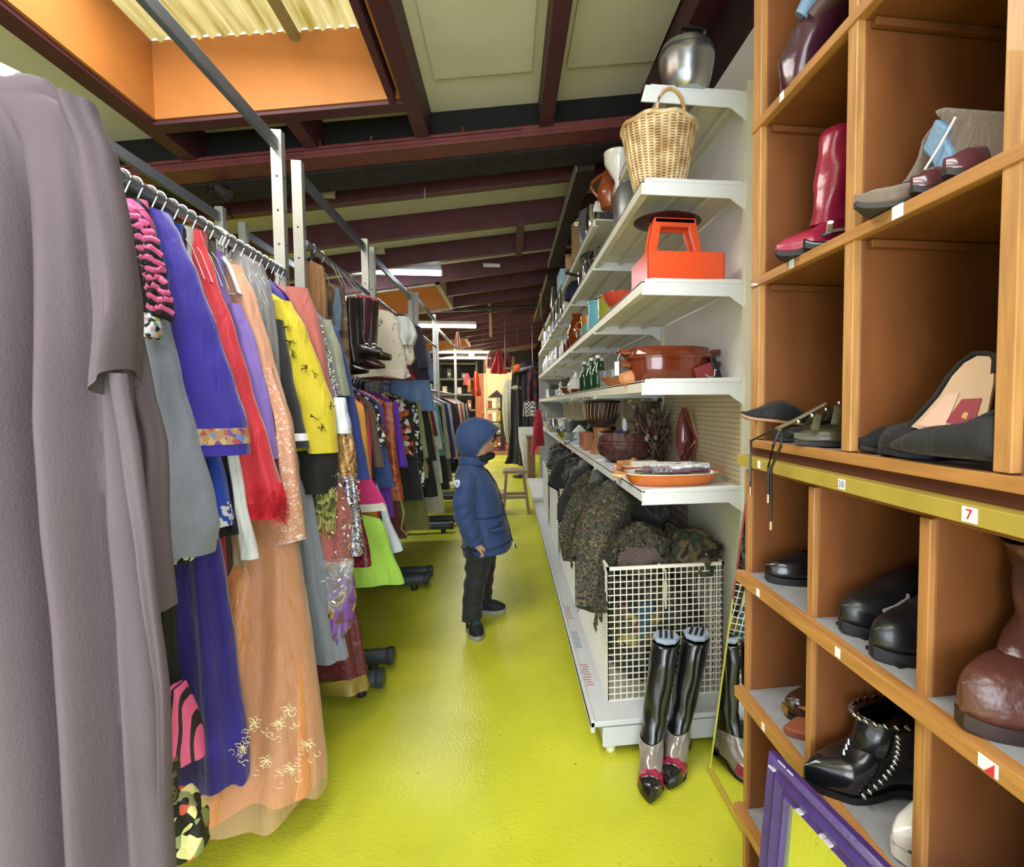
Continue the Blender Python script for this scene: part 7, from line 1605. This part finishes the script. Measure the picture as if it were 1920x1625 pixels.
# ================================================================ step stool
m_sw = wood('8a7458', axis=1)
p = on_z(967, 962, 0); st_ = thing('step_stool', 'weathered grey brown wooden two step stool standing in the aisle beyond the child', 'step stool', (.06, 5.95, 0))
MB().box((-.13, -.14, .49), (.15, .14, .525)).build('top_step', m_sw, st_, smooth=False, bevel=.006)
MB().box((-.29, -.15, .235), (-.10, .15, .262)).build('lower_step', m_sw, st_, smooth=False, bevel=.006)
for s in (-1, 1):
    MB().loft([[(x-.016, s*.125-.014, z), (x+.016, s*.125-.014, z), (x+.016, s*.125+.014, z), (x-.016, s*.125+.014, z)] for x, z in ((-.13, 0), (-.09, .49))]).build('leg', m_sw, st_, smooth=False, bevel=.002)
    MB().loft([[(x-.018, s*.125-.014, z), (x+.018, s*.125-.014, z), (x+.018, s*.125+.014, z), (x-.018, s*.125+.014, z)] for x, z in ((.17, 0), (.11, .49))]).build('leg', m_sw, st_, smooth=False, bevel=.002)
    MB().loft([[(x-.016, s*.125-.014, z), (x+.016, s*.125-.014, z), (x+.016, s*.125+.014, z), (x-.016, s*.125+.014, z)] for x, z in ((-.26, 0), (-.24, .235))]).build('leg', m_sw, st_, smooth=False, bevel=.002)
    MB().box((-.25, s*.125-.012, .19), (.14, s*.125+.012, .225)).build('side_rail', m_sw, st_, smooth=False, bevel=.002)
MB().box((-.12, -.12, .24), (-.10, .12, .27)).build('stretcher', m_sw, st_, smooth=False)
# ================================================================ the far end of the shop
def pxbox(name, label, cat, px0, px1, py0, py1, Y, d, m, group=None, bev=.004, parts=()):
    a = on_y(px0, py1, Y); b = on_y(px1, py0, Y); t = thing(name, label, cat, ((a.x+b.x)/2, Y, a.z), 0, group)
    w = (b.x-a.x)/2; MB().box((-w, 0, 0), (w, d, b.z-a.z)).build('panel' if cat in ('board',) else 'carcass', m, t, smooth=False, bevel=bev); return t, w, b.z-a.z
Yb = 15.5
t, w, h = pxbox('display_board', 'large plain cream board lit warmly at the far end of the shop', 'board', 911, 962, 686, 835, 16.2, .05, mat('d9cc9c', .8, var=.05))
for s in (-1, 1): MB().box((s*w-.04, -.03, 0), (s*w+.04, .0, h+.3)).build('side_batten', mat('7a5a38', .6), t, smooth=False)
# orange brown doors left of the board
t, w, h = pxbox('wooden_door', 'orange brown wooden door leaf standing open at the back left of the cream board', 'door', 893, 909, 700, 848, 14.2, .05, wood('a85a2c'))
MB().box((w-.03, -.03, 0), (w+.03, .0, h)).build('pale_edge', mat('d8c48a', .5), t, smooth=False); MB().ball((w*.5, -.03, h*.5), .03).build('knob', m_ag, t)
# book display stand
t, w, h = pxbox('display_stand', 'black display stand full of boxes and books near the red floor', 'display stand', 936, 946, 745, 842.5, 13.4, .3, mat('221812', .5))
MB().prism([(-w*4.5, h), (w*1, h), (-w*1.5, h+.2)], 0, .3, 'xz').build('pediment', mat('221812', .5), t)
for k in range(4): MB().box((-w*5, .0, h*(.02+.25*k)), (-w, .3, h*(.035+.25*k))).build('shelf', mat('221812', .5), t, smooth=False)
BC2 = ('c8c0a8', 'b8a83a', '8a4a2a', 'd8d0c0', 'c8a84a', '6a7a4a', 'b05a3a', 'e0dccc', 'a89040', '7a2a24', 'cfc9a0', '8a8a7a')
for k in range(12):
    r_, c_ = k//3, k % 3; x = t.location.x-w*4.6+c_*.115+.06; z = t.location.z+h*(.045+.25*r_)
    q = thing('book', 'book or small boxed item on the black display stand, seen over the child hood', 'book', (x, 13.38, z), 0, 'books on the display stand')
    MB().box((-.05, 0, 0), (.05, .18, .2+.04*(k % 3))).build('cover', mat(BC2[k], .5), q, smooth=False, bevel=.004); MB().box((-.035, -.002, .06), (.035, 0, .12)).build('title_block', mat(BC2[(k+5) % 12], .5), q, smooth=False)
# dresses hanging from the ceiling at the back
def px_dress(name, label, cat, Y, pts, m, xc_px, seed=0, th=(.05, .16), amp=.5, k=8, grp=None):
    P = O(pts, Y); xc = on_y(xc_px, pts[0][1], Y).x; t = thing(name, label, cat, (xc, Y, P[0][0]), 0, grp)
    fold_body(t, 'cloth', P, m, xc=xc, n=40, steps=12, th=th, seed=seed, amp=amp, k=k)
    return t
def hang_rod(label, Y, px0, px1, py):
    a = on_y(px0, py, Y); b = on_y(px1, py, Y); t = thing('hanging_rod', label, 'rod', tuple(a)); MB().tube([(0, 0, 0), tuple(b-a)], .018, 8).build('rod', m_galv, t)
    for p in ((.02, 0, 0), tuple((b-a)*.97)): MB().tube([p, (p[0], 0, 3.15+.155*a.x-a.z)], .006, 6).build('suspension_wire', m_galv, t)
    return t
Y = 11.5; hang_rod('thin metal rod slung under the far roof joists carrying the red dress', Y, 905, 972, 656)
px_dress('red_dress', 'bright red flared dress hung high under the far ceiling', 'dress', Y, [(938, 656), (943, 672), (947, 684), (953, 698), (951, 700)], fab('c01c2c', rough=.5), 935, 61)
px_dress('lace_veil', 'dusty pink lace cloth hung high left of the red dress', 'veil', Y+.2, [(923, 660), (928, 672), (929, 685), (926, 690)], patt('noise', ['8a4a50', 'b07a7c', '6a3438'], 20, .8, alpha=.85), 919, 62)
px_dress('maroon_cloth', 'maroon patterned costume hung right of the high red dress', 'costume', Y+.3, [(955, 660), (958, 675), (959, 692), (958, 697)], patt('noise', ['5a2024', '8a4a44', '3a1418'], 9, .8), 952, 63)
# white gown, black coats, hat, plaid shirt on the right
Y = 9.6; hang_rod('rod beyond the shelving from which black coats and a white gown hang', Y, 945, 1000, 690)
px_dress('white_gown', 'long creamy white gown hanging beyond the shelving, left of the black coats', 'gown', Y, [(958, 712), (964, 730), (966, 770), (963, 810), (955, 838)], fab('d8d2bc', rough=.5), 953, 64, th=(.05, .12))
px_dress('black_coat', 'long black coat hanging beyond the shelving, hem above the floor', 'coat', Y-.3, [(972, 700), (976, 740), (978, 800), (984, 860), (990, 868)], fab('0f0e11'), 966, 65, th=(.06, .12))
px_dress('black_coat', 'second black coat nearer the shelving, beneath the black hat', 'coat', Y-.6, [(990, 700), (994, 730), (996, 800), (992, 872)], fab('141218'), 980, 66, th=(.06, .12))
px_dress('white_blouse', 'white cloth hanging beside the wooden cabinet under the coats', 'blouse', 8.6, [(1000, 800), (1000, 820), (994, 860), (988, 896)], fab('c9c9c2'), 986, 67, th=(.03, .05))
Y = 8.4
px_dress('plaid_shirt', 'dark red and black plaid shirt hanging at the end of the shelving', 'shirt', Y, [(1000, 688), (1008, 700), (1012, 730), (1012, 752)], patt('brick', ['5a2030', '2a1a24'], 9, .8), 998, 68, th=(.05, .09))
px_dress('checked_skirt', 'black and white checked scarf below the plaid shirt', 'scarf', Y-.1, [(1003, 752), (1005, 765), (1006, 780)], patt('brick', ['e0ddd4', '17151a'], 34, .8), 993, 69, th=(.04, .06))
Y = 8.9
c = on_y(972, 690, Y); t = thing('orange_hat', 'fluffy orange hat on the coat stand at the far end', 'hat', tuple(c)); 
b = MB(); rr = random.Random(3); b.ball((0, 0, 0), .09, 14, 10, (1, .9, .8)); b.build('hat_crown', mat('d8682c', .9, bump=.8, bscale=60), t); MB().lathe([(.09, -.05), (.12, -.06), (.09, -.04)], n=20, ca=False, cb=False).build('brim', mat('c85a24', .9), t)
c = on_y(988, 692, Y-.2); t = thing('black_hat', 'wide brimmed black hat with grey band beside the orange hat', 'hat', tuple(c))
MB().lathe([(.24, -.04), (.25, -.03), (.12, .0), (.11, .08), (.06, .13), (.001, .12)], n=26, ca=False, ax=Matrix.Rotation(-.25, 3, 'Y')).build('felt', mat('101014', .8), t); MB().lathe([(.122, .0), (.12, .04), (.118, .04)], n=26, ca=False, cb=False, ax=Matrix.Rotation(-.25, 3, 'Y')).build('hat_band', mat('8a8c94', .6), t)
c = on_y(982, 870, Y); t = thing('coat_stand', 'slim dark coat stand carrying the hats beyond the shelving', 'coat stand', (c.x, Y, 0))
zt = on_y(980, 694, Y).z; MB().tube([(0, 0, 0), (0, 0, zt)], .02, 8).build('pole', m_blk, t); MB().tube([(-.12, 0, zt-.03), (0, 0, zt-.06), (.1, -.1, zt-.03)], .012, 8).build('arms', m_blk, t); MB().lathe([(.2, 0), (.2, .02), (.02, .04)], n=20).build('base', m_blk, t)
c = on_y(970, 727, 9.0); t = thing('green_cushion', 'pale green rolled cushion held between the hanging coats', 'cushion', (c.x, 9.0, c.z)); MB().ball((0, 0, 0), .1, 16, 10, (1.1, .7, .5)).build('cushion_body', fab('8f9a78'), t)
# wooden cabinet and low furniture at the end of the shelving
t, w, h = pxbox('wooden_cabinet', 'brown wooden cabinet end standing between the stool and the farthest basket', 'cabinet', 990, 1003, 822, 905, 7.9, .5, wood('7a5a3c'))
MB().box((-w-.01, -.01, h), (w+.01, .5, h+.03)).build('top', wood('5a3f28'), t, smooth=False); MB().box((-w+.02, -.006, .05), (w-.02, 0, h-.05)).build('side_inset', wood('6a4c30'), t, smooth=False)
t, w, h = pxbox('black_chest', 'low black chest on the red floor under the display stand', 'chest', 926, 948, 815, 831, 15.6, .4, mat('1a1412', .5))
# sockets, cables and small fittings on the joists
def socket(px, py, Y, label, s_=.05):
    c = on_y(px, py, Y); t = thing('junction_box', label, 'junction box', tuple(c)); MB().box((-s_, -.05, -s_), (s_, 0, s_)).build('box_body', mat('c9bda0', .6), t, smooth=False, bevel=.008)
    for k in (-.4, .3): MB().box((-s_*.7, -.052, s_*k), (-s_*.2, -.05, s_*(k+.1))).build('slot', mat('8a8068', .6), t, smooth=False)
    return t
socket(616, 360, 3.71, 'square cream junction box on the first far joist, near the rack posts', .048); socket(713, 468, 5.32, 'small cream junction box above the nearest fluorescent light')
c = on_y(922, 498, 5.32+.8); t = thing('batten_label', 'small white strip fixed to a joist right of the fluorescent light', 'strip', tuple(c)); MB().box((-.1, -.02, -.02), (.1, 0, .02)).build('strip_body', m_whc, t, smooth=False)
c = on_y(400, 350, 3.16); t = thing('spot_lamp', 'small dark old spot lamp hanging from the sooty beam', 'lamp', (c.x, 3.2, c.z))
MB().tube([(-.04, 0, .03), (0, 0, .02), (.06, 0, -.03)], [.022, .03, .036], 12).build('lamp_shade', mat('2e2a24', .5), t); MB().tube([(-.04, 0, .03), (-.05, 0, .14)], .014, 8).build('bracket', m_blk, t); MB().tube([(.0, -.02, .02), (-.03, -.03, -.03), (-.05, -.02, .05)], .006, 6).build('cable', m_blk, t)
c = on_y(431, 402, 3.72); t = thing('hook', 'small black hook under the first far joist', 'hook', tuple(c)); MB().tube([(0, 0, .05), (0, 0, 0), (.012, 0, -.012), (.014, 0, -.03)], .005, 6).build('wire', m_blk, t)
c = on_y(797, 366, 3.71); t = thing('hook', 'small pale hook on the face of the first far joist', 'hook', tuple(c)); MB().tube([(0, 0, .05), (0, -.01, 0), (.0, -.015, -.03)], .005, 6).build('wire', mat('a89a8a', .5), t)
for k, px in enumerate((602, 698, 784, 868)):
    c = on_y(px, 262-.09*(px-602), 3.03); t = thing('bolt', 'small bolt end on top of the red steel beam flange', 'bolt', (c.x, 3.01, zb(c.x)+.0), 0, 'bolts along the red steel beam'); MB().tube([(0, 0, -.03), (0, 0, .03)], .008, 6).build('bolt_shank', m_steel_red, t)
c = on_y(1030, 228, 3.0); t = thing('pipe_elbow', 'red painted pipe elbow where the joist meets the steel beam', 'pipe', tuple(c)); MB().ball((0, 0, 0), .035, 10, 8, (1, .8, .9)).build('elbow', m_steel_red, t); MB().tube([(-.02, -.01, .02), (-.03, 0, .2)], .012, 8).build('riser', m_joist, t)
for px, y0, y1, Y, lb in ((918, 567, 583, 8.55, 'upper'), (920, 584, 631, 9.35, 'lower')):
    a = on_y(px, y0, Y-.03); b = on_y(px, y1, Y-.03); t = thing('wooden_strip', f'pale wooden strip hanging from the far joists, {lb} piece', 'strip', tuple(b)); MB().box((-.025, -.01, 0), (.025, .01, a.z-b.z)).build('strip_body', wood('b08a58'), t, smooth=False)
a = on_y(790, 583, 8.0); b = on_y(1010, 574, 8.0); t = thing('black_pipe', 'black pipe running across under the far joists', 'pipe', tuple(a)); MB().tube([(0, 0, 0), tuple(b-a)], .03, 10).build('pipe_body', m_blk, t)
for px, py in ((884, 690), (612, 700)):
    pass
c = on_y(884, 664, 12.0); t = thing('pendant_bulb', 'bare round glowing bulb on a cable in the far left bay', 'lamp', tuple(c)); MB().ball((0, 0, 0), .06, 12, 8).build('bulb', mat('fff4dc', .3, var=0, emit=14), t); MB().tube([(0, 0, .05), (0, 0, .9)], .006, 6).build('cable', m_blk, t)
# green painted far shelves with stock in the left bay
t = thing('stock_shelves', 'pale green shelving with stock against the far wall, below the far lights', 'shelving', (-2.2, 16.4, 0))
for k in range(5): MB().box((-2.4, 0, .6+.5*k), (1.2, .5, .65+.5*k)).build('shelf', mat('7f8f80', .6), t, smooth=False)
for x in (-2.4, -1.2, 0, 1.2): MB().box((x-.03, 0, 0), (x+.03, .5, 2.7)).build('upright', mat('6f7f70', .6), t, smooth=False)
rr = random.Random(77)
for k in range(22):
    q = thing('stock_box', 'coloured box or folded stack on the pale green far shelving', 'box', (-2.2-2.3+.155*k, 16.35, .65+.5*(1+(k*7) % 3)), 0, 'stock on the far shelving'); hh = rr.uniform(.15, .34)
    MB().box((-.06, 0, 0), (.06, .3, hh)).build('box_body', mat(('c8b83a', 'd8d8c8', '8aa0a8', 'b87a5a', 'e8e0b0', '5a7a6a')[k % 6], .6), q, smooth=False, bevel=.006); MB().box((-.04, -.003, hh*.3), (.04, 0, hh*.6)).build('front_label', mat('e8e4d8', .5), q, smooth=False)

t = thing('picture_light', 'small lamp above the cream display board at the far end', 'lamp', (-.35, 15.3, 2.75)); MB().lathe([(.05, 0), (.08, -.08), (.075, -.08), (.04, 0)], n=16).build('lamp_shade', m_blk, t); MB().tube([(0, 0, 0), (0, 0, .3)], .008, 6).build('stem', m_blk, t); MB().ball((0, 0, -.05), .03, 10, 8).build('bulb', mat('fff0d0', .3, var=0, emit=12), t)
area('board_lamp', (-.35, 15.2, 2.62), (.25, .25), 11, (1, .9, .7), (R(30), 0, 0))
